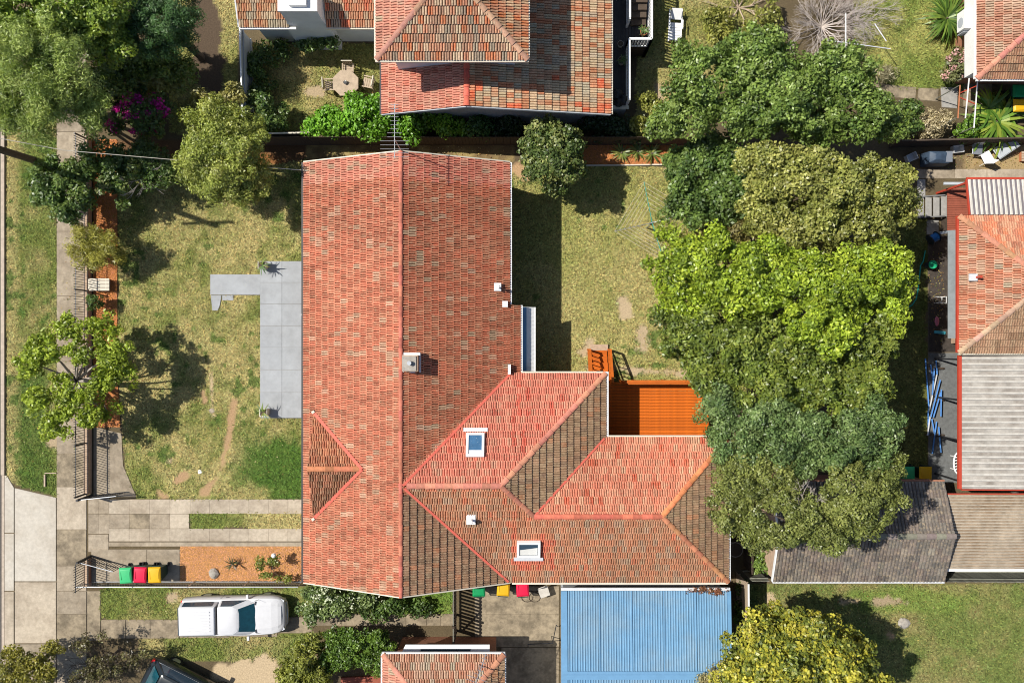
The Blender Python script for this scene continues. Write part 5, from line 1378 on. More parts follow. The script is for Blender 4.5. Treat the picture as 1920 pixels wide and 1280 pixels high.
for s_ in (1, -1):
    quadglass('side_window', [(-.45, s_ * .825, 1.03), (.72, s_ * .825, 1.03), (.14, s_ * .68, 1.41), (-.42, s_ * .68, 1.41)][::-s_], ute)
    m_ = obj('mirror', MB().box((.78, s_ * 1.0, 1.03), (.12, .20, .14)), M_carwhite, ute, local=True, bevel=.02)
    obj('headlight', MB().box((2.36, s_ * .62, .70), (.16, .26, .12), -s_ * .5), M_lens, ute, local=True)
    obj('tail_light', MB().box((-2.49, s_ * .78, .85), (.06, .12, .22)), M_tail, ute, local=True)
    obj('door_handle', MB().box((-.25, s_ * .93, .86), (.16, .02, .03)), M_black, ute, local=True)
    for x in (1.52, -1.45): wheel(ute, x, s_ * .80)
for s_ in (1, -1):
    obj('door_seam', MB().box((.98, s_ * .921, .68), (.012, .01, .56)).box((-.56, s_ * .921, .68), (.012, .01, .56)), M_black, ute, local=True)
    obj('wiper', MB().bar((1.12, s_ * .1 + .25, 1.03), (1.02, s_ * .1 - .28, 1.09), .02, .015), M_black, ute, local=True)
    obj('bonnet_seam', MB().bar((1.15, s_ * .80, .992), (2.2, s_ * .68, .862), .014, .012), M_dark, ute, local=True)
obj('cowl_vent', MB().box((1.16, 0, 1.0), (.07, 1.5, .05)), M_dark, ute, local=True)
obj('cab_gap', MB().box((-.64, 0, 1.22), (.05, 1.3, .46)), M_black, ute, local=True)
obj('aerial', MB().tube((1.3, .84, .95), (1.1, .86, 1.7), .006, .004, 5), M_black, ute, local=True)
can = obj('canopy', MB().loft([[(-2.50, -.80, 1.0), (-.66, -.80, 1.0), (-.66, .80, 1.0), (-2.50, .80, 1.0)], [(-2.44, -.68, 1.46), (-.68, -.68, 1.46), (-.68, .68, 1.46), (-2.44, .68, 1.46)], [(-2.38, -.62, 1.52), (-.72, -.62, 1.52), (-.72, .62, 1.52), (-2.38, .62, 1.52)]]), M_carwhite, ute, local=True, bevel=.03, smooth=True)
for k in range(7): obj('canopy_rib', MB().box((-1.58, -.45 + .15 * k, 1.53), (1.35, .05, .035)), M_carwhite, can, local=True)
for s_ in (1, -1): quadglass('canopy_window', [(-2.3, s_ * .785, 1.06), (-.85, s_ * .785, 1.06), (-.85, s_ * .70, 1.40), (-2.3, s_ * .70, 1.40)][::-s_], can, off=.02)
obj('tailgate_gap', MB().box((-2.47, 0, 1.24), (.03, 1.3, .42)), M_glass, can, local=True)
obj('front_bumper', MB().loft([[(2.42, -.74, .36), (2.56, -.5, .36), (2.6, 0, .36), (2.56, .5, .36), (2.42, .74, .36)] + [(2.36, .5, .36), (2.36, -.5, .36)], [(2.42, -.74, .54), (2.56, -.5, .54), (2.6, 0, .54), (2.56, .5, .54), (2.42, .74, .54)] + [(2.36, .5, .54), (2.36, -.5, .54)]]), M_carwhite, ute, local=True)

dc = thing('dark_hatchback', 'dark grey car with wet looking paint at the bottom edge', 'car', (P(365, 1286).x, P(365, 1286).y, 0), R(-27))
body = [ring(-2.2, .62, .45, .88), ring(-2.1, .80, .32, .98), ring(-1.7, .88, .26, 1.0), ring(-.6, .89, .24, .99), ring(.9, .89, .24, .97), ring(1.5, .87, .26, .90), ring(1.95, .78, .3, .80), ring(2.12, .6, .36, .70)]
obj('body', MB().loft(body), M_cardark, dc, local=True, smooth=True)
lo, hi = ellring(-2.0, 1.15, .80, .96, front=.3), ellring(-1.35, .35, .60, 1.42, front=.2)
obj('cabin', MB().loft([lo, hi]), M_cardark, dc, local=True)
obj('roof', MB().loft([ellring(-1.36, .36, .605, 1.415, front=.2), ellring(-1.28, .28, .54, 1.455, front=.2)]), M_cardark, dc, local=True, smooth=True)
ws = MB()
for i in (4, 5, 6): ws.poly([mixp(lo[i], hi[i], .08), mixp(lo[i + 1], hi[i + 1], .08), mixp(lo[i + 1], hi[i + 1], .93), mixp(lo[i], hi[i], .93)])
obj('windscreen', ws, M_screen, dc, local=True)
quadglass('rear_window', [(-1.93, .6, 1.02), (-1.93, -.6, 1.02), (-1.42, -.46, 1.40), (-1.42, .46, 1.40)], dc, M_screen, off=.02)
for s_ in (1, -1):
    quadglass('side_window', [(-1.7, s_ * .79, 1.01), (.75, s_ * .79, 1.01), (.14, s_ * .615, 1.38), (-1.25, s_ * .615, 1.38)][::-s_], dc)
    obj('window_trim', MB().bar((-1.8, s_ * .80, .99), (.8, s_ * .80, .99), .02, .02), M_steel, dc, local=True)
    obj('tail_light', MB().box((-2.06, s_ * .66, .86), (.16, .24, .2), s_ * .4), M_tail, dc, local=True)
    obj('headlight', MB().box((2.0, s_ * .56, .66), (.16, .26, .12), -s_ * .5), M_lens, dc, local=True)
    obj('mirror', MB().box((.72, s_ * .97, 1.0), (.12, .2, .13)), M_cardark, dc, local=True)
    for x in (1.3, -1.25): wheel(dc, x, s_ * .77)

# ================================================================== SMALL THINGS
def leaves_mesh(V, C, name='leaves'):
    return npmesh(name, V, np.arange(len(V)).reshape(-1, 4), np.clip(C, .005, .9))
def strap_plant(parent, c, n, L_, w, cols, droop=.5, name='leaves', z0=0.0):
    """arching strap leaves, each folded in three segments"""
    mb = MB()
    for k in range(n):
        a = random.uniform(0, 6.283); l = L_ * random.uniform(.6, 1.1); up = random.uniform(.25, 1.0)
        pts = []
        for t in (0, .35, .7, 1.0):
            pts.append(Vector((c[0] + math.cos(a) * l * t, c[1] + math.sin(a) * l * t, c[2] + z0 + l * up * t - l * droop * t * t * 1.1)))
        s_ = Vector((-math.sin(a), math.cos(a), 0)) * w
        col = random.choice(cols); f = random.uniform(.75, 1.25); col = tuple(min(.8, x * f) for x in col)
        for (p, wa), (q_, wb) in zip(zip(pts[:-1], (.7, 1, .8)), zip(pts[1:], (1, .8, .05))):
            mb.poly([p - s_ * wa, p + s_ * wa, q_ + s_ * wb, q_ - s_ * wb], col)
    return obj(name, mb, M_leaf, parent)
for (px, py, lab, n) in ((491, 497, 'square white planter with a small shrub at the top corner of the patio', 14), (494, 773, 'square white planter with a spiky plant at the bottom corner of the patio', 9)):
    p = P(px, py, .6); t = thing('planter', lab, 'planter', (p.x, p.y, .12), 0, 'planters on the patio')
    obj('pot', MB().loft([[(p.x - .14, p.y - .14, .12), (p.x + .14, p.y - .14, .12), (p.x + .14, p.y + .14, .12), (p.x - .14, p.y + .14, .12)], [(p.x - .18, p.y - .18, .64), (p.x + .18, p.y - .18, .64), (p.x + .18, p.y + .18, .64), (p.x - .18, p.y + .18, .64)]]), M_cream, t)
    obj('soil', MB().box((p.x, p.y, .645), (.29, .29, .02)), M_timber_dark, t)
    strap_plant(t, (p.x, p.y, .64), n, .5, .025, [(.16, .22, .04), (.25, .26, .06), (.10, .18, .05)])
# clothes line
cl = thing('rotary_clothesline', 'rotary clothes line with pale wires standing on the back lawn', 'clothesline', (P(1225, 416, 1.9).x, P(1225, 416, 1.9).y, 0))
cc = Vector((P(1225, 416, 1.9).x, P(1225, 416, 1.9).y, 0))
obj('post', MB().tube(cc, cc + Vector((0, 0, 1.85)), .035, .03, 10), M_steel, cl); obj('gear_box', MB().tube(cc + Vector((0, 0, 1.35)), cc + Vector((0, 0, 1.6)), .07, .07, 10), M_black, cl)
ends = []
for k in range(4):
    a = R(104 + 90 * k); e_ = cc + Vector((math.cos(a) * 1.85, math.sin(a) * 1.85, 2.05)); ends.append(e_)
    obj('arm', MB().tube(cc + Vector((0, 0, 1.6)), e_, .018, .014, 6), M_steel if k % 2 else M_hose, cl)
for r_ in (.38, .5, .62, .74, .86, .98):
    mb = MB()
    for k in range(4):
        a = cc + Vector((0, 0, 1.6)) ; p0 = a.lerp(ends[k], r_); p1 = a.lerp(ends[(k + 1) % 4], r_)
        mb.tube(p0, p1, .006, .006, 4)
    obj('wire', mb, M_cream, cl)
# garden table with chairs
tb = thing('octagonal_table', 'octagonal timber garden table with a pot on it on the upper left lawn', 'table', (P(650, 156).x, P(650, 156).y, 0))
tc_ = P(648, 156, .73)
oc = [(tc_.x + .64 * math.cos(R(22.5 + 45 * k)), tc_.y + .64 * math.sin(R(22.5 + 45 * k))) for k in range(8)]
obj('table_top', MB().prism(oc, .70, .74), M_timber_pale, tb)
for k in range(8):
    a, b = oc[k], oc[(k + 1) % 8]
    obj('top_board', MB().prism([(tc_.x + (a[0] - tc_.x) * .12, tc_.y + (a[1] - tc_.y) * .12), (tc_.x + (a[0] - tc_.x) * .97, tc_.y + (a[1] - tc_.y) * .97), (tc_.x + (b[0] - tc_.x) * .97, tc_.y + (b[1] - tc_.y) * .97), (tc_.x + (b[0] - tc_.x) * .12, tc_.y + (b[1] - tc_.y) * .12)], .741, .748 + .002 * (k % 2)), M_timber_pale, tb)
for k in range(4): obj('leg', MB().box((tc_.x + .38 * math.cos(R(45 + 90 * k)), tc_.y + .38 * math.sin(R(45 + 90 * k)), .35), (.07, .07, .70)), M_timber_pale, tb)
pt = thing('table_pot', 'small dark pot with a white flower on the octagonal table', 'pot', (tc_.x, tc_.y, .75))
obj('pot', MB().tube((tc_.x, tc_.y, .75), (tc_.x, tc_.y, .85), .06, .09, 10), M_black, pt); obj('flower', MB().tube((tc_.x + .03, tc_.y + .05, .85), (tc_.x + .03, tc_.y + .05, .95), .05, .02, 7), M_white, pt)
def chair(px, py, rz, label):
    p = P(px, py, .5); t = thing('garden_chair', label, 'chair', (p.x, p.y, 0), rz, 'chairs round the octagonal table')
    for k in range(5): obj('seat_slat', MB().box((-.2 + .1 * k, 0, .44), (.085, .46, .02)), M_timber_pale, t, local=True)
    for k in range(5): obj('back_slat', MB().box((-.27, -.19 + .095 * k, .70), (.02, .06, .46)), M_timber_pale, t, local=True)
    obj('back_rail', MB().box((-.27, 0, .94), (.035, .5, .06)), M_cream, t, local=True)
    for a, b in ((-.25, -.22), (-.25, .22), (.22, -.22), (.22, .22)): obj('leg', MB().box((a, b, .21), (.04, .04, .43)), M_timber_pale, t, local=True)
    for b in (-.25, .25): obj('armrest', MB().box((-.02, b, .62), (.48, .05, .025)), M_timber_pale, t, local=True)
chair(653, 131, R(-90), 'timber garden chair tucked in above the octagonal table')
chair(619, 160, R(2), 'timber garden chair left of the octagonal table')
chair(690, 155, R(168), 'timber garden chair right of the octagonal table')
# sun lounger
p = P(1266, 52, .35)
lg = thing('sun_lounger', 'white sun lounger on the lawn beside the dark side deck', 'lounger', (p.x, p.y, 0), R(-3))
for k in range(7): obj('seat_slat', MB().box((0, -.55 + .12 * k, .34), (.52, .105, .02)), M_white, lg, local=True)
obj('back_panel', MB().bar((0, .38, .35), (0, .80, .62), .50, .03), M_white, lg, local=True)
for s_ in (-1, 1):
    obj('side_frame', MB().bar((s_ * .29, -.66, .34), (s_ * .29, .86, .34), .05, .06), M_white, lg, local=True)
    obj('armrest', MB().box((s_ * .31, .1, .52), (.06, .42, .03)), M_white, lg, local=True)
    for yy in (-.55, .7): obj('leg', MB().box((s_ * .28, yy, .16), (.05, .05, .33)), M_white, lg, local=True)
# pots on the side deck
def pot(px, py, z, r, h, m, label, plant=True, name='plant_pot', cat='pot'):
    p = P(px, py, z + h); t = thing(name, label, cat, (p.x, p.y, z))
    obj('pot', MB().tube((p.x, p.y, z), (p.x, p.y, z + h), r * .75, r, 16), m, t, smooth=True); obj('pot_rim', MB().tube((p.x, p.y, z + h - .04), (p.x, p.y, z + h), r * 1.08, r * 1.08, 16), m, t); obj('soil', MB().tube((p.x, p.y, z + h), (p.x, p.y, z + h + .006), r * .85, r * .85, 14), M_timber_dark, t)
    if plant: strap_plant(t, (p.x, p.y, z + h), 26, r * 1.9, .02, [(.08, .14, .03), (.12, .18, .05)])
    return t
pot(1164, 82, dz, .13, .3, M_cream, 'small empty pale pot on the dark side deck', False)
pot(1166, 113, dz, .17, .36, M_stone, 'pot with a dark green plant on the dark side deck')
pot(1208, 58, dz, .17, .36, M_terra, 'terracotta pot with a plant in the corner of the white railing')
bg_ = thing('rubbish_bag', 'pile of black rubbish bags at the lower end of the dark side deck', 'bags', P(1165, 180, dz))
for k, (a, b, r_) in enumerate(((1158, 178, .28), (1170, 188, .24), (1160, 192, .22))):
    p = P(a, b, dz + .2); mb = MB(); rr = []
    for i in range(5):
        f = i / 4; R_ = r_ * math.sin(math.pi * (f * .85 + .1)); rr.append([(p.x + R_ * math.cos(t) * random.uniform(.85, 1.15), p.y + R_ * math.sin(t) * random.uniform(.85, 1.15), dz + .42 * f) for t in [2 * math.pi * j / 9 for j in range(9)]])
    obj('bag', mb.loft(rr), M_black, bg_)

# --- junk in the right hand side yards
def crate(px, py, rz, label):
    p = P(px, py, .3); t = thing('plastic_crate', label, 'crate', (p.x, p.y, 0), rz)
    obj('crate_base', MB().box((0, 0, .03), (.46, .32, .03)), M_steel, t, local=True)
    for c, d in (((0, .16, .16), (.48, .025, .28)), ((0, -.16, .16), (.48, .025, .28)), ((.235, 0, .16), (.025, .30, .28)), ((-.235, 0, .16), (.025, .30, .28))): obj('crate_side', MB().box(c, d), M_lead, t, local=True)
crate(1711, 294, R(25), 'pale blue plastic crate on bare soil near the olive tree')
crate(1798, 279, R(6), 'grey blue plastic crate against the dark fence')
cv = thing('covered_barbecue', 'navy covered barbecue in the side yard below the dark fence', 'barbecue', P(1762, 296))
p = P(1762, 294, .8)
obj('cover', MB().loft([[(p.x - .55, p.y - .32, .05), (p.x + .55, p.y - .32, .05), (p.x + .55, p.y + .3, .05), (p.x - .55, p.y + .3, .05)], [(p.x - .5, p.y - .28, .8), (p.x + .5, p.y - .3, .75), (p.x + .52, p.y + .27, .78), (p.x - .5, p.y + .25, .85)], [(p.x - .25, p.y - .16, .95), (p.x + .12, p.y - .16, .9), (p.x + .12, p.y + .12, .92), (p.x - .25, p.y + .12, .97)]]), M_tarp, cv, bevel=.03, smooth=True)
obj('side_shelf', MB().box((p.x + .42, p.y, .83), (.30, .5, .04)), M_steel, cv)
def bucket_chair(px, py, rz, m, label):
    p = P(px, py, .5); t = thing('outdoor_chair', label, 'chair', (p.x, p.y, 0), rz)
    obj('seat', MB().loft([[(-.22, -.22, .40), (.22, -.20, .40), (.22, .20, .40), (-.22, .22, .40)], [(-.25, -.26, .44), (.24, -.24, .46), (.24, .24, .46), (-.25, .26, .44)]]), m, t, local=True, bevel=.02)
    obj('backrest', MB().loft([[(-.24, -.22, .42), (-.20, -.22, .42), (-.20, .22, .42), (-.24, .22, .42)], [(-.38, -.16, .86), (-.34, -.16, .86), (-.34, .16, .86), (-.38, .16, .86)]]), m, t, local=True, bevel=.015)
    for a in (-.2, .2):
        for b in (-.2, .2): obj('leg', MB().tube((a, b, .42), (a * 1.2, b * 1.2, 0), .018, .016, 6), m, t, local=True)
bucket_chair(1834, 280, R(-95), M_steel, 'grey moulded chair below the palm at the right')
bucket_chair(1852, 294, R(120), M_white, 'white moulded chair lying below the palm at the right')
bucket_chair(1020, 1110, R(-70), M_rib_pale, 'white folding chair beside the coiled hose in the concrete yard')
fl = thing('folding_lounge', 'folded metal lounge frame leaning below the palm at the right edge', 'lounge', P(1886, 281))
a, b = P(1868, 290, .3), P(1906, 264, .7)
dd = (b - a).normalized(); s2 = Vector((-dd.y, dd.x, 0)).normalized() * .28
for s_ in (1, -1): obj('side_tube', MB().tube(a + s2 * s_, b + s2 * s_, .02, .02, 6), M_steel, fl)
obj('sling', MB().poly([a - s2 * .9, b - s2 * .9, b + s2 * .9, a + s2 * .9]).poly([a + s2 * .9 - Vector((0, 0, .01)), b + s2 * .9 - Vector((0, 0, .01)), b - s2 * .9 - Vector((0, 0, .01)), a - s2 * .9 - Vector((0, 0, .01))]), M_wallgrey, fl)
tp = thing('timber_pallet', 'small orange timber box at the right edge beside the concrete path', 'pallet', P(1918, 295))
for k in range(4): obj('slat', MB().box((P(1918, 0).x, P(0, 288).y - .12 * k, .22), (.4, .1, .02)), M_timber_pale, tp)
obj('bearer', MB().box((P(1918, 0).x, P(0, 295).y, .1), (.38, .44, .2)), M_terra, tp)
hrl = thing('hose_reel', 'blue hose reel on a bracket beside the shaded side path', 'hose reel', P(1752, 446))
p = P(1752, 446, .5)
obj('drum', MB().tube((p.x - .16, p.y - .08, .45), (p.x + .16, p.y + .08, .45), .2, .2, 16), M_bluegear, hrl, smooth=True)
obj('flange', MB().tube((p.x + .16, p.y + .08, .45), (p.x + .19, p.y + .1, .45), .27, .27, 16).tube((p.x - .19, p.y - .1, .45), (p.x - .16, p.y - .08, .45), .27, .27, 16), M_dark, hrl)
obj('bracket', MB().bar((p.x + .15, p.y + .2, .7), (p.x + 1.1, p.y + .3, .8), .12, .06), M_wallgrey, hrl)
hose = [P(1735, 470, .05), P(1731, 490, .05), P(1726, 498, .05), P(1724, 520, .05), P(1721, 545, .05), P(1718, 560, .05), P(1710, 572, .05), P(1701, 577, .05), P(1690, 577, .05)]
tag(obj('garden_hose', MB().path(hose, .028), M_hose, smooth=True), 'green garden hose snaking over the shaded strip of lawn', 'hose')
td = thing('round_tub', 'round green tub lid on the shaded side path', 'tub', P(1749, 496)); p = P(1749, 496, .5)
obj('tub', MB().tube((p.x, p.y, 0), (p.x, p.y, .5), .15, .19, 18), M_dark, td); obj('lid', MB().tube((p.x, p.y, .5), (p.x, p.y, .54), .2, .19, 20), M_greenlid, td)
wc_ = thing('wire_chair', 'small white wire chair against the right hand awning', 'chair', P(1768, 562)); p = P(1768, 562, .5)
obj('back_wire', MB().path([(p.x - .15, p.y - .13, .3), (p.x - .18, p.y - .1, .75), (p.x - .18, p.y + .1, .75), (p.x - .15, p.y + .13, .3)], .014), M_white, wc_); obj('seat_wire', MB().path([(p.x - .15, p.y - .13, .4), (p.x + .2, p.y - .16, .42), (p.x + .2, p.y + .16, .42), (p.x - .15, p.y + .13, .4)], .014), M_white, wc_)
for a in (-.15, .2):
    for b in (-.14, .14): obj('leg', MB().tube((p.x + a, p.y + b, 0), (p.x + a, p.y + b, .42), .012), M_white, wc_)
p = P(1758, 602, .1); tag(obj('pink_rag', MB().loft([[(p.x + .1 * math.cos(t) * r_ , p.y + .22 * math.sin(t) * r_, z) for t in [2 * math.pi * k / 8 for k in range(8)]] for r_, z in ((1.1, .03), (.9, .09), (.3, .12))]), M_pink, smooth=True), 'crumpled pink cloth on the shaded side path', 'cloth')
p = P(1762, 623, .1); tag(obj('blue_trough', MB().box((p.x, p.y, .1), (.5, .14, .12), -.1), M_glowblue, bevel=.02), 'pale blue plastic trough at the end of the shaded awning', 'trough')
# stack of blue pipes on a low rack
rk = thing('pipe_rack', 'low dark rack carrying the pile of blue lengths on the right hand side path', 'rack', P(1748, 760))
for yy in (690, 750, 815): obj('bearer', MB().bar((*g2(1738, yy, .25), .22), (*g2(1768, yy, .25), .22), .08, .08), M_timber_dark, rk)
for xx in (1738, 1768):
    for yy in (690, 750, 815): obj('leg', MB().box((*g2(xx, yy, .1), .09), (.07, .07, .18)), M_timber_dark, rk)
pip = [((1735, 672), (1742, 770)), ((1745, 683), (1749, 715)), ((1755, 676), (1757, 702)), ((1752, 690), (1748, 740)), ((1757, 700), (1742, 770)), ((1763, 712), (1745, 782)), ((1764, 735), (1750, 782)), ((1765, 730), (1764, 780)), ((1740, 770), (1741, 815)), ((1744, 780), (1739, 816)), ((1747, 785), (1752, 812)), ((1760, 800), (1764, 848)), ((1756, 790), (1748, 850))]
labs_top = 'blue lengths of pipe and batten piled on the side path'
for k, (a, b) in enumerate(pip):
    z = .29 + .035 * (k % 4)
    o = obj('blue_pipe', MB().bar(P(*a, z), P(*b, z), .05, .035), M_bluepipe if k % 5 != 4 else M_lead); tag(o, ('pale grey batten among the blue pipes beside the pale ribbed roof' if k % 5 == 4 else 'blue pipe in the pile beside the pale ribbed roof'), 'pipe', 'pile of blue pipes')
p = P(1790, 866, .1)
wn_ = thing('white_garden_seat', 'white scrolled wheel shaped seat tucked under the pale ribbed roof', 'seat', P(1790, 866))
mb = MB(); rr = [Vector((p.x + .22 * math.cos(t), p.y + .5 * math.sin(t), .42)) for t in [2 * math.pi * k / 14 for k in range(15)]]
obj('rim', mb.path(rr, .04), M_white, wn_)
for k in range(5): obj('spoke', MB().bar((p.x - .2, p.y - .3 + .14 * k, .42), (p.x + .2, p.y - .25 + .14 * k, .42), .05, .03), M_white, wn_)
for k in range(4): obj('leg', MB().tube((p.x + .15 * (-1) ** k, p.y + .3 * (-1) ** (k // 2), 0), (p.x + .15 * (-1) ** k, p.y + .3 * (-1) ** (k // 2), .42), .025), M_white, wn_)
# metal frame by the upper right house
pg = thing('pergola_frame', 'bare thin metal pergola frame beside the palm at the upper right', 'pergola', P(1812, 205))
for a, b, m_ in (((1800, 160), (1796, 222), M_terra), ((1817, 147), (1810, 222), M_white), ((1833, 150), (1826, 240), M_white)): obj('beam', MB().bar(P(*a, 2.1), P(*b, 2.1), .035, .05), m_, pg)
for a, b in (((1799, 175), (1834, 160)), ((1797, 182), (1830, 196))): obj('cross_bar', MB().bar(P(*a, 2.06), P(*b, 2.06), .035, .035), M_redtrim, pg)
for a in ((1796, 220), (1826, 238), (1800, 160)):
    q_ = P(*a, 2.1); obj('post', MB().box((q_.x, q_.y, 1.03), (.035, .035, 2.06)), M_timber, pg)
# second rotary line by the dead tree
hl = thing('clothesline', 'white wire clothes frame half hidden by the bare grey shrub', 'clothesline', P(1586, 70))
pp = P(1586, 70, 1.9); obj('post', MB().tube((pp.x, pp.y, 0), (pp.x, pp.y, 1.9), .03), M_steel, hl)
for a, b in (((1586, 25), (1586, 110)), ((1545, 75), (1670, 92)), ((1640, 45), (1662, 78))): obj('arm', MB().tube(P(*a, 1.95), P(*b, 1.95), .022), M_lead, hl)
# stump and stone in the lower right lawn, stones in the mulch bed
def rock(name, px, py, r, h, m, label, cat='stone'):
    p = P(px, py); mb = MB(); rr = []
    for f, k in ((1, 0), (.95, .5), (.6, .9), (.2, 1.0)): rr.append([(p.x + r * f * math.cos(t) * random.uniform(.8, 1.2), p.y + r * f * math.sin(t) * random.uniform(.8, 1.2), h * k) for t in [2 * math.pi * j / 9 for j in range(9)]])
    return tag(obj(name, mb.loft(rr), m, smooth=False), label, cat)
rock('rock', 1694, 1167, .28, .14, M_stone, 'flat grey rock on the lower right lawn')
rock('rock', 402, 1074, .26, .22, M_stone, 'grey rock in the orange mulch bed')
rock('rock', 397, 770, .14, .05, M_conc_pale, 'white stone lying on the front lawn below the path')
rock('rock', 375, 884, .11, .05, M_white, 'small white stone on the worn lawn near the driveway')
tag(obj('meter_frame', MB().bar(P(84, 889, .05), P(84, 912, .05), .07, .06).bar(P(84, 886.5, .05), P(106, 886.5, .05), .04, .05), M_timber_pale), 'short pale timber border on the verge beside the driveway', 'border')
slm = thing('slat_bench', 'small cream slatted bench in the mulch behind the picket fence', 'bench', P(186, 532))
for k in range(9):
    p = P(186, 523 + 2.6 * k, .4); obj('slat', MB().box((p.x, p.y, .4), (.95, .05, .03)), M_cream, slm)
for a in (170, 202):
    p = P(a, 533, .2); obj('leg', MB().box((p.x, p.y, .19), (.05, .5, .38)), M_cream, slm)
tk = thing('round_pot', 'large round grey pot in the gap right of the house', 'pot', P(1379, 1030)); p = P(1379, 1030, .5)
obj('pot', MB().tube((p.x, p.y, 0), (p.x, p.y, .5), .25, .36, 18), M_stone, tk, smooth=True); obj('soil', MB().tube((p.x, p.y, .5), (p.x, p.y, .51), .32, .32, 16), M_timber_dark, tk)
hs2 = [P(985 + 14 * math.cos(t) + 2.2 * t, 1118 + 10 * math.sin(t), .05) for t in [k * .5 for k in range(26)]]
tag(obj('coiled_hose', MB().path(hs2, .016), M_timber_dark), 'brown coiled hose on the concrete yard by the red bin', 'hose')
# power pole at the far left and its service wire
pole = thing('power_pole', 'timber power pole leaning out of the left edge of the photo', 'pole', (*G(62, 300), 0))
b_ = Vector((*G(62, 300), 0))
obj('pole_shaft', MB().tube(b_, b_ + Vector((.1, -.5, 12.0)), .17, .12, 14), M_bark, pole, smooth=True)
obj('crossarm', MB().box((b_.x + .1, b_.y - .48, 11.4), (2.4, .12, .14), R(2)), M_timber_dark, pole)
for k in (-1, -.4, .4, 1): obj('insulator', MB().tube((b_.x + .1 + k * 1.1, b_.y - .48, 11.46), (b_.x + .1 + k * 1.1, b_.y - .48, 11.64), .05, .03, 8), M_cream, pole)
tag(obj('service_wire', MB().path([b_ + Vector((.07, -.3, 7.6)), P(120, 282, 5.2), P(330, 300, 3.6), Vector((XW + .2, YN - .4, 3.5))], .015, 5), M_cream), 'thin pale service wire running from the pole to the house', 'wire')

# ================================================================== TREES AND SHRUBS
def unit(n):
    v = rng.normal(size=(n, 3)); return v / np.linalg.norm(v, axis=1, keepdims=True)

def crown_leaves(blobs, pal, leaf, dens, clump, open_=0.0, flat=.55, sheen=1.0, up=.35):
    Vs, Cs = [], []
    pal = np.array(pal)
    for (px, py, z, rx, ry, rz) in blobs:
        c0 = np.array(P(px, py, z))
        area = math.pi * rx * ry
        nc = max(5, int(area * 1.25 / (clump * clump)))
        d = unit(nc); d[:, 2] = np.where(d[:, 2] < -.25, -d[:, 2], d[:, 2])
        rad = rng.uniform(.62, 1.04, (nc, 1)) if open_ == 0 else rng.uniform(.35, 1.08, (nc, 1))
        lump = (.86 + .26 * (np.sin(d[:, 0:1] * 5 + c0[0] * 3) * np.cos(d[:, 1:2] * 4.3 + c0[1] * 2)))
        cen = c0 + d * rad * lump * np.array([rx, ry, rz])
        if open_: cen = cen[rng.random(len(cen)) > open_]; d = d[:len(cen)]
        cl_t = rng.random(len(cen)); cl_b = rng.uniform(.95, 1.45, len(cen)); cl_s = rng.uniform(.7, 1.25, len(cen))
        nl = max(6, int(dens * clump * clump * 1.75))
        idx = np.repeat(np.arange(len(cen)), nl)
        n = len(idx)
        dl = unit(n)
        r = rng.random((n, 1)) ** .30
        pos = cen[idx] + dl * r * clump * cl_s[idx][:, None] * np.array([1, 1, flat + .1])
        pos[:, 2] = np.maximum(pos[:, 2], .04)
        nrm = d[idx] * .30 + dl * .60 + unit(n) * .75; nrm[:, 2] += up * .6
        nrm /= np.linalg.norm(nrm, axis=1, keepdims=True)
        t = np.cross(nrm, unit(n)); t /= np.linalg.norm(t, axis=1, keepdims=True) + 1e-9
        b = np.cross(nrm, t)
        s = rng.uniform(.7, 1.3, (n, 1))
        hl, hw = leaf[0] * .46 * s, leaf[1] * .48 * s
        bend = nrm * (hl * .25)
        Vs.append(np.stack([pos - t * hl - bend, pos - b * hw, pos + t * hl - bend, pos + b * hw], 1).reshape(-1, 3))
        k = np.clip(cl_t[idx] * .6 + rng.random(n) * .55 - .08, 0, .999) * (len(pal) - 1)
        i0 = k.astype(int); f = (k - i0)[:, None]
        col = pal[i0] * (1 - f) + pal[np.minimum(i0 + 1, len(pal) - 1)] * f
        col = col * cl_b[idx][:, None] * rng.uniform(.75, 1.25, (n, 1))
        Cs.append(np.repeat(col, 4, 0))
    return np.concatenate(Vs), np.concatenate(Cs)

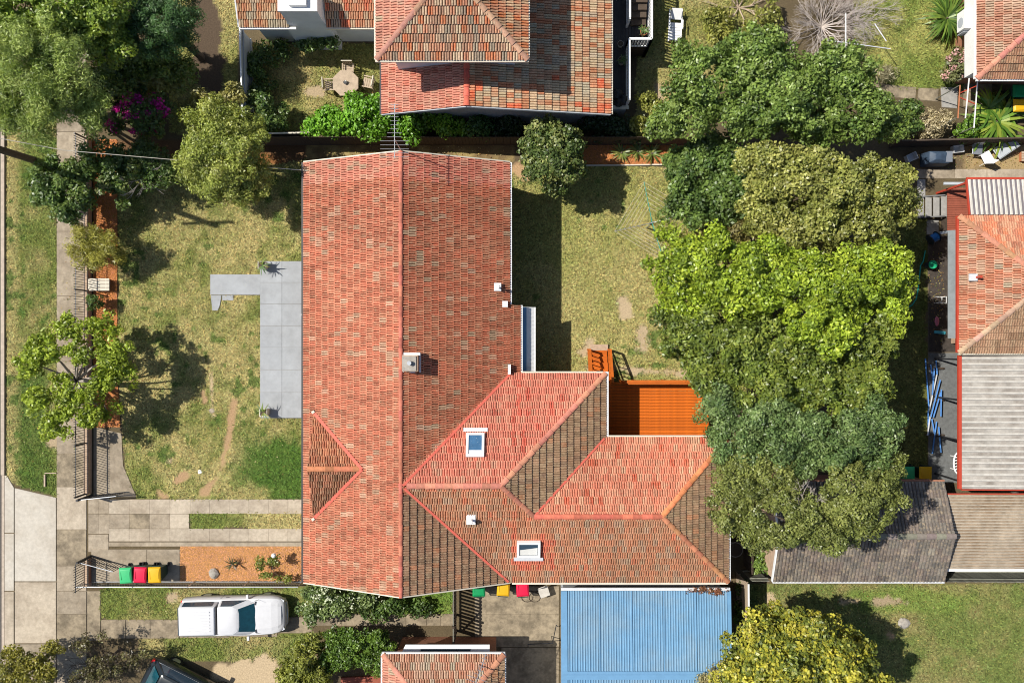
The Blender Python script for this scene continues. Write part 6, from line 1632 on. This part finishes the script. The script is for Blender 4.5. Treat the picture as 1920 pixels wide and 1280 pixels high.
def taller(bl, dz_, f=.94): return [(a, b, c + dz_, d * f, e * f, g * f) for a, b, c, d, e, g in bl]
def tree(name, label, blobs, pal, leaf=(.17, .085), dens=520, clump=.36, trunk=.14, cat='tree', group=None, open_=0.0, limbs=True, base=None, flat=.55, bark=None, flowers=None, up=.35):
    cx = sum(P(b[0], b[1], b[2]).x * b[3] * b[4] for b in blobs) / sum(b[3] * b[4] for b in blobs)
    cy = sum(P(b[0], b[1], b[2]).y * b[3] * b[4] for b in blobs) / sum(b[3] * b[4] for b in blobs)
    if base: cx, cy = G(*base)
    t = thing(name, label, cat, (cx, cy, 0), 0, group)
    zlow = min(b[2] for b in blobs)
    fork = Vector((cx, cy, max(.12, zlow * .45)))
    if trunk:
        tr = MB().tube((cx, cy, 0), fork, trunk * 1.25, trunk, 9, cap=False)
        lm = MB()
        for b in blobs:
            c = P(b[0], b[1], b[2]); mid = fork.lerp(c, .55) + Vector((random.uniform(-.2, .2), random.uniform(-.2, .2), .15))
            tr.tube(fork, mid, trunk * .75, trunk * .45, 7, cap=False)
            tr.tube(mid, c, trunk * .45, trunk * .22, 6, cap=False)
            if limbs:
                for k in range(4):
                    d = unit(1)[0]; d[2] = abs(d[2]) * .7
                    e_ = c + Vector((d[0] * b[3] * .8, d[1] * b[4] * .8, d[2] * b[5] * .8))
                    tr.tube(mid.lerp(c, random.uniform(.3, 1)), e_, trunk * .22, trunk * .06, 5, cap=False)
        obj('trunk', tr, bark or M_bark, t)
    V, C = crown_leaves(blobs, pal, leaf, dens, clump, open_, flat, up=up)
    cr = link('crown', leaves_mesh(V, C, 'crown'), M_leaf, t)
    if flowers:
        fcol, fl, fd, fc = flowers
        V, C = crown_leaves([(b[0], b[1], b[2] + .08, b[3] * 1.02, b[4] * 1.02, b[5] * 1.05) for b in blobs], fcol, fl, fd, fc, open_=.75)
        tag(link('blossom', leaves_mesh(V, C, 'blossom'), M_leaf, t), kind=None)
    return t

G_DARK = [(.04, .075, .02), (.07, .12, .027), (.12, .18, .04)]
G_MID = [(.06, .105, .022), (.13, .195, .036), (.24, .315, .078)]
G_LIVE = [(.09, .15, .02), (.16, .25, .025), (.24, .33, .04)]
G_LIME = [(.08, .125, .014), (.17, .24, .02), (.27, .35, .028), (.38, .44, .05)]
G_OLIVE = [(.11, .13, .027), (.21, .225, .05), (.34, .33, .095)]
G_BLUE = [(.06, .105, .032), (.115, .175, .052), (.20, .265, .095)]
G_YEL = [(.16, .17, .03), (.36, .33, .035), (.52, .44, .05)]
G_SAGE = [(.13, .185, .04), (.23, .30, .065), (.35, .40, .12)]
G_KHAKI = [(.13, .15, .03), (.21, .22, .045), (.29, .28, .07)]

gE = 'big trees along the rear boundary'
tree('broadleaf_tree', 'large dark green tree with wide crown above the back garden', taller([(1330, 150, 4.2, 2.2, 1.8, 1.5), (1290, 215, 3.6, 1.6, 1.2, 1.2), (1420, 110, 4.8, 1.5, 1.5, 1.4), (1470, 180, 4.8, 2.0, 1.9, 1.6), (1560, 140, 4.6, 1.8, 1.3, 1.4), (1600, 205, 4.4, 1.7, 1.5, 1.4), (1520, 240, 4.0, 1.6, .9, 1.2), (1400, 225, 4.2, 1.6, 1.1, 1.2), (1250, 235, 2.8, .9, .7, .9), (1650, 235, 3.6, 1.0, .9, 1.1)], 1.0), G_MID, group=gE, base=(1450, 215), dens=560)
tree('broadleaf_tree', 'olive yellow tree second from the top of the rear tree row', taller([(1470, 335, 4.6, 1.9, 1.5, 1.5), (1560, 350, 5.0, 1.9, 1.7, 1.6), (1640, 350, 4.6, 1.6, 1.5, 1.4), (1520, 420, 4.8, 1.9, 1.3, 1.4), (1610, 420, 4.6, 1.7, 1.2, 1.3), (1440, 410, 4.2, 1.3, 1.2, 1.2), (1420, 300, 4.0, 1.0, .8, 1.0), (1680, 385, 3.9, .9, 1.1, 1.0)], 1.4), G_OLIVE, group=gE, leaf=(.15, .09), dens=560, clump=.32)
tree('broadleaf_tree', 'dark green shrubby tree between the clothes line and the olive tree', [(1300, 330, 3.0, 1.2, 1.2, 1.2), (1350, 310, 3.2, 1.3, 1.3, 1.2), (1290, 390, 3.0, 1.2, 1.0, 1.1), (1360, 375, 3.2, 1.4, 1.2, 1.2), (1320, 285, 2.8, 1.3, .8, 1.0), (1270, 300, 2.2, .7, .7, .8), (1390, 340, 3.3, .9, 1.4, 1.1)], G_DARK + [(.12, .18, .035)], group=gE, leaf=(.19, .10))
tree('shrub', 'brownish olive bush with thin leaves right of the clothes line', [(1345, 440, 2.4, 1.3, .8, .9), (1395, 425, 2.8, 1.0, 1.0, 1.0), (1300, 450, 1.9, .7, .5, .7)], [(.10, .085, .03), (.17, .15, .045), (.24, .21, .07)], cat='shrub', trunk=.06, open_=.25)
tree('broadleaf_tree', 'bright lime green tree in the middle of the rear tree row', taller([(1280, 495, 4.3, 1.6, 1.5, 1.3), (1350, 500, 4.8, 1.7, 1.5, 1.4), (1430, 515, 5.2, 1.8, 1.6, 1.5), (1520, 550, 5.4, 1.8, 1.8, 1.6), (1600, 525, 5.2, 1.7, 1.5, 1.5), (1660, 510, 4.6, 1.1, 1.2, 1.2), (1660, 570, 4.4, .9, 1.3, 1.1), (1555, 620, 5.2, 1.2, 1.1, 1.2), (1290, 560, 4.0, 1.4, .9, 1.0), (1380, 560, 4.7, 1.5, .9, 1.2)], 2.2), G_LIME, group=gE, dens=600, base=(1480, 540))
tree('broadleaf_tree', 'mid green tree below the lime green one in the rear tree row', taller([(1290, 620, 4.0, 1.6, 1.2, 1.3), (1370, 640, 4.6, 1.8, 1.6, 1.5), (1450, 650, 4.6, 1.6, 1.5, 1.4), (1330, 700, 4.2, 1.3, 1.2, 1.3), (1430, 730, 4.6, 1.8, 1.5, 1.4), (1520, 700, 4.6, 1.6, 1.4, 1.3), (1610, 640, 4.3, 1.5, 1.7, 1.4), (1610, 720, 4.3, 1.5, 1.5, 1.3), (1255, 585, 3.3, .8, .8, .9), (1265, 660, 2.8, .7, .7, .8), (1540, 760, 4.4, 1.5, 1.0, 1.2)], 2.0), [(.06, .09, .018), (.13, .175, .027), (.23, .26, .045)], group=gE, base=(1440, 680), dens=560)
tree('broadleaf_tree', 'blue green tree with fine leaves overhanging the orange deck', taller([(1345, 760, 4.0, .9, 1.3, 1.1), (1385, 820, 4.3, 1.4, 1.3, 1.2), (1480, 815, 4.8, 1.6, 1.3, 1.3), (1570, 820, 5.0, 1.7, 1.4, 1.4), (1635, 800, 4.5, 1.2, 1.3, 1.2), (1440, 775, 4.4, 1.3, .9, 1.1), (1350, 800, 3.6, .7, .7, .8), (1610, 850, 4.6, 1.2, .8, 1.0), (1500, 865, 4.6, 1.2, .7, 1.0), (1400, 850, 4.3, .9, .6, .9)], 2.6), G_BLUE, group=gE, leaf=(.14, .06), dens=700, clump=.30)
tree('broadleaf_tree', 'dense olive green tree with bare twigs overhanging the grey tiled shed', taller([(1380, 890, 4.6, 1.5, 1.5, 1.4), (1370, 950, 4.4, 1.1, 1.1, 1.2), (1450, 890, 4.9, 1.3, 1.1, 1.2), (1470, 975, 5.2, 1.8, 1.4, 1.5), (1540, 990, 5.2, 1.5, 1.2, 1.4), (1590, 920, 5.4, 1.7, 1.6, 1.5), (1650, 875, 4.9, 1.0, 1.0, 1.1), (1640, 930, 5.0, 1.1, 1.0, 1.2), (1600, 970, 5.0, 1.2, 1.0, 1.2), (1420, 1000, 4.5, 1.0, .8, 1.0)], 2.2, .92), [(.08, .10, .025), (.155, .18, .042), (.24, .255, .075)], group=gE, leaf=(.12, .06), dens=820, clump=.27, base=(1510, 930))
def twigs(mb, p, d, L_, r, depth, spread=.6, n=3):
    q_ = p + d * L_
    mb.tube(p, q_, r, r * .6, 4, cap=False)
    if depth <= 0: return
    for k in range(n):
        dd = (d + Vector((random.gauss(0, spread), random.gauss(0, spread), random.gauss(0, spread * .5)))).normalized()
        twigs(mb, q_ if random.random() < .6 else p.lerp(q_, random.uniform(.4, 1)), dd, L_ * random.uniform(.6, .9), r * .6, depth - 1, spread, n)
def bare(name, label, px, py, z, stems, L_, r, depth, cat='shrub', m=None, spread=.45, up=.6, n=3, out=1.0):
    t = thing(name, label, cat, (*G(px, py), 0) if z == 0 else P(px, py, z)); mb = MB()
    b = P(px, py, z)
    for k in range(stems):
        a = 2 * math.pi * (k + random.random() * .6) / stems
        d = Vector((math.cos(a) * out, math.sin(a) * out, up * random.uniform(.4, 1.3))).normalized()
        twigs(mb, b, d, L_ * random.uniform(.7, 1.1), r, depth, spread, n)
    obj('branches', mb, m or M_deadwood, t)
    return t
bare('bare_twigs', 'pale bare twigs in the middle of the dense olive green crown', 1512, 945, 7.6, 7, .42, .03, 3, 'branches', up=.5, spread=.5)
bare('bare_shrub', 'pale grey leafless shrub at the top right of the photo', 1540, 50, 0, 26, .82, .03, 4, spread=.33, up=.9, m=M_deadpale)
bare('bare_shrub', 'thin leafless grey shrub behind the pale grey one at the top right', 1605, 35, 0, 14, .7, .022, 4, spread=.38, up=.9, m=M_deadpale)
bare('bare_shrub', 'tangled leafless branches left of the pale grey shrub at the top', 1385, 15, 0, 8, .8, .04, 3, spread=.5, m=M_timber_pale, up=.5)
tree('shrub', 'thin yellow green shrub under the leafless branches at the top', [(1345, 40, .8, 1.0, .9, .6), (1410, 65, 1.0, 1.1, .7, .6), (1440, 30, .8, .8, .7, .5)], G_KHAKI, cat='shrub', trunk=.03, open_=.45)
tree('shrub', 'dry grey grass clump right of the dark tree at the top', [(1610, 120, .5, .9, .5, .4), (1650, 135, .5, .8, .5, .4), (1565, 100, .6, .9, .4, .4)], [(.20, .18, .10), (.30, .27, .16), (.38, .35, .23)], cat='shrub', leaf=(.28, .03), trunk=0, open_=.2, dens=420)

tree('camellia_tree', 'glossy rounded camellia tree between the house and the back lawn', [(1010, 270, 2.9, .9, .9, .9), (1060, 275, 3.0, .9, .9, .9), (1035, 310, 3.1, 1.2, .9, 1.0), (1025, 245, 2.6, .9, .6, .8), (1080, 320, 2.6, .6, .6, .7), (1000, 310, 2.5, .6, .7, .7), (1040, 345, 2.4, .6, .4, .6)], [(.05, .085, .022), (.10, .14, .035), (.26, .27, .09)], leaf=(.16, .095), dens=560, clump=.28, base=(1035, 300), trunk=.08)
tree('shrub', 'olive shrub with pale stems below the white railing corner', [(1215, 195, 1.3, .6, .5, .6), (1200, 235, 1.2, .5, .6, .6), (1235, 215, 1.3, .5, .5, .5)], G_KHAKI, cat='shrub', trunk=.04, open_=.3, clump=.25)
gN = 'shrubs along the top fence'
tree('shrub', 'wide bright green leafy bush below the octagonal table', [(625, 230, 1.2, .9, .7, .8), (670, 215, 1.4, 1.0, .9, .9), (710, 220, 1.5, .8, .9, .9), (600, 240, 1.0, .6, .5, .6), (690, 245, 1.2, 1.1, .5, .7), (735, 235, 1.2, .5, .5, .6)], [(.07, .16, .015), (.13, .29, .02), (.20, .38, .035)], cat='shrub', group=gN, trunk=.04, leaf=(.17, .10))
tree('shrub', 'bright green bush just behind the roof antenna', [(780, 235, 1.3, .8, .6, .7), (820, 235, 1.3, .7, .6, .7), (850, 245, 1.1, .6, .5, .5)], [(.07, .16, .015), (.13, .28, .02), (.20, .36, .035)], cat='shrub', group=gN, trunk=.04, leaf=(.17, .10))
tree('shrub', 'small dark green bush under the grey gable wall', [(898, 240, 1.2, .6, .5, .6)], [(.03, .08, .02), (.05, .12, .025), (.08, .17, .04)], cat='shrub', group=gN, trunk=.03)
tree('shrub', 'dark mottled bush in the lower left corner of the table garden', [(490, 205, 1.0, .7, .8, .7), (520, 225, .9, .6, .6, .6), (485, 235, .9, .6, .5, .5)], G_DARK + [(.14, .18, .05)], cat='shrub', group=gN, trunk=.03)
tree('shrub', 'shaded bush against the broad white chimney', [(600, 78, 1.2, .9, .4, .7), (570, 80, 1.0, .6, .4, .6)], G_DARK, cat='shrub', trunk=.03, open_=.2)
tree('shrub', 'low shaded ground shrubs left of the table garden lawn', [(480, 120, .6, .5, 1.0, .4), (490, 165, .6, .6, .7, .4), (520, 95, .5, 1.0, .5, .35)], G_DARK, cat='shrub', trunk=0, open_=.2)
tree('shrub', 'dark bushes in the shade of the grey gable wall', [(950, 235, .8, .9, .5, .6), (1130, 240, .8, 1.4, .5, .6), (1180, 255, .7, .8, .4, .5)], [(.02, .04, .014), (.03, .06, .02)], cat='shrub', trunk=0)

# north-west corner
tree('feathery_tree', 'tall feathery pale green tree at the upper left edge', [(60, 120, 6.0, 1.9, 2.2, 1.6), (120, 170, 5.6, 1.7, 1.8, 1.4), (20, 190, 5.4, 1.4, 1.6, 1.3), (110, 90, 5.6, 1.4, 1.5, 1.3), (60, 220, 5.2, 1.5, 1.1, 1.2), (165, 195, 4.8, .9, 1.2, 1.0), (10, 80, 5.4, 1.3, 1.6, 1.2)], G_SAGE, leaf=(.16, .035), dens=820, clump=.42, open_=.12, base=(110, 200))
tree('broadleaf_tree', 'yellow green tree at the very top left of the photo', [(40, 25, 5.2, 1.8, 1.2, 1.3), (120, 20, 5.4, 1.7, 1.2, 1.3), (195, 25, 5.2, 1.3, 1.1, 1.2), (160, 60, 4.8, 1.3, .9, 1.1), (230, 70, 4.2, .8, 1.0, .9)], [(.10, .16, .02), (.19, .27, .035), (.30, .36, .06)], base=(150, 75), dens=600)
tree('conifer_tree', 'soft dark green conifer at the top left', [(300, 35, 4.2, 1.5, 1.5, 1.4), (345, 25, 4.2, .9, 1.4, 1.2), (270, 75, 3.6, 1.0, .9, 1.0), (330, 80, 3.4, 1.0, .8, 1.0)], [(.03, .07, .02), (.05, .11, .03), (.085, .155, .045)], leaf=(.16, .035), dens=900, clump=.34)
tree('shrub', 'dark tangled shrubs below the soft conifer at the top left', [(210, 110, 2.0, 1.1, 1.0, .9), (265, 130, 1.8, 1.0, .9, .8), (195, 160, 2.0, .8, 1.1, .8), (240, 170, 1.4, .9, .6, .6)], G_DARK + [(.15, .15, .05)], cat='shrub', trunk=.05, open_=.2)
tree('shrub', 'mixed green undergrowth between the feathery tree and the soft conifer', [(225, 150, 2.4, 1.2, .9, .9), (285, 110, 2.2, 1.1, .9, .8), (180, 215, 2.0, .7, 1.0, .7), (330, 130, 1.6, .9, .9, .6)], [(.06, .10, .02), (.13, .18, .035), (.24, .27, .07)], cat='shrub', trunk=.05, open_=.25)
tree('shrub', 'sunlit dry yellow shrub above the magenta flowers', [(300, 145, 1.4, .8, .6, .6), (260, 165, 1.2, .8, .4, .5), (320, 165, 1.3, .6, .6, .6)], [(.16, .15, .035), (.27, .25, .06), (.36, .33, .11)], cat='shrub', trunk=.03, open_=.2)
tree('flowering_shrub', 'bougainvillea shrub with magenta flowers near the upper left', [(250, 205, 1.5, .9, .8, .7), (295, 210, 1.5, .8, .8, .7), (275, 235, 1.2, 1.0, .5, .5), (215, 238, 1.0, .4, .3, .4)], G_DARK + [(.13, .13, .05)], cat='shrub', trunk=.04, open_=.15, flowers=([(.42, .008, .20), (.52, .02, .28), (.34, .01, .16)], (.11, .10), 330, .24))
tree('conifer_tree', 'big yellow green conifer left of the house roof', [(410, 225, 3.6, 1.2, 1.2, 1.2), (395, 290, 4.0, 1.3, 1.2, 1.3), (450, 290, 4.4, 1.3, 1.3, 1.4), (430, 345, 3.8, 1.4, 1.0, 1.2), (475, 335, 3.6, .9, 1.0, 1.1), (370, 310, 3.2, .8, .9, 1.0), (460, 245, 3.6, 1.0, .9, 1.0), (370, 340, 2.8, .7, .6, .8)], [(.13, .165, .028), (.24, .28, .052), (.37, .38, .105)], leaf=(.14, .05), dens=760, clump=.34, base=(435, 305))
tree('shrub', 'dry khaki bush against the metal fence above the big conifer', [(380, 200, 1.6, .8, .6, .7), (430, 185, 1.6, .7, .6, .7)], [(.15, .145, .04), (.25, .23, .065), (.33, .30, .11)], cat='shrub', trunk=.04)
tree('shrub', 'rounded dark leafy shrub on the footpath edge near the power pole shadow', [(100, 340, 2.0, 1.0, 1.0, 1.0), (140, 350, 2.2, 1.0, 1.1, 1.0), (130, 385, 2.0, .9, .8, .9), (160, 310, 2.0, .9, .9, .9), (85, 365, 1.4, .6, .6, .6)], G_DARK + [(.13, .17, .04)], cat='shrub', trunk=.07, leaf=(.15, .09))
tree('shrub', 'dark shrub with flecked leaves inside the front corner of the block', [(215, 300, 2.0, 1.2, .9, .9), (270, 310, 1.9, 1.1, .9, .8), (310, 320, 1.7, .8, .8, .7), (215, 345, 1.8, .9, .9, .8), (265, 280, 1.6, 1.0, .5, .6)], G_DARK + [(.16, .17, .06)], cat='shrub', trunk=.06, open_=.1)
bare('bare_branches', 'silver leafless branches poking out of the dark front corner shrub', 268, 335, 1.7, 9, .55, .03, 2, 'branches', up=.55, spread=.6)
tree('conifer_shrub', 'golden feathery conifer overhanging the picket fence', [(165, 445, 1.7, .9, .8, .7), (205, 455, 1.8, .9, .8, .7), (185, 490, 1.6, .9, .6, .6), (150, 470, 1.4, .7, .6, .5), (225, 480, 1.3, .5, .4, .4)], [(.15, .155, .025), (.25, .24, .04), (.34, .31, .06)], cat='shrub', leaf=(.20, .03), dens=620, clump=.30, trunk=.06, open_=.15)
tree('shrub', 'small round clipped bush in the fence garden', [(180, 567, .7, .40, .40, .45)], G_DARK, cat='shrub', leaf=(.08, .05), dens=1400, clump=.14, trunk=.03)
tree('street_tree', 'bright green open crowned tree over the footpath and picket fence', taller([(85, 655, 3.5, 1.1, 1.1, .8), (60, 680, 3.2, .8, .9, .7), (140, 615, 3.4, 1.0, .8, .7), (195, 610, 3.3, .7, .7, .6), (215, 660, 3.6, 1.0, 1.1, .8), (235, 690, 3.4, .7, .8, .7), (205, 710, 3.6, .9, .7, .7), (75, 750, 3.3, 1.0, .8, .7), (115, 790, 3.4, 1.0, .9, .8), (170, 780, 3.5, .9, .9, .8), (140, 745, 3.5, .8, .6, .6), (200, 770, 3.0, .5, .6, .5), (100, 815, 2.8, .6, .4, .5), (150, 665, 3.7, .7, .5, .5), (120, 705, 3.5, .6, .5, .5), (175, 735, 3.7, .6, .5, .5)], -0.8, .93), [(.14, .19, .02), (.24, .31, .03), (.33, .39, .05)], leaf=(.17, .085), dens=520, clump=.28, trunk=.10, base=(163, 712), bark=M_deadwood, open_=.30)
# bottom
gB = 'garden shrubs at the bottom edge'
tree('conifer_shrub', 'yellow green rounded conifer at the bottom edge', [(570, 1240, 1.8, .9, 1.0, .9), (590, 1205, 1.4, .6, .5, .6), (545, 1265, 1.6, .7, .8, .7), (595, 1265, 1.7, .7, .8, .7)], [(.12, .14, .02), (.20, .22, .035), (.28, .285, .06)], cat='shrub', group=gB, leaf=(.17, .06), clump=.26, trunk=.06, dens=620)
tree('hedge', 'dense glossy green hedge right of the rounded conifer', [(630, 1200, 1.5, .7, .6, .7), (670, 1195, 1.6, .8, .6, .8), (710, 1200, 1.6, .7, .7, .7), (650, 1230, 1.5, .9, .6, .7), (700, 1235, 1.5, .8, .6, .7), (620, 1235, 1.4, .6, .6, .6)], [(.045, .085, .012), (.085, .15, .02), (.15, .23, .03)], cat='hedge', group=gB, leaf=(.11, .07), dens=900, clump=.22, trunk=.04)
tree('flowering_shrub', 'pale flowered shrub at the lower left corner of the house', [(600, 1110, 1.2, .9, .6, .8), (590, 1145, 1.0, .8, .6, .6), (640, 1125, 1.1, .8, .6, .7), (685, 1125, .9, .8, .5, .6), (600, 1090, 1.4, .5, .4, .5)], [(.06, .10, .025), (.12, .17, .05), (.20, .25, .09)], cat='shrub', trunk=.04, open_=.2, flowers=([(.50, .55, .35), (.62, .65, .5)], (.10, .09), 120, .2))
tree('shrub', 'dark shaded shrubs against the lower house wall', [(740, 1130, .8, .9, .5, .5), (790, 1140, .6, .5, .35, .4), (700, 1150, .6, .6, .3, .4)], G_DARK, cat='shrub', trunk=0, open_=.2)
tree('shrub', 'yellow green shrub at the lower left corner of the photo', [(40, 1240, 1.8, 1.1, .9, .8), (85, 1255, 1.8, .9, .9, .8), (30, 1275, 1.8, 1.0, .7, .7), (100, 1215, 1.3, .6, .4, .4)], [(.11, .11, .02), (.20, .19, .03), (.28, .25, .05)], cat='shrub', group=gB, trunk=.06, open_=.15, clump=.26, leaf=(.13, .07))
tree('shrub', 'sparse reddish brown shrub with open twigs beside the dark car', [(165, 1205, 1.5, .9, .6, .5), (200, 1250, 1.5, 1.2, .8, .6), (250, 1230, 1.4, .9, .7, .5), (160, 1265, 1.5, .9, .6, .5)], [(.055, .04, .03), (.10, .085, .04), (.15, .15, .045)], cat='shrub', group=gB, trunk=.06, open_=.45, clump=.22, leaf=(.11, .06), dens=420)
bare('bare_twigs', 'dark open twigs of the sparse shrub beside the dark car', 195, 1245, .3, 12, .7, .028, 3, 'branches', m=M_timber_dark, spread=.5, up=.6)
tree('flowering_tree', 'large yellow leaved tree on the lower right lawn', taller([(1430, 1190, 3.4, 1.5, 1.2, 1.2), (1510, 1180, 3.6, 1.5, 1.1, 1.3), (1470, 1250, 4.0, 2.0, 1.5, 1.6), (1560, 1235, 3.8, 1.5, 1.4, 1.4), (1395, 1260, 3.4, 1.4, 1.2, 1.2), (1600, 1290, 3.4, 1.2, 1.1, 1.2), (1530, 1310, 3.8, 1.8, 1.2, 1.4), (1420, 1320, 3.6, 1.6, 1.0, 1.3), (1455, 1150, 2.8, .9, .5, .8), (1620, 1265, 3.2, 1.0, 1.0, 1.0), (1590, 1210, 3.0, .9, .8, .9)], 1.3, .97), [(.07, .095, .02), (.14, .17, .028), (.33, .31, .035), (.52, .46, .07)], leaf=(.17, .10), dens=470, clump=.32, base=(1490, 1270))
tree('shrub', 'pale dusty shrub overhanging the corner of the blue roof', [(1350, 1265, 3.2, .8, .8, .6), (1320, 1275, 3.1, .4, .5, .4)], [(.25, .22, .09), (.36, .31, .15), (.40, .38, .2)], cat='shrub', trunk=.05, open_=.3, clump=.22, leaf=(.11, .05))
# small plants
def spiky(name, label, px, py, z, n, L_, w, cols, cat='plant', droop=.5, group=None, extra=()):
    p = P(px, py, z); t = thing(name, label, cat, (p.x, p.y, 0), 0, group)
    strap_plant(t, (p.x, p.y, z), n, L_, w, cols, droop, 'leaves'); obj('stem', MB().tube((p.x, p.y, 0), (p.x, p.y, z + .1), .05, .04, 7), M_bark, t)
    for (ox, oy, oz) in extra: strap_plant(t, (p.x + ox, p.y + oy, z + oz), n // 2, L_ * .8, w * .8, cols, droop, 'leaves')
    return t
spiky('cordyline', 'spiky dark cordyline in the orange mulch bed', 436, 1057, .3, 20, .42, .022, [(.05, .06, .02), (.10, .11, .03), (.14, .09, .04)])
tree('rose_bush', 'leggy rose bush with a white bloom in the orange mulch bed', [(490, 1055, .6, .35, .3, .3), (512, 1048, .8, .35, .3, .3), (500, 1078, .5, .5, .2, .3), (530, 1085, .5, .4, .2, .3)], [(.10, .13, .02), (.17, .20, .035), (.24, .24, .06)], cat='shrub', trunk=.02, clump=.16, leaf=(.10, .07), open_=.15)
tag(obj('rose_bloom', MB().tube(P(513, 1041, 1.0), P(513, 1041, 1.07), .11, .05, 9), M_white), 'single white rose bloom over the orange mulch bed', 'flower')
for px, py, lab in ((1165, 287, 'left strappy plant in the orange back bed'), (1195, 284, 'middle strappy plant in the orange back bed'), (1222, 288, 'right strappy plant in the orange back bed')):
    spiky('strappy_plant', lab, px, py, .1, 34, .62, .03, [(.10, .15, .03), (.18, .23, .05), (.27, .28, .07)], group='strappy plants in the back bed')
spiky('strappy_plant', 'large strappy green clump at the top beside the upper right house', 1775, 35, .5, 120, 1.3, .045, [(.06, .12, .02), (.11, .19, .03), (.16, .24, .04)])
spiky('cycad_palm', 'spreading cycad palm with long green fronds at the right', 1868, 228, .6, 60, 1.45, .07, [(.08, .17, .02), (.14, .25, .03), (.24, .31, .04)], cat='palm', droop=.6, extra=((.5, .5, -.1), (-.6, -.4, -.2), (.3, -.7, -.2), (-.4, .6, .1)))
tree('shrub', 'cream leaved shrub left of the pergola frame', [(1745, 235, .9, .7, .6, .6), (1770, 225, .9, .4, .5, .5)], [(.25, .20, .11), (.40, .34, .20), (.52, .45, .30)], cat='shrub', trunk=.03, leaf=(.14, .05), clump=.22)
tree('shrub', 'clipped bright green bush beside the cycad palm', [(1810, 243, .8, .5, .5, .5)], [(.07, .14, .015), (.11, .21, .02), (.17, .28, .04)], cat='shrub', trunk=.03, leaf=(.10, .06), clump=.2, dens=800)
tree('flowering_shrub', 'pink flowered shrub by the white wall at the upper right', [(1795, 118, 1.0, .7, .7, .6), (1785, 140, .8, .5, .4, .5)], [(.10, .12, .04), (.18, .18, .08)], cat='shrub', trunk=.03, clump=.22, flowers=([(.50, .27, .25), (.58, .38, .35)], (.11, .09), 420, .2))
tree('shrub', 'dark green shrubs under the big tree at the right of the stepping slabs', [(1700, 205, .7, .8, .6, .5), (1690, 235, .9, .7, .6, .6)], G_DARK + [(.13, .16, .03)], cat='shrub', trunk=0, open_=.25)
tree('vine', 'rusty red creeper along the top edge of the blue roof', [(1310, 1105, 2.75, .7, .12, .12), (1345, 1108, 2.75, .5, .16, .12)], [(.16, .06, .03), (.25, .10, .045), (.14, .10, .04)], cat='vine', trunk=0, leaf=(.10, .05), clump=.12, open_=.2)
tree('shrub', 'small green shrub between the timber fence and the grey shed', [(1425, 1055, 1.2, .4, .5, .5)], G_MID, cat='shrub', trunk=.03, clump=.2)
tree('shrub', 'dark overgrown plants in the gap beside the blue garage', [(1392, 1160, .7, .3, 1.0, .5), (1390, 1120, .6, .3, .7, .4)], G_DARK, cat='shrub', trunk=0, open_=.3)
